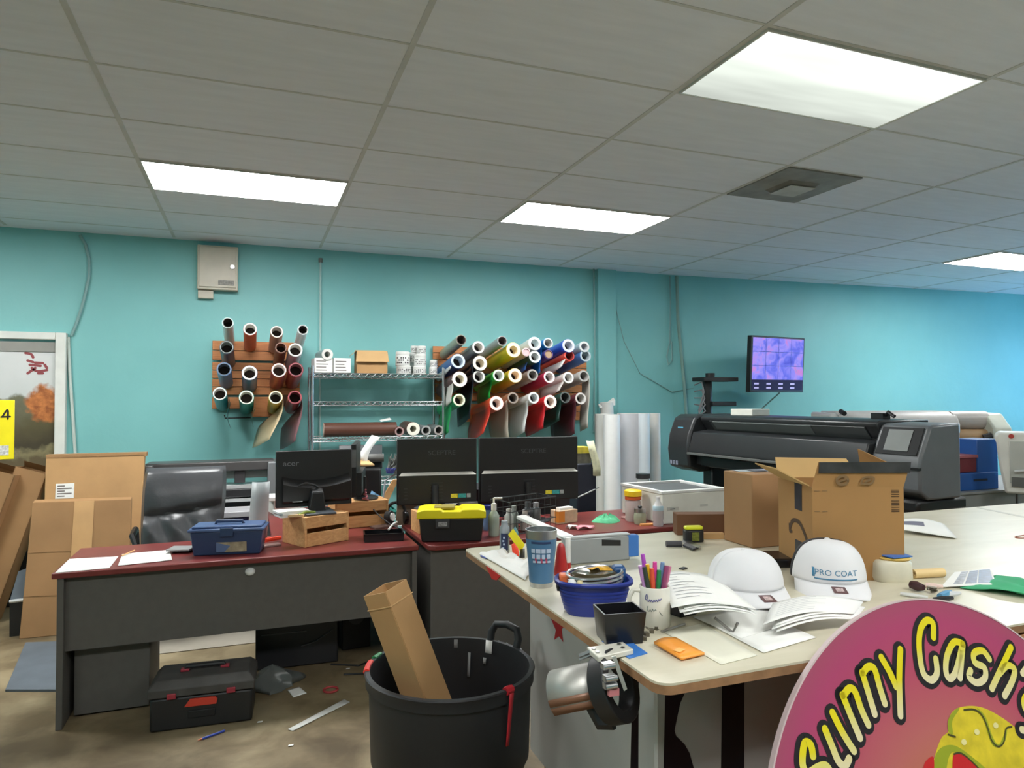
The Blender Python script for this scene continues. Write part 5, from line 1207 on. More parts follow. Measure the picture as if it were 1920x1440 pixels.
# tape measure, knife, chip
c = atz(1300, 1016, BZ); m_ = T(c, -.25)
t = thing('tape_measure', 'yellow and black tape measure near the far bench edge', 'tape measure', c)
B(m_).prism(rr(-.038, .038, -.02, .02, .012), 0, .048).out('case', BLACK, t, bev=.005)
B(m_).prism(rr(-.036, .036, -.018, .018, .012), .0485, .062).out('yellow_top', M('lime_yellow', (220, 226, 40), .4), t, bev=.005)
B(m_).bx(-.012, .016, -.0215, -.0195, .008, .04).out('lime_mark', M('lime_dim', (120, 128, 50), .5, var=.4, scale=120), t)
a, cc = atz(1249, 1020, BZ+.01), atz(1278, 1020, BZ+.01)
t = thing('utility_knife', 'dark gripped multi tool lying left of the tape measure', 'knife', a); B().tube([a, cc], .012).out('grip', M('grip_grey', (62, 62, 68), .5), t)
B().hexa([atz(1278, 1018, BZ+.004), atz(1310, 1030, BZ+.004), atz(1314, 1026, BZ+.004), atz(1284, 1012, BZ+.004)], (0, 0, .005)).out('blade', STEEL, t)
B().hexa([atz(1280, 1024, BZ+.004), atz(1300, 1032, BZ+.004), atz(1306, 1030, BZ+.004), atz(1288, 1020, BZ+.004)], (0, 0, .006)).out('jaw', M('grip_grey', (62, 62, 68), .5), t)
b = B(T(atz(1281, 1067, BZ), .4)); b.bx(-.014, .014, -.009, .009, 0, .005); tag(b.out('black_chip', BLACK, bev=.002), 'tiny black chip on the white top above the left invoices', 'chip')
# cardboard boxes
def carton_open(label, corner, ex, ey, w, d, h, mat):
    t = thing('cardboard_box', label, 'cardboard box', corner); m = basis(corner, ex, ey, V((0, 0, 1))); k = .005
    for a in ((0, w, 0, k), (0, w, d-k, d), (0, k, k, d-k), (w-k, w, k, d-k)): B(m).bx(*a, 0, h).out('side', mat, t)
    B(m).bx(k, w-k, k, d-k, 0, k).out('bottom', mat, t); return t, m
EX, EY = cam(0, 1), cam(1, 0)
CARD2 = M('cardboard_warm', (164, 122, 72), .8, var=.07, scale=5, bump=.1)
hB = .283
t, m_ = carton_open('open shipping carton with black tape and printed arrow on the white bench', cam(2.125, .918, BZ+.0005), EX, EY, .28, .27, hB, CARD2)
w, d_ = .28, .27
LT = M('flap_light', (198, 162, 106), .8, var=.05)
fl = B(m_).hexa([(0, 0, hB), (w, 0, hB), (w+.018, -.008, hB+.077), (.018, -.008, hB+.077)], (0, .004, 0)).out('front_flap', CARD2, t)
B(m_).hexa([(.0165, -.0085, hB+.045), (w+.0155, -.0085, hB+.045), (w+.0185, -.0092, hB+.0775), (.0185, -.0092, hB+.0775)], (0, -.0008, 0)).out('black_tape', M('tape_black', (58, 56, 56), .3, var=.4, scale=18), fl)
fm2 = m_ @ basis((0, -.0052, hB), (1, 0, 0), (0, -.1, 1), (0, -1, -.1))
for cx_, nm in ((.09, 'round'), (.165, 'square')):
    b = B(fm2)
    if nm == 'round':
        b.ribbon([(cx_+.017*cos(a), .022+.013*sin(a)) for a in [i*.5 for i in range(13)]], .008, 0); b.ribbon([(cx_-.008, .019), (cx_+.008, .025)], .006, .0001)
    else:
        b.ribbon([(cx_-.018, .012), (cx_+.012, .012), (cx_+.02, .03), (cx_-.01, .03), (cx_-.018, .012)], .006, 0); b.ribbon([(cx_-.004, .018), (cx_+.008, .024)], .007, .0001)
    b.out('printed_symbol', M('print_brown', (128, 100, 66), .8), fl)
B(m_).hexa([(0, .02, hB), (0, d_-.02, hB), (-.09, d_-.03, hB+.05), (-.09, .05, hB+.05)], (0, 0, .004)).out('left_flap', LT, t)
B(m_).hexa([(w, .02, hB), (w, d_-.02, hB), (w-.02, d_-.03, hB+.1), (w-.02, .05, hB+.07)], (.004, 0, 0)).out('right_flap', CARD2, t)
B(m_).hexa([(0, d_, hB), (w, d_, hB), (w-.02, d_+.05, hB+.06), (.01, d_+.05, hB+.065)], (0, .004, 0)).out('back_flap', LT, t)
b = B(m_)
for i in range(11):
    if i != 6: b.bx(w-.038, w-.014, -.0012, -.0004, hB-.075+.0065*i, hB-.075+.0065*i+(.002 if i % 3 else .0042))
b.bx(w-.04, w-.012, -.0012, -.0004, .065, .067).bx(w-.022, w-.02, -.0012, -.0004, .045, .06)
b.out('printed_bars', M('print_dark', (74, 54, 36), .8), t)
b = B(m_)
for zz in (hB-.012, hB-.075):
    for xx in (.006, .03): b.bx(xx, xx+.016, -.0012, -.0004, zz, zz+.002)
b.out('dash_marks', M('print_brown', (128, 100, 66), .8), t)
sm = m_ @ basis((0, 0, 0), (0, -1, 0), (0, 0, 1), (-1, 0, 0))
tp = M('tape_navy', (52, 56, 66), .3, var=.35, scale=30)
B(sm).bx(-.13, -.075, hB-.085, hB, 0.0003, .0012).out('side_tape', tp, t); B(sm).bx(-.13, -.075, 0.002, .1, 0.0003, .0012).out('side_tape', tp, t)
b = B(sm); b.ribbon([(-.17, .125), (-.15, .155), (-.1, .16), (-.06, .135), (-.03, .1)], .014, .0015); b.ribbon([(-.175, .14), (-.172, .118), (-.155, .12)], .009, .0016); b.out('printed_arrow', M('print_dark', (74, 54, 36), .8), t)
# plain carton left of it
c = cam(2.575, .89, BZ+.0005); g2 = (cam(.157, -.056)).normalized(); e2_ = V((g2.y, -g2.x, 0))
t = thing('cardboard_box', 'plain closed carton left of the open shipping carton', 'cardboard box', c); m_ = basis(c, e2_, g2, V((0, 0, 1)))
B(m_).bx(0, .3, 0, .17, 0, .272).out('box_body', M('cardboard_pale', (160, 122, 84), .85, var=.08, scale=5), t, bev=.004)
B(m_).bx(.0, .3, .075, .1, .2722, .2732).out('tape_stripe', KRAFT, t)
B(m_).hexa([(.02, .1, .2735), (.24, .04, .2735), (.26, .12, .275), (.03, .16, .2735)], (0, 0, .001)).out('clear_pouch', M('pouch', (206, 212, 216), .25), t)
B(m_).bx(.07, .14, .07, .12, .2752, .276).out('pouch_print', M('pouch_print', (96, 96, 100), .5), t)
# low dark cardboard tray behind
tag(B(T(cam(2.86, .79, BZ), -.36)).bx(-.12, .1, -.03, .04, 0, .085).out('low_carton', M('brown_card', (112, 78, 54), .85), bev=.003), 'low brown carton beside the plain carton at the far bench edge', 'cardboard box')
tag(B(T(cam(2.77, .8, BZ), -.36)).bx(-.07, .04, -.015, .015, 0, .022).out('card_strip', CARDL), 'pale cardboard strip in front of the low brown carton', 'cardboard')
tag(B(T(cam(2.36, .86, BZ), -.361)).prism(rr(-.07, .08, -.08, .05, .02), 0, .03).out('black_tray', BLACKG, bev=.006), 'flat black plastic tray in front of the plain carton', 'tray')
# ---- caps
def cap(label, c, yaw, s, back_mat, lettering, ch):
    t = thing('baseball_cap', label, 'cap', c); m = T(c, yaw)   # local -y is the bill side
    def dome(a, v):
        x, y = .103*s*cos(a), .102*s*sin(a); k = cos(v*pi/2)**.62 if v < 1 else 0
        fr = max(0, -sin(a)); h = ch
        return V((x*k, y*k-.012*fr*v*s, .028*s+h*(sin(v*pi/2))**1.05*(1+.05*fr)))
    n = 44
    front = B(m).sheet([[dome(a, v) for v in [k/14 for k in range(15)]] for a in [pi+.15+i*(pi-.3)/22 for i in range(23)]]).out('front_crown', M('cap_white', (226, 226, 228), .75, var=.02), t, solid=.002)
    B(m).sheet([[dome(a, v) for v in [k/14 for k in range(15)]] for a in [-.15+i*(pi+.3)/24 for i in range(25)]]).out('back_crown', back_mat, t, solid=.002)
    b = B(m); g = []
    for i in range(17):
        a = pi+.32+i*(pi-.64)/16; row = []
        for j in range(7):
            v = j/6; L = .085*s*sin((a-pi))**.6
            x, y = .103*s*cos(a)*(1+.05*v), .102*s*sin(a)-L*v
            row.append(V((x, y, .028*s-.014*s*v-.03*s*v*(x/(.103*s))**2)))
        g.append(row)
    bl = b.sheet(g).out('bill', M('cap_white', (226, 226, 228), .75, var=.02), t, solid=.004)
    B(m).sph((0, 0, .029+ch*1.0), .009*s, 12, .6).out('top_button', M('cap_white', (226, 226, 228), .75, var=.02), t)
    i0 = 10; st = []
    for (u, v) in ((6.9, 1.5), (9.1, 1.5), (9.1, 4.3), (6.9, 4.3)):
        a = pi+.32+u*(pi-.64)/16; v /= 6; L = .085*s*sin(a-pi)**.6; x, y = .103*s*cos(a)*(1+.05*v), .102*s*sin(a)-L*v
        st.append(V((x, y, .028*s-.014*s*v-.03*s*v*(x/(.103*s))**2+.0032)))
    sk = B(m).hexa(st, (0, 0, .0008)).out('size_sticker', M('sticker_maroon', (96, 62, 62), .4), bl)
    cc = sum(st, V((0, 0, 0)))/4; st2 = [cc+(p-cc)*.55+V((0, 0, .001)) for p in st]; B(m).hexa(st2, (0, 0, .0004)).out('sticker_print', M('sticker_pale', (190, 170, 168), .5, var=.4, scale=200), sk)
    if lettering:
        def onf(x, z):
            # front crown point for local x and height z
            best = None
            for i in range(61):
                a = pi+.2+i*(pi-.4)/60
                for k in range(31):
                    p = dome(a, k/30); e = (p.x-x)**2+(p.z-z)**2
                    if p.y < 0 and (best is None or e < best[0]): best = (e, p)
            return best[1]
        cu = bpy.data.curves.new('t', 'FONT'); cu.body = lettering[0]; cu.size = .0192*s; cu.align_x = 'CENTER'; cu.align_y = 'CENTER'; cu.space_character = 1.05
        ob = bpy.data.objects.new('t', cu); COL.objects.link(ob); dg = bpy.context.evaluated_depsgraph_get(); me = bpy.data.meshes.new_from_object(ob.evaluated_get(dg)); bpy.data.objects.remove(ob); bpy.data.curves.remove(cu)
        b = B(); b.bm.from_mesh(me); bpy.data.meshes.remove(me)
        x0 = lettering[1]
        bmesh.ops.subdivide_edges(b.bm, edges=[e for e in b.bm.edges if e.calc_length() > .012], cuts=1)
        def wrap(bb):
            for v in bb.bm.verts:
                p = onf(v.co.x*1.15+x0, .06*s+v.co.y*1.15); v.co = m @ V((v.co.x*1.15+x0, p.y-.0025, .06*s+v.co.y*1.15))
        wrap(b); b.out('lettering', M('embroidery_blue', (66, 126, 160), .6), front, weld=False)
        b = B(); k = 16
        b.sheet([[V((-.05*s+.1*s*i/k, -.0165*s+dy, 0)) for dy in (0, .003*s)] for i in range(k+1)]); wrap(b); b.out('underline', M('embroidery_blue', (66, 126, 160), .6), front, solid=.0006)
        b = B(); b.sheet([[V((-.054*s, -.011*s+.022*s*i/6, 0)), V((-.049*s, -.011*s+.022*s*i/6, 0))] for i in range(7)]); wrap(b); b.out('logo_bar', M('embroidery_blue', (66, 126, 160), .6), front, solid=.0006)
    return t
def face(c): return -(YAW+atan2((c-EYEP).dot(RT), (c-EYEP).dot(FW)))
c1 = atz(1397, 1112, BZ+.0); c2_ = atz(1552, 1098, BZ)
MESHB = M('mesh_black', (32, 32, 36), .8)
cap('plain white baseball cap, left of the lettered cap', c1, face(c1)+.42, 1.0, M('cap_white', (226, 226, 228), .75, var=.02), None, .094)
cap('white cap with blue lettering and black mesh back', c2_, face(c2_)+.22, 1.0, MESHB, ('PRO COAT', .002), .108)
# masking tape with blue card, rolls, tools on the right
c = atz(1668, 1086, BZ); m_ = T(c, -.4)
t = thing('plastic_bag', 'clear bag of cream tape rolls topped with a blue card', 'bag', c)
B(m_).lathe([(.0001, 0), (.055, 0), (.06, .012), (.058, .055), (.05, .064), (.0001, .066)], (0, 0, 0), 28, 1.0, .85, 3.).out('tape_body', M('milky_tape', (212, 206, 184), .45, var=.08, scale=14), t)
B(m_).lathe([(.046, .064), (.05, .068), (.044, .071), (.03, .07)], (.01, -.005, 0), 28, 1, .85).out('amber_rim', M('amber_rim', (220, 184, 96), .4), t)
tag(B(m_).hexa([(-.06, .03, .077), (-.01, -.045, .073), (.06, -.02, .073), (.02, .05, .08)], (0, 0, .003)).out('blue_card', M('mid_blue', (64, 110, 186), .4)), 'blue plastic card lying on the bag of cream tape', 'card')
a, cc = atz(1712, 1076, BZ+.014), atz(1768, 1073, BZ+.014)
simple_roll(cc, cc-a, (cc-a).length, .014, .006, M('maple_dowel', (226, 196, 140), .5), M('maple_dowel', (226, 196, 140), .5), 'short pale wooden roll right of the tape bag', None, 'wooden_dowel', 'dowel')
q = Zb([(1764, 1105), (1868, 1100), (1858, 1070), (1790, 1077)])
t = thing('photo_sheet', 'photo print sheet with dark blue pictures right of the tape bag', 'photo', (q[0]+q[2])/2)
B().hexa([p+V((0, 0, .006)) for p in q], (0, 0, .0015)).out('sheet', PAPER, t)
Q = lambda u, v: (q[0]*(1-u)+q[1]*u)*(1-v)+(q[3]*(1-u)+q[2]*u)*v+V((0, 0, .0078))
for u0, u1, col in ((.2, .38, (150, 150, 156)), (.42, .64, (96, 102, 126)), (.67, .96, (70, 84, 116))): B().hexa([Q(u0, .12), Q(u1, .12), Q(u1, .95), Q(u0, .95)], (0, 0, .0004)).out('picture', M('pic_%d' % col[0], col, .3, var=.6, scale=45), t)
g = []; r = random.Random(6); q = Zb([(1800, 1104), (1925, 1124), (1960, 1108), (1868, 1080)])
g = [[(q[0]*(1-u)+q[3]*u)*(1-v)+(q[1]*(1-u)+q[2]*u)*v+V((0, 0, .003+.014*abs(sin(7*u+2*v))*min(1, 2*v))) for u in [i/10 for i in range(11)]] for v in [i/12 for i in range(13)]]
tag(B().sheet(g).out('green_cloth', M('jade_cloth', (70, 170, 122), .8), solid=.002), 'crumpled green cloth under the photo print sheet', 'cloth')
for i, (x0, y0, x1, y1, w, col, lab, nm, ct) in enumerate(((1688, 1113, 1740, 1120, .006, (206, 208, 204), 'long white handled tool lying right of the lettered cap', 'white_tool', 'tool'), (1708, 1096, 1732, 1102, .014, (70, 44, 48), 'dark maroon marker beside the tape bag', 'marker_pen', 'pen'),
        (1735, 1097, 1768, 1100, .008, (226, 200, 190), 'pale pink pen lying beside the photo sheet', 'marker_pen', 'pen'), (1752, 1124, 1786, 1121, .008, (40, 40, 44), 'black pen nearest the round sign', 'marker_pen', 'pen'), (1764, 1116, 1800, 1112, .008, (206, 210, 212), 'silver pen below the photo sheet', 'marker_pen', 'pen'), (1762, 1118, 1782, 1110, .01, (90, 150, 190), 'light blue clip below the photo sheet', 'plastic_clip', 'clip'))):
    w *= 1.0; tag(B().tube([atz(x0, y0, BZ+w), atz((x0+x1)/2, (y0+y1)/2, BZ+w), atz(x1, y1, BZ+w)], [w*.8, w, w*.6]).out(nm, M('tool_%d' % i, col, .35)), lab, ct)
b = B(); p = atz(1748, 1112, BZ)
for i in range(5): a = i*1.3; b.tube([(p.x+.012*cos(a), p.y+.012*sin(a), BZ+.004+.003*i), (p.x-.012*cos(a+.6), p.y-.012*sin(a+.4), BZ+.006+.003*i)], .003, 6)
tag(b.out('key_bunch', M('clip_bronze', (110, 104, 92), .35, .6)), 'bunch of dark metal keys among the pens', 'keys')
q = Zb([(1684, 1000), (1795, 1012), (1770, 988), (1690, 985)])
t = thing('curled_paper', 'curled white paper with dark print right of the open carton', 'paper', (q[0]+q[2])/2)
L_ = lambda u, v: .006+.02*u*abs(sin(2.4*v+.4))+.012*(1-v)
g = [[(q[0]*(1-u)+q[3]*u)*(1-v)+(q[1]*(1-u)+q[2]*u)*v+V((0, 0, L_(u, v))) for u in [i/8 for i in range(9)]] for v in [i/10 for i in range(11)]]
B().sheet(g).out('sheet', PAPER, t, solid=.001)
g = [[(q[0]*(1-u)+q[3]*u)*(1-v)+(q[1]*(1-u)+q[2]*u)*v+V((0, 0, L_(u, v)+.0012)) for u in (.45, .6, .75)] for v in [i/10 for i in range(0, 6)]]
B().sheet(g).out('print', M('slate_print', (110, 110, 128), .6), t)
c = atz(1925, 1007, BZ); tag(B().tube([(c.x+.06*cos(a), c.y+.022*sin(a), BZ+.002) for a in [i*2*pi/32 for i in range(32)]], .0018, 6, closed=True).out('rubber_band', M('rust_band', (170, 96, 70), .6)), 'thin rust coloured rubber band at the right frame edge', 'band')
# ================================================================ THINGS ON THE SECOND DESK
q = [atz(1256, 984, DZ), atz(1209, 962, DZ)]
cn = V((2.50, 3.87, DZ)); ex = V((.985, -.17, 0)).normalized(); ex = V((1, .02, 0)).normalized(); ey = V((-.02, 1, 0)).normalized()
t = thing('white_printer', 'white boxy tabletop printer with grey recessed top at the right end of the second desk', 'printer', cn); m_ = basis(cn, ex, ey, V((0, 0, 1)))
zt = aty(1270, 925, 3.87).z-DZ
B(m_).bx(0, .5, 0, .5, 0, zt).out('body', M('ivory_plastic', (222, 222, 212), .45), t, bev=.008)
b = B(m_); b.bx(-.008, .508, -.008, .03, zt, zt+.018).bx(-.008, .508, .47, .508, zt, zt+.018).bx(-.008, .03, .03, .47, zt, zt+.018).bx(.47, .508, .03, .47, zt, zt+.018); b.out('top_rim', WHITE, t, bev=.003)
B(m_).bx(.03, .47, .03, .47, zt-.002, zt+.004).out('grey_top', M('slate_top', (92, 94, 96), .5), t)
b = B(m_); b.bx(.04, .13, -.0015, .001, .085, .11).bx(.3, .36, -.0015, .001, .1, .115); b.out('front_slot', M('slot_ivory', (196, 196, 188), .5), t)
B(m_).bx(.06, .1, -.003, .0, .095, .1).out('dark_slot', INK, t)
def bottle(name, label, px, py, prof, parts, z=DZ, cat='bottle', n=24, Y=None):
    c = atz(px, py, z); t = thing(name, label, cat, c)
    for nm, pr, mt in parts: B().lathe(pr, c, n).out(nm, mt, t)
    return t, c
CLR = M('cloudy_plastic', (176, 180, 178), .25); WHT = WHITE
bottle('jar', 'clear container with yellow lid and orange band on the second desk', 1187, 976, None, [('container', [(.0001, 0), (.05, 0), (.052, .01), (.052, .13), (.046, .14)], M('pinkish_clear', (190, 170, 166), .3)), ('orange_band', [(.047, .14), (.054, .142), (.054, .162), (.048, .164)], M('rust_orange', (206, 92, 40), .5)), ('lid', [(.05, .164), (.058, .166), (.058, .2), (.05, .206), (.0001, .207)], M('golden_yellow', (246, 200, 30), .4))])
bottle('jar', 'small glass jar with silver lid in front of the yellow lidded container', 1200, 982, None, [('glass', [(.0001, 0), (.036, 0), (.04, .01), (.04, .06), (.032, .075)], M('olive_clear', (160, 164, 140), .2)), ('lid', [(.033, .075), (.037, .077), (.037, .1), (.0001, .102)], STEEL), ('knob', [(.012, .102), (.014, .115), (.0001, .122)], BLACK)])
c = V((2.71, 4.445, DZ)); t = thing('jar', 'tall jar with wide black lid behind the yellow lidded container', 'jar', c)
B().lathe([(.0001, 0), (.046, 0), (.046, .22), (.042, .23)], c, 24).out('glass', CLR, t); B().lathe([(.042, .23), (.052, .232), (.052, .265), (.0001, .267)], c, 24).out('lid', BLACK, t)
bottle('water_bottle', 'clear plastic bottle with pale blue band in front of the white printer', 1234, 986, None, [('bottle_body', [(.0001, 0), (.03, 0), (.034, .01), (.03, .03), (.034, .05), (.034, .1)], M('clear_pink', (186, 176, 176), .15)), ('blue_band', [(.0342, .1), (.0342, .125), (.03, .13)], M('band_blue', (170, 196, 206), .3)), ('neck', [(.03, .13), (.014, .16), (.014, .185), (.0001, .186)], M('frosted_white', (222, 220, 220), .3))])
tag(B(T(atz(1247, 978, DZ), .1)).bx(-.03, .05, -.02, .03, 0, .15).out('grey_box', M('silver_box', (156, 156, 156), .35, .3), bev=.004), 'silver grey box standing behind the clear plastic bottle', 'box')
a, c = atz(1200, 978+6, DZ+.006), atz(1224, 983, DZ+.006)
tag(B().tube([a, c], .009).out('orange_stick', M('pale_orange2', (236, 164, 92), .5)), 'pale orange stick lying in front of the small glass jar', 'stick')
tag(B(T(atz(1176, 972, DZ), .2)).bx(-.03, .05, -.03, .03, 0, .012).out('pink_pad', M('dusty_pink', (176, 136, 130), .6), bev=.004), 'dusty pink pad left of the small glass jar', 'pad')
c = atz(1138, 978, DZ); r = random.Random(8)
g = [[V((c.x+(.1*(1-.75*v))*cos(a)*(1+.12*sin(3*a)), c.y+.07*(1-.75*v)*sin(a)*(1+.15*cos(4*a)), DZ+.001+.042*v**.6*(1+.28*sin(7*a+2+9*v)))) for a in [i*2*pi/26 for i in range(27)]] for v in [0, .2, .4, .6, .8, 1]]
g.append([V((c.x, c.y, DZ+.036))]*27)
tag(B().sheet(g).out('green_glove', M('mint_cloth', (96, 190, 142), .8, var=.15, scale=30)), 'crumpled mint green glove on the second desk', 'glove')
# wire organiser with bottles
p0, p1 = V((1.44, 3.96, DZ)), V((1.80, 4.1, DZ))
cx_, cy_ = 1.60, 4.03; an = .35; m_ = T((cx_, cy_, DZ), an)
t = thing('wire_organizer', 'black wire basket holding small bottles at the front of the second desk', 'organizer', (cx_, cy_, DZ))
b = B(m_); w, d_, h = .19, .09, .2
for z_ in (.004, .07, .14, h): b.tube([(-w, -d_, z_), (w, -d_, z_), (w, d_, z_), (-w, d_, z_)], .003 if z_ < h else .005, 6, closed=True)
for i in range(9):
    x = -w+2*w*i/8
    for s in (-1, 1): b.tube([(x, s*d_, .0), (x, s*d_, h)], .002, 5)
    b.tube([(x, -d_, .004), (x, d_, .004)], .002, 5)
b.out('wire_frame', M('dark_wire', (70, 76, 76), .4, .5), t)
for i, (x, y, rr_, hh, col, lid, lab) in enumerate(((-.14, -.02, .028, .14, (172, 176, 170), (206, 206, 200), 'grey bottle at the left end of the wire basket'), (-.08, .0, .026, .15, (120, 132, 122), (150, 156, 152), 'olive grey bottle second from the left in the wire basket'),
      (-.02, -.03, .03, .12, (180, 172, 168), (210, 208, 200), 'pale pink grey bottle in the middle of the wire basket'), (.05, .02, .03, .16, (56, 60, 64), (80, 84, 86), 'black bottle in the wire basket'), (.12, .02, .03, .15, (94, 98, 98), (160, 160, 160), 'dark grey bottle at the right end of the wire basket'))):
    c = m_ @ V((x, y, .008)); tt = thing('small_bottle', lab, 'bottle', c, 'bottles in the wire basket'); B().lathe([(.0001, 0), (rr_*.95, 0), (rr_, .006), (rr_, hh*.7), (rr_*.5, hh*.82)], c, 20).out('bottle_body', M('sb_%d' % i, col, .3), tt); B().lathe([(rr_*.5, hh*.8), (rr_*.6, hh*.82), (rr_*.6, hh), (.0001, hh+.001)], c, 20).out('cap', M('sbc_%d' % i, lid, .4), tt)
c = atz(909, 996, DZ); t = thing('plastic_cup', 'translucent blue cup with dark blue rim right of the yellow toolbox', 'cup', (c.x+.03, c.y+.03, DZ)); c = V((c.x+.03, c.y+.03, DZ))
B().lathe([(.0001, 0), (.03, 0), (.036, .13)], c, 24).out('cup_body', M('cup_blue', (104, 136, 178), .3), t); B().lathe([(.036, .13), (.039, .135), (.039, .155), (.034, .157)], c, 24).out('rim', M('rim_navy', (38, 52, 130), .4), t)
c = atz(924, 1003, DZ); t = thing('pump_bottle', 'clear pump bottle with white nozzle beside the wire basket', 'bottle', (c.x, c.y-.02, DZ)); c = V((c.x, c.y-.02, DZ))
B().lathe([(.0001, 0), (.03, 0), (.033, .01), (.033, .12), (.014, .15)], c, 24).out('bottle_body', M('greenish_clear', (166, 180, 166), .2), t); B().lathe([(.014, .15), (.016, .152), (.016, .19), (.006, .195), (.006, .225), (.0001, .226)], c, 20).out('pump', WHITE, t); B().tube([c+V((0, 0, .222)), c+V((.05, -.01, .222))], .006).out('nozzle', WHITE, t)
c = atz(1050, 976, DZ)+V((0, -.07, 0)); t = thing('tape_box', 'orange and white printed carton behind the white channel on the second desk', 'box', c)
B(T(c, .25)).bx(-.08, .08, -.04, .05, 0, .085).out('box_body', M('tan_print', (206, 176, 146), .6, var=.15, scale=20), t, bev=.003); B(T(c, .25)).bx(-.0815, -.03, -.0415, .0, .01, .08).out('orange_panel', M('orange_print', (226, 142, 52), .5), t)
B(T(c, .25)).bx(-.05, .06, -.02, .03, .085, .1).out('torn_flap', PAPER, t)
c = atz(1071, 978, DZ); t = thing('battery_box', 'small black and yellow box on the second desk', 'box', c); B(T(c, .1)).bx(-.032, .032, -.025, .025, 0, .05).out('box_body', BLACK, t, bev=.003); B(T(c, .1)).bx(-.034, .034, -.027, .027, .05, .058).out('yellow_lid', YEL, t)
for i, (px, py, w, col, lab) in enumerate(((1072, 991, .03, (230, 228, 224), 'small white scrap beside the pink film on the second desk'), (1095, 992, .06, (226, 146, 158), 'crumpled pink film behind the white channel'))):
    c = atz(px, py, DZ); g = [[V((c.x+w*(u-.5)*2, c.y+.03*(v-.5)*2, DZ+.002+.02*abs(sin(4*u+3*v)))) for u in [k/7 for k in range(8)]] for v in [k/5 for k in range(6)]]
    tag(B().sheet(g).out('film_scrap', M('scrap_%d' % i, col, .5), solid=.001), lab, 'film')
# glass jar and bowl between the twin monitors
bottle('jar', 'clear plastic tub with cream contents behind the yellow lidded toolbox', 878, 984, None, [('tub', [(.0001, 0), (.05, 0), (.056, .01), (.058, .13)], M('tub_clear', (176, 172, 162), .3)), ('cream_band', [(.0585, .04), (.059, .042), (.06, .085), (.0585, .087)], M('cream_plastic', (230, 214, 160), .5)), ('lid', [(.058, .13), (.062, .132), (.062, .15), (.0001, .152)], M('smoke_lid', (110, 106, 104), .35))])
c = atz(808, 975, DZ)
sheet_paper('paper_sheet', 'small white paper on the foot of the left twin monitor', [V((1.14, 4.29, 0)), V((1.22, 4.26, 0)), V((1.26, 4.33, 0)), V((1.18, 4.35, 0))], .884)
# tan board and brown stick behind the left twin monitor
tag(B().hexa([V((aty(742, 948, 4.47).x, 4.47, DZ)), V((aty(800, 948, 4.47).x, 4.47, DZ)), aty(800, 915, 4.5), aty(748, 915, 4.5)], (0, .012, 0)).out('tan_board', M('taupe_board', (136, 116, 98), .7)), 'taupe board leaning behind the left twin monitor', 'board')
tag(B().hexa([V((aty(731, 955, 5.0).x-.12, 5.0, DZ)), V((aty(744, 955, 5.0).x-.1, 5.0, DZ)), aty(747, 900, 5.02), aty(737, 900, 5.02)], (0, .02, 0)).out('wood_post', PINE), 'short pine post standing behind the left twin monitor', 'post')
tag(B().bx(1.26, 2.2, 4.62, 4.98, 0, .93).out('low_cabinet', M('black_cabinet', (40, 41, 46), .5), bev=.006), 'low black cabinet behind the right twin monitor', 'cabinet')
# dark equipment right of the right twin monitor: tool caddy with yellow boxes and a drooping tape
xr = aty(1085, 900, 4.9).x
t = thing('tool_caddy', 'dark tool caddy with yellow boxes behind the right twin monitor', 'caddy', (xr+.06, 5.0, 0))
a, c = aty(1082, 946, 4.95), aty(1118, 838, 4.95)
B().bx(a.x, c.x, 4.95, 5.2, 0, c.z-.13).out('caddy_body', M('navy_black', (36, 40, 54), .5), t, bev=.01)
B().bx(a.x+.01, c.x-.03, 4.98, 5.12, c.z-.13, c.z-.05).out('grey_pack', M('pack_grey', (120, 118, 104), .5, var=.3, scale=20), t)
B().bx(a.x+.01, c.x-.04, 4.97, 5.1, c.z-.05, c.z).out('yellow_pack', M('pack_yellow', (212, 196, 70), .5, var=.25, scale=18), t)
pts = [(1106, 826), (1111, 845), (1116, 862), (1119, 878), (1119, 892)]; g = []
for i, (x, y) in enumerate(pts): g.append([aty(x-7, y, 4.947-.003*i), aty(x, y+1, 4.945-.003*i), aty(x+7, y, 4.947-.003*i)])
tag(B().sheet(g).out('measuring_tape', M('pale_yellow_tape', (222, 222, 186), .5, var=.15, scale=40), solid=.003), 'pale yellow printed tape hanging over the dark tool caddy', 'tape')
B().tube([aty(1080, 934, 4.9), aty(1100, 925, 4.92), aty(1122, 914, 4.97)], .006).out('metal_rod', SIL, t)
# ================================================================ LARGE FORMAT PRINTER
O = V((3.75, 2.97, 0)); ex = V((-.07, 1, 0)).normalized(); ey = V((1, .07, 0)).normalized(); PM = basis(O, ex, ey, V((0, 0, 1)))
t = thing('large_format_printer', 'huge dark grey large format printer with touch screen behind the cartons', 'printer', (3.9, 4, 0))
PB = M('printer_black', (44, 46, 48), .35); PG = M('printer_grey', (98, 101, 104), .4); PD = M('printer_dark', (30, 31, 33), .35)
B(PM).prof([(.5, 1.415), (.03, 1.415), (.0, 1.40), (.0, 1.375), (.07, 1.29), (-.08, 1.275), (-.13, 1.13), (-.13, 1.105), (.0, 1.08), (.0, .98), (.5, .98)], .33, 2.02).out('print_body', PB, t, bev=.008)
B(PM).hexa([(.42, -.001, 1.371), (1.9, -.001, 1.371), (1.9, .064, 1.294), (.42, .064, 1.294)], (0, -.006, -.004)).out('window', M('tinted_window', (74, 78, 78), .15), t)
B(PM).hexa([(.85, -.006, 1.366), (1.86, -.006, 1.366), (1.86, .048, 1.306), (.85, .048, 1.306)], (0, -.005, -.004)).out('painted_reflection', M('window_reflection', (104, 110, 108), .2), t)  # paler panel paints a reflection onto the tinted window
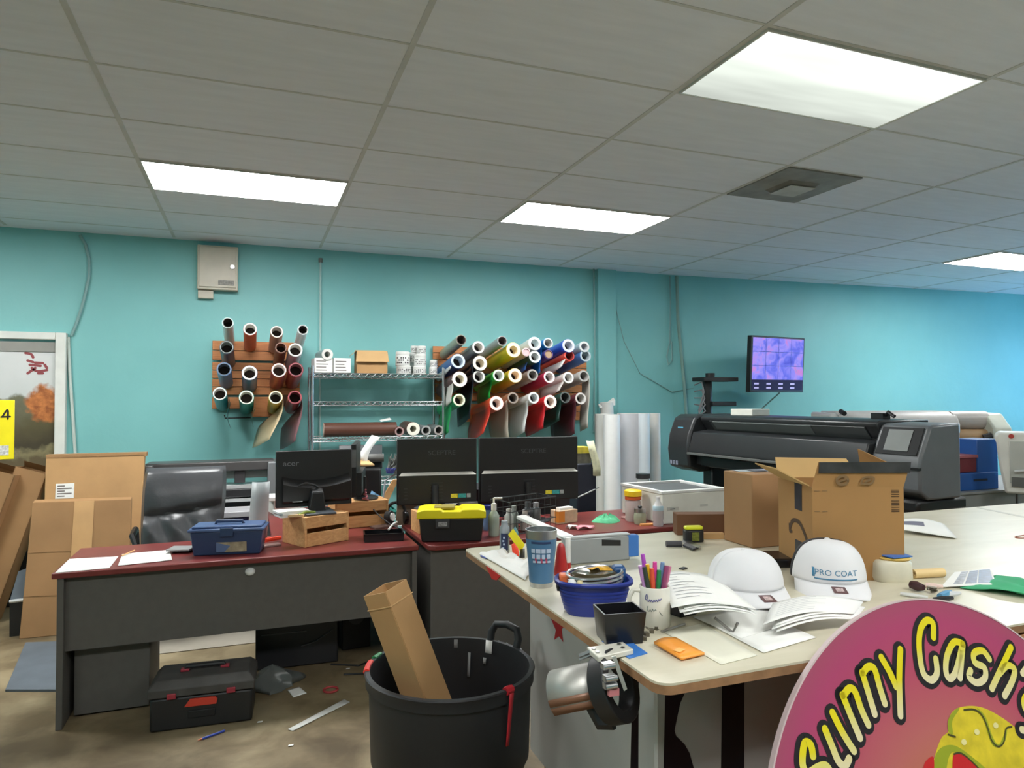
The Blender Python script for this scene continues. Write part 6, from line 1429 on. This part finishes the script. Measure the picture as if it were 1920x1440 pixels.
B(PM).bx(.33, 2.02, -.15, -.115, 1.085, 1.105).out('front_bar', M('bar_grey', (112, 114, 112), .35, .3), t, bev=.004)
B(PM).bx(.4, 2.0, -.06, .02, 1.0, 1.07).out('media_slot', PD, t)
eu = B(PM).prof([(.31, 1.405), (.06, 1.395), (.03, 1.385), (-.06, 1.2), (-.07, 1.15), (-.07, 1.0), (.01, .95), (.31, .95)], 0, .33)
eu = eu.out('end_unit', PG, t, bev=.015)
def onface(x, f, off=.002):   # on the slanted face of the end unit, f from the top
    y = .03+(-.09)*f; z_ = 1.385+(1.2-1.385)*f; return (x, y-off, z_+off*.4)
B(PM).hexa([onface(.03, .06), onface(.3, .06), onface(.3, .93), onface(.03, .93)], (0, -.006, .002)).out('screen_bezel', M('matte_bezel', (30, 31, 33), .75), eu)
B(PM).hexa([onface(.09, .14, .009), onface(.25, .14, .009), onface(.25, .82, .009), onface(.09, .82, .009)], (0, -.002, .001)).out('touch_screen', M('screen_grey', (122, 126, 124), .6), eu)
B(PM).bx(-.002, .333, -.078, -.06, 1.13, 1.145).out('trim_line', PD, eu)
B(PM).prof([(.52, 1.42), (.0, 1.42), (-.06, 1.39), (-.12, 1.25), (-.14, 1.12), (-.12, .97), (.0, .93), (.52, .93)], 2.02, 2.3).out('left_end_unit', PB, t, bev=.02)
b = B(PM)
for k, x in enumerate((2.16, 2.2, 2.24)): b.bx(x, x+.024, -.1345, -.128, .985, 1.02)
b.out('badge', M('badge_pale', (130, 134, 150), .4, var=.4, scale=60), t)
B(PM).bx(2.13, 2.2, -.098, -.09, 1.30, 1.312).out('blue_badge', M('badge_blue', (90, 160, 190), .4), t)
B(PM).bx(.02, .4, -.06, .4, .87, .95).out('under_tray', PD, t, bev=.02)
for x in (.35, 2.05):
    lg = B(PM).bx(x-.06, x+.06, .1, .3, .08, .98).out('stand_leg', PD, t, bev=.01); B(PM).bx(x-.06, x+.06, -.2, .52, .0, .08).out('stand_foot', PD, lg, bev=.01)
B(PM).bx(.35, 2.05, .17, .23, .3, .38).out('stand_bar', PD, t)
c = PM @ V((1.75, .3, 1.4155)); tag(B(T(c, .1)).bx(-.1, .1, -.12, .12, 0, .055).out('white_box', M('ivory_plastic', (222, 222, 212), .45), bev=.005), 'small white box lying on top of the large dark printer', 'box')
c = PM @ V((.55, .32, 1.4155)); b = B(T(c, 1.2)); b.box((0, 0, .02), (.16, .05, .04)); b.tube([(-.08, 0, .03), (-.14, .02, .05), (-.18, .0, .02)], .012); tag(b.out('black_handheld', BLACK), 'black handheld device on top of the large dark printer', 'device')
# bracket stand by the wall with shelf arms and cables
p = aty(1332, 775, 6.3)
t = thing('monitor_stand', 'black monitor stand with flat plate beside the wall pipe', 'stand', (p.x, 6.35, 0))
zt, zb = aty(1332, 712, 6.35).z, aty(1332, 758, 6.35).z
B().cyl((p.x, 6.35, .03), (p.x, 6.35, zt), .05, n=20).out('post', BLACK, t)
a, c = aty(1312, 716, 6.3), aty(1376, 716, 6.3)
B().bx(a.x, c.x, 6.22, 6.44, zt-.02, zt+.025).out('top_plate', BLACK, t, bev=.006)
B().bx(p.x, aty(1376, 756, 6.3).x, 6.25, 6.42, zb-.02, zb+.03).out('lower_arm', BLACK, t, bev=.008)
B().cyl((p.x-.0, 6.3, zt+.02), (p.x-.0, 6.3, zt+.07), .05, n=18).out('knob', BLACK, t)
B().lathe([(.0001, 0), (.25, 0), (.25, .02), (.05, .04)], (p.x, 6.35, 0), 28).out('foot', BLACK, t)
b = B()
for k in range(4): b.tube([aty(1302, 722+12*k, 6.42), aty(1316, 716+15*k, 6.3), aty(1320+k, 735+12*k, 6.27), aty(1310, 770+3*k, 6.3)], .008, 6)
b.out('cable_bundle', M('grey_cables', (126, 124, 126), .6), t)
# wall screen
TL, TR, BL, BR = atd(1411, 629, 7.5), atd(1512, 634, 7.9), atd(1404, 735, 7.5), atd(1503, 736, 7.9)
exv = ((TR-TL)+(BR-BL)).normalized(); upv = ((TL-BL)+(TR-BR)).normalized(); nv = exv.cross(upv)
upv = nv.normalized().cross(exv).normalized(); nv = exv.cross(upv).normalized()
w = ((TR-TL).length+(BR-BL).length)/2; h = ((TL-BL).length+(TR-BR).length)/2; c0 = (TL+TR+BL+BR)/4
TM = basis(c0, exv, upv, nv)
t = thing('wall_screen', 'television on a wall arm showing a purple grid of pictures', 'television', c0)
B(TM).bx(-w/2, w/2, -h/2, h/2, -.06, 0).out('bezel', BLACK, t, bev=.006)
m, nt, p, tc = nodemat('purple_screen', .3)
f = noise(nt, mapped(nt, tc.outputs['Object'], (1, 1, 1)), 6, 5, 1.)
cl = ramp(nt, f, [(.25, (60, 70, 190)), (.42, (104, 112, 226)), (.55, (150, 140, 236)), (.68, (196, 126, 200)), (.8, (120, 150, 210))]).outputs['Color']
nt.links.new(cl, p.inputs['Emission Color']); p.inputs['Emission Strength'].default_value = .34; p.inputs['Specular IOR Level'].default_value = .05; p.inputs['Roughness'].default_value = .7; p.inputs['Base Color'].default_value = (.02, .02, .03, 1)
sc = B(TM).bx(-w/2+.025, w/2-.02, -h/2+.14, h/2-.02, .0005, .002).out('picture', m, t)
B(TM).bx(-w/2+.025, w/2-.02, -h/2+.025, -h/2+.14, .0005, .002).out('menu_band', M('menu_navy', (20, 20, 60), .8, emit=.15), t)
b = B(TM)
for r_ in range(2):
    for k in range(4): x = -w/2+.06+(w-.11)*k/3.9; b.bx(x, x+.07, -h/2+.04+.045*r_, -h/2+.058+.045*r_, .002, .003)
b.out('menu_items', M('menu_white', (190, 180, 225), .3, emit=.12), t)
b = B(TM)
for k in range(1, 4): x = -w/2+.025+(w-.045)*k/4; b.bx(x-.003, x+.003, -h/2+.14, h/2-.02, .002, .0026)
for k in range(1, 3): y = -h/2+.14+(h-.16)*k/3; b.bx(-w/2+.025, w/2-.02, y-.003, y+.003, .002, .0026)
b.out('grid_lines', M('grid_blue', (70, 76, 170), .3, emit=.1), t)
wp = V((c0.x+.12, wy(c0.x+.12), c0.z))
B().tube([c0-nv*.06, c0-nv*.16+V((.06, .05, 0)), wp], .022, 10).out('wall_arm', BLACK, t); B().box(tuple(wp-V((0, .012, 0))), (.14, .02, .24)).out('wall_plate', BLACK, t)
b = B(); b.tube([c0-upv*(h*.5)+exv*.05, V((c0.x+.06, c0.y+.35, c0.z-.5)), V((c0.x+.02, wy(c0.x)-.02, c0.z-.75))], .008); b.out('power_cord', GRC, t)
# laminator behind the printer
A0, A1 = cam(6.3, 2.93), cam(6.3, 4.42); ex = (A1-A0).normalized(); ey = V((-ex.y, ex.x, 0)); LM = basis(A0, ex, ey, V((0, 0, 1))); L = (A1-A0).length
t = thing('laminator', 'long light grey roll laminator with blue stand behind the dark printer', 'laminator', A0)
zt = 1.555-24*6.3/FOC
LG = M('warm_light_grey', (180, 176, 172), .45)
B(LM).prof([(.42, zt), (.1, zt), (.02, zt-.04), (-.03, zt-.12), (-.03, zt-.2), (.42, zt-.2)], .06, L*.76).out('cover', LG, t, bev=.012)
B(LM).cyl((L*.74, .1, zt-.085), (L*.96, .1, zt-.085), .085, n=28).out('film_roll', M('film_beige', (176, 168, 162), .4), t)
B(LM).cyl((L*.74, .05, zt-.22), (L*.95, .05, zt-.22), .055, n=24).out('brown_roll', M('kraft_roll', (176, 142, 104), .6), t)
B(LM).prof([(.46, zt-.01), (.05, zt-.02), (-.08, zt-.15), (-.1, zt-.32), (.46, zt-.32)], L*.94, L*1.05).out('end_cover', M('putty_grey', (190, 192, 178), .45), t, bev=.02)
B(LM).prof([(.46, zt-.01), (.05, zt-.02), (-.08, zt-.12), (-.1, zt-.3), (.46, zt-.3)], -.02, .06).out('end_cover', LG, t, bev=.02)
b = B(LM); b.cyl((.085, -.02, zt-.02), (.085, .05, zt+.0), .022, n=10); b.cyl((L*.9, -.02, zt-.24), (L*.94, -.04, zt-.22), .03, n=10); b.out('knob', BLACK, t)
B(LM).bx(.06, L*.95, -.02, .4, zt-.42, zt-.3).out('front_table', M('pale_table', (182, 182, 182), .5), t)
BLP = M('machine_blue', (36, 86, 158), .4)
B(LM).bx(L*.8, L*.98, .0, .4, 0, zt-.42).out('blue_leg', BLP, t, bev=.01); B(LM).bx(.02, L*.15, .0, .4, 0, zt-.42).out('blue_leg', BLP, t, bev=.01)
# grey cabinet with white machine, dark red bin and blue drawer unit
t = thing('grey_cabinet', 'light grey cabinet carrying the white machine at the right edge', 'cabinet', (5.3, 3.8, 0))
CG = M('cabinet_grey', (136, 138, 137), .5)
B().bx(4.48, 6.3, 3.42, 4.05, .0, .885).out('cabinet_body', CG, t, bev=.006)
B().bx(4.46, 6.32, 3.40, 4.07, .885, .90).out('cabinet_top', M('cabinet_top', (142, 144, 143), .5), t)
B().bx(5.2, 5.215, 3.415, 3.42, .02, .87).out('door_gap', CHAR, t)
Yb = 3.46
pz_ = lambda x, y: aty(x, y, Yb)
a, c = pz_(1800, 918), pz_(1872, 884)
t = thing('blue_drawer_unit', 'blue drawer unit with tall blue side left of the white machine', 'drawer unit', ((a.x+c.x)/2, Yb, .90))
B().bx(a.x, c.x, Yb, Yb+.2, .90, c.z).out('drawer_box', BLP, t, bev=.006); B().bx((a.x+c.x)/2-.06, (a.x+c.x)/2+.08, Yb-.003, Yb+.01, c.z-.06, c.z-.045).out('drawer_slot', M('navy_black', (36, 40, 54), .5), t)
d1, d2 = pz_(1838, 884), pz_(1876, 823)
B().bx(d1.x, d2.x, Yb+.02, Yb+.2, .90, d2.z).out('tall_side', BLP, t, bev=.006)
a, e = pz_(1800, 884), pz_(1838, 853)
t = thing('red_bin', 'dark red bin standing on the blue drawer unit', 'bin', ((a.x+e.x)/2, Yb+.05, c.z)); B().bx(a.x, e.x-.01, Yb+.02, Yb+.18, c.z+.001, e.z-.02).out('bin_body', M('oxblood', (112, 36, 44), .5), t, bev=.006); B().bx(a.x-.008, e.x-.004, Yb+.012, Yb+.188, e.z-.02, e.z).out('rim', M('rose_rim', (166, 92, 98), .5), t)
t = thing('white_machine', 'white sewing style machine cut by the right frame edge', 'machine', (5.4, 3.55, .90))
o = atz(1885, 926, .901); th = 0.972
mx, my = V((cos(th), -sin(th), 0)), V((sin(th), cos(th), 0)); WM = basis(o, mx, my, V((0, 0, 1)))
def f_(px, py):
    d_ = ray(px, py); k = (o-EYEP).dot(my)/d_.dot(my); q = EYEP+d_*k-o; return q.dot(mx), q.z
P = [f_(*q) for q in ((1885, 925), (1873, 870), (1868, 830), (1863, 818), (1871, 810))]
P += [(P[-1][0]+.6, P[-1][1]), (P[-1][0]+.6, P[0][1])]
B(WM @ basis((0, 0, 0), (1, 0, 0), (0, 0, 1), (0, -1, 0))).prism(P, -.26, 0).out('machine_body', M('machine_white', (222, 222, 214), .35), t, bev=.015)
c = f_(1896, 818); B(WM).cyl((c[0], -.004, c[1]), (c[0], .01, c[1]), .016, n=14).out('red_dot', M('dot_red', (176, 60, 50), .4), t)
a, c = f_(1887, 905), f_(1945, 828); B(WM).bx(a[0]+.02, c[0], -.006, .01, a[1], c[1]).out('grey_panel', M('panel_grey', (186, 188, 180), .4), t, bev=.004)
a, c = f_(1897, 912), f_(1950, 897); B(WM).bx(a[0], c[0], -.012, .0, a[1], c[1]).out('dark_recess', M('recess_grey', (96, 98, 94), .5), t)
a, c = f_(1902, 884), f_(1950, 880); B(WM).tube([(a[0], -.02, a[1]), (c[0], -.02, c[1])], .01).out('needle_bar', SIL, t)
# ================================================================ TRASH CAN
c = V((.632, 2.262, 0)); RR, HH = .283, .665
t = thing('trash_can', 'large round black trash can with open top beside the workbench', 'trash can', c)
CANM = M('can_black', (34, 35, 38), .5, var=.12, scale=5)
prof = [(.0001, .0), (.215, 0), (.225, .012), (.238, .34), (.248, .345), (.258, .375), (.262, .38), (RR-.014, HH-.045), (RR-.004, HH-.04), (RR-.004, HH-.012), (RR, HH-.004), (RR-.004, HH), (RR-.018, HH), (RR-.02, HH-.01), (.245, .38), (.212, .03), (.0001, .025)]
B().lathe(prof, c, 64).out('can_body', CANM, t)
def rimpt(a, r=RR, z_=HH): return c+V((r*cos(a), r*sin(a), z_))
def handle(a, name='handle'):
    d_ = V((cos(a), sin(a), 0)); s = V((-sin(a), cos(a), 0)); p = rimpt(a, RR-.01, HH-.01)
    P = [p-s*.062, p-s*.064+d_*.01+V((0, 0, .035)), p-s*.05+d_*.02+V((0, 0, .062)), p+d_*.024+V((0, 0, .07)), p+s*.05+d_*.02+V((0, 0, .062)), p+s*.064+d_*.01+V((0, 0, .035)), p+s*.062]
    return B().tube(P, .014, 12).out(name, CANM, t)
handle(.52)
b = B()
for k in range(4): a = .25+.13*k; b.box(tuple(rimpt(a, RR+.001, HH-.01)), (.016, .016, .01))
b.out('worn_edge', M('worn_white', (180, 180, 182), .5), t)
# sticky bits on the rim (colours and tape pieces)
a_ = atan2(-.10, -.26)
def rimarc(a0, a1, name, mat, label):
    return B().tube([rimpt(a0+(a1-a0)*i/8, RR-.008, HH-.004) for i in range(9)], .011, 8).out(name, mat, t, label=label)
def angof(px, py): q = atz(px, py, HH); return atan2(q.y-c.y, q.x-c.x)
rimarc(angof(690, 1258), angof(697, 1240), 'red_tape', M('tape_red', (232, 60, 48), .5), 'red tape on the rim')
rimarc(angof(701, 1234), angof(714, 1226), 'green_tape', M('tape_green', (44, 140, 84), .5), 'green tape on the rim')
a = angof(954, 1292)
B().tube([rimpt(a-.05, RR-.008, HH-.004), rimpt(a, RR-.008, HH-.002), rimpt(a+.05, RR-.008, HH-.004)], .013, 8).out('red_tape', M('ribbon_red', (186, 36, 48), .5), t, label='red ribbon knot on the rim')
g = [[rimpt(a+da, RR+.006-.02*v, HH-.01-.165*v) for da in (-.03+.008*v, .03-.008*v)] for v in [i/6 for i in range(7)]]
B().sheet(g).out('red_ribbon', M('ribbon_red', (186, 36, 48), .5), t, solid=.003)
for i, (px, py, w_, h_, lab) in enumerate(((918, 1212, .03, .045, 'white tag'), (855, 1206, .016, .03, 'white smear'), (880, 1245, .012, .085, 'pale streak'), (910, 1238, .014, .022, 'small white smear'))):
    d_ = ray(px, py); p = None
    for k in range(400):
        s = 1.8+k*.003; qq = EYEP+d_*s; rr_ = hypot(qq.x-c.x, qq.y-c.y)
        if qq.z < HH-.02 and rr_ > RR-.02-(HH-qq.z)*.13-.004 and (qq-c).dot(FW) > 0: p = qq; break
    if p is None: continue
    a = atan2(p.y-c.y, p.x-c.x); r0_ = hypot(p.x-c.x, p.y-c.y)-.006
    g = [[c+V(((r0_+.13*dz)*cos(a+da), (r0_+.13*dz)*sin(a+da), p.z+dz)) for da in (-w_/RR/2, 0, w_/RR/2)] for dz in (-h_/2, 0, h_/2)]
    B().sheet(g).out('sticker', PAPER if i == 0 else M('smear_grey', (150, 150, 150), .6), t, solid=.001, label=lab)
# long carton standing in the trash can
P1 = atd(722, 1102, 2.28); P0 = V((.735, 2.175, .045)); ax = (P1-P0).normalized(); L = (P1-P0).length
ex = (RT*.85-FW*.55); ex = (ex-ax*ex.dot(ax)).normalized(); ey = ax.cross(ex)
CM = basis(P0, ex, ey, ax)
t = thing('long_carton', 'long open ended cardboard box sticking out of the trash can', 'cardboard box', P0)
w, d_ = .105, .1; k = .004; b = B(CM); z0 = .055
for s in (-1, 1): b.bx(s*w/2-k/2, s*w/2+k/2, -d_/2, d_/2, z0, L).bx(-w/2, w/2, s*d_/2-k/2, s*d_/2+k/2, z0, L)
b.bx(-w/2, w/2, -d_/2, d_/2, z0, z0+.004); b.out('box_body', CARD, t)
b = B(CM)
for s in (-1, 1): b.bx(s*(w/2+.003)-k/2, s*(w/2+.003)+k/2, -d_/2-.004, d_/2+.004, L-.05, L-.047).bx(-w/2-.004, w/2+.004, s*(d_/2+.003)-k/2, s*(d_/2+.003)+k/2, L-.05, L-.047)
b.out('fold_ridge', CARDL, t)
# ================================================================ ROUND SIGN
tilt = .33; Ys = 1.135
sx_ = V((1, 0, 0)); up_ = V((0, tilt, 1)).normalized(); nn = sx_.cross(up_)
O0 = V((0, Ys, 1.0))
def son(px, py):
    d_ = ray(px, py); s = (O0-EYEP).dot(nn)/d_.dot(nn); q = EYEP+d_*s-O0; return q.dot(sx_), q.dot(up_)
E_ = [(1449, 1440), (1468, 1365), (1489, 1306), (1541, 1219), (1627, 1150), (1695, 1126), (1738, 1124), (1806, 1132), (1866, 1161), (1920, 1200)]
import numpy as np
Pn = np.array([son(*e) for e in E_]); An = np.c_[2*Pn, np.ones(len(Pn))]; sol = np.linalg.lstsq(An, (Pn**2).sum(1), rcond=None)[0]
su, sv = float(sol[0]), float(sol[1]); SR = float(np.sqrt(sol[2]+su*su+sv*sv))
cen = O0+sx_*su+up_*sv
SM = basis(cen, sx_, up_, nn)
t = thing('round_sign', 'big pink round sign with yellow lettering leaning on the bench front', 'sign', V((cen.x, cen.y-.2, 0)))
SCF = lambda zx, zy: (lambda q: (q[0]-su, q[1]-sv))(son(1400+zx*520/1920, 1100+zy*340/1255))
m, nt, p, tc = nodemat('sign_print', .4)
ln = nt.nodes.new('ShaderNodeVectorMath'); ln.operation = 'LENGTH'
# distance from the sign centre in its own plane (object origin sits at the lowest rim point of the disc)
mpn = nt.nodes.new('ShaderNodeVectorMath'); mpn.operation = 'SUBTRACT'; nt.links.new(tc.outputs['Object'], mpn.inputs[0])
nt.links.new(mpn.outputs[0], ln.inputs[0]); mr = nt.nodes.new('ShaderNodeMapRange'); mr.inputs[1].default_value = 0; mr.inputs[2].default_value = SR; nt.links.new(ln.outputs['Value'], mr.inputs[0])
rp = ramp(nt, mr.outputs[0], [(.2, (186, 122, 78)), (.5, (182, 100, 98)), (.72, (176, 74, 98)), (.9, (168, 66, 104)), (1, (158, 74, 98))]); nt.links.new(rp.outputs['Color'], p.inputs['Base Color'])
dk = B(SM); dk.prism([(SR*cos(2*pi*i/128), SR*sin(2*pi*i/128)) for i in range(128)], -.012, 0)
dk = dk.out('disc', m, t); mpn.inputs[1].default_value = tuple(cen-V(dk.matrix_basis.translation)-t.location)
B(SM).pipe((0, 0, -.0125), (0, 0, .001), SR+.001, SR-.0025, 128).out('foam_edge', M('foam_edge', (196, 176, 176), .6), t)
OUTL = M('outline_black', (36, 30, 34), .45)
m, nt, p, tc = nodemat('letter_yellow', .4)
sx2 = nt.nodes.new('ShaderNodeSeparateXYZ'); nt.links.new(tc.outputs['Object'], sx2.inputs[0])
mr = nt.nodes.new('ShaderNodeMapRange'); mr.inputs[1].default_value = 0; mr.inputs[2].default_value = .09; nt.links.new(sx2.outputs[2], mr.inputs[0])
nt.links.new(ramp(nt, mr.outputs[0], [(.1, (222, 210, 168)), (.55, (218, 208, 110)), (.8, (222, 206, 30))]).outputs['Color'], p.inputs['Base Color'])
LETY = m
LET = {
 'S': [[(455, 1170), (440, 1095), (400, 1080), (384, 1160), (386, 1240), (420, 1290), (490, 1250), (545, 1240), (575, 1300), (540, 1400), (470, 1420)]],
 'u': [[(538, 985), (590, 1110), (630, 1205), (675, 1240), (705, 1190)], [(590, 872), (660, 1010), (738, 1135)]],
 'n': [[(660, 750), (720, 900), (780, 1045)], [(665, 755), (705, 705), (745, 725), (790, 850), (838, 955)]],
 'nn': [[(795, 595), (840, 740), (882, 880)], [(800, 600), (835, 555), (880, 570), (915, 690), (952, 808)]],
 'y': [[(928, 490), (985, 590), (1030, 690)], [(1060, 435), (1052, 640), (1060, 890)]],
 'C': [[(1288, 350), (1285, 255), (1240, 235), (1198, 300), (1190, 430), (1215, 590), (1272, 645), (1312, 600), (1305, 500)]],
 'a': [[(1490, 395), (1430, 385), (1382, 480), (1375, 590), (1405, 635), (1445, 580), (1485, 420)], [(1492, 400), (1472, 630)]],
 's': [[(1675, 500), (1630, 445), (1570, 460), (1575, 525), (1640, 560), (1645, 630), (1590, 665), (1535, 625), (1545, 580)]],
 'h': [[(1825, 420), (1750, 580), (1692, 705)], [(1745, 600), (1800, 545), (1850, 575), (1830, 660), (1780, 755)]],
 'mark': [[(1935, 560), (1905, 600)]],
 'ss': [[(2060, 720), (1990, 720), (1920, 770), (1925, 850), (2000, 900), (1980, 990), (1900, 990)]]}
zoff = .0008
for k, sts in LET.items():
    b = B(SM)
    for st in sts: b.ribbon([SCF(x-4, y+2) for x, y in st], .036, zoff)
    o_ = b.out('letter_outline', OUTL, t)
    b = B(SM)
    for st in sts: b.ribbon([SCF(x, y) for x, y in st], .0155, zoff+.0009)
    b.out('letter_fill', LETY, o_)
    zoff += .00002
# generic reptile head emblem
def blob(pts, z_, mat, name, parent, smooth=True):
    P = [SCF(*q) for q in pts]; Q = []
    n = len(P)
    for i in range(n):
        p0, p1, p2, p3 = [V(P[(i+k) % n]) for k in (-1, 0, 1, 2)]
        for k in range(5 if smooth else 1):
            tt = k/5; Q.append(.5*((2*p1)+(p2-p0)*tt+(2*p0-5*p1+4*p2-p3)*tt*tt+(3*p1-p0-3*p2+p3)*tt**3))
    b = B(SM); b.add([(q.x, q.y, z_) for q in Q], [tuple(range(len(Q)))]); return b.out(name, mat, parent)
hd = blob([(1285, 1330), (1300, 1180), (1345, 1050), (1395, 1000), (1395, 920), (1440, 850), (1540, 825), (1640, 840), (1740, 890), (1840, 960), (1930, 1050), (2000, 1180), (2010, 1340), (1650, 1500)], .0006, M('emblem_yellow', (212, 190, 46), .4, var=.2, scale=25), 'emblem_head', t)
blob([(1285, 1330), (1300, 1180), (1350, 1110), (1440, 1100), (1560, 1180), (1660, 1270), (1560, 1230), (1450, 1150), (1400, 1170), (1360, 1330)], .0012, M('emblem_green', (150, 160, 40), .4), 'emblem_lip', hd)
blob([(1395, 1000), (1392, 920), (1440, 850), (1470, 845), (1420, 930), (1425, 1020)], .0012, M('emblem_green', (150, 160, 40), .4), 'emblem_shade', hd)
blob([(1590, 840), (1650, 900), (1700, 1040), (1745, 1090), (1790, 990), (1800, 970), (1790, 1060), (1740, 1110), (1690, 1080), (1640, 930)], .0012, M('emblem_green', (150, 160, 40), .4), 'emblem_shade', hd)
blob([(1425, 1175), (1480, 1160), (1560, 1220), (1640, 1300), (1560, 1400), (1440, 1380)], .0014, M('emblem_red', (196, 36, 40), .4), 'emblem_mouth', hd)
blob([(1215, 1290), (1235, 1210), (1290, 1180), (1285, 1330), (1230, 1360)], .0014, M('emblem_red', (196, 36, 40), .4), 'emblem_tongue', hd)
b = B(SM)
for st in ([(1500, 852), (1570, 850), (1625, 890), (1665, 980), (1690, 1060), (1735, 1105), (1775, 1075), (1790, 985), (1830, 968)], [(1390, 1022), (1440, 1038)], [(1430, 1158), (1480, 1152), (1560, 1215), (1640, 1300)]): b.ribbon([SCF(*q) for q in st], .0035, .0019)
b.out('emblem_line', M('emblem_line', (70, 66, 30), .5), hd)
b = B(SM)
for q in ((1590, 1005), (1500, 1075), (1720, 960)): x, y = SCF(*q); b.add([(x+.008*cos(i*pi/8), y+.006*sin(i*pi/8), .0016) for i in range(16)], [tuple(range(16))])
b.out('emblem_glint', M('emblem_glint', (226, 216, 150), .4), hd)
lowz = cen.z-SR*up_.z
tag(B().bx(cen.x-.25, cen.x+.25, cen.y-SR*up_.y-.06, cen.y-SR*up_.y+.06, 0, max(.02, lowz-.006)).out('timber_block', DARKW), 'timber block on the floor under the round sign', 'block')
EXPO = 1.74
# ================================================================ CAMERA / VIEW
cd = bpy.data.cameras.new('camera'); co = bpy.data.objects.new('camera', cd); COL.objects.link(co)
cd.sensor_width = 36; cd.lens = 36*FOC/1920; cd.clip_start = .05
co.matrix_world = basis(EYEP, RT, UP, -FW); SC.camera = co
vs = SC.view_settings; vs.view_transform = 'Standard'; vs.look = 'None'; vs.exposure = EXPO; vs.gamma = 1; vs.use_curve_mapping = False
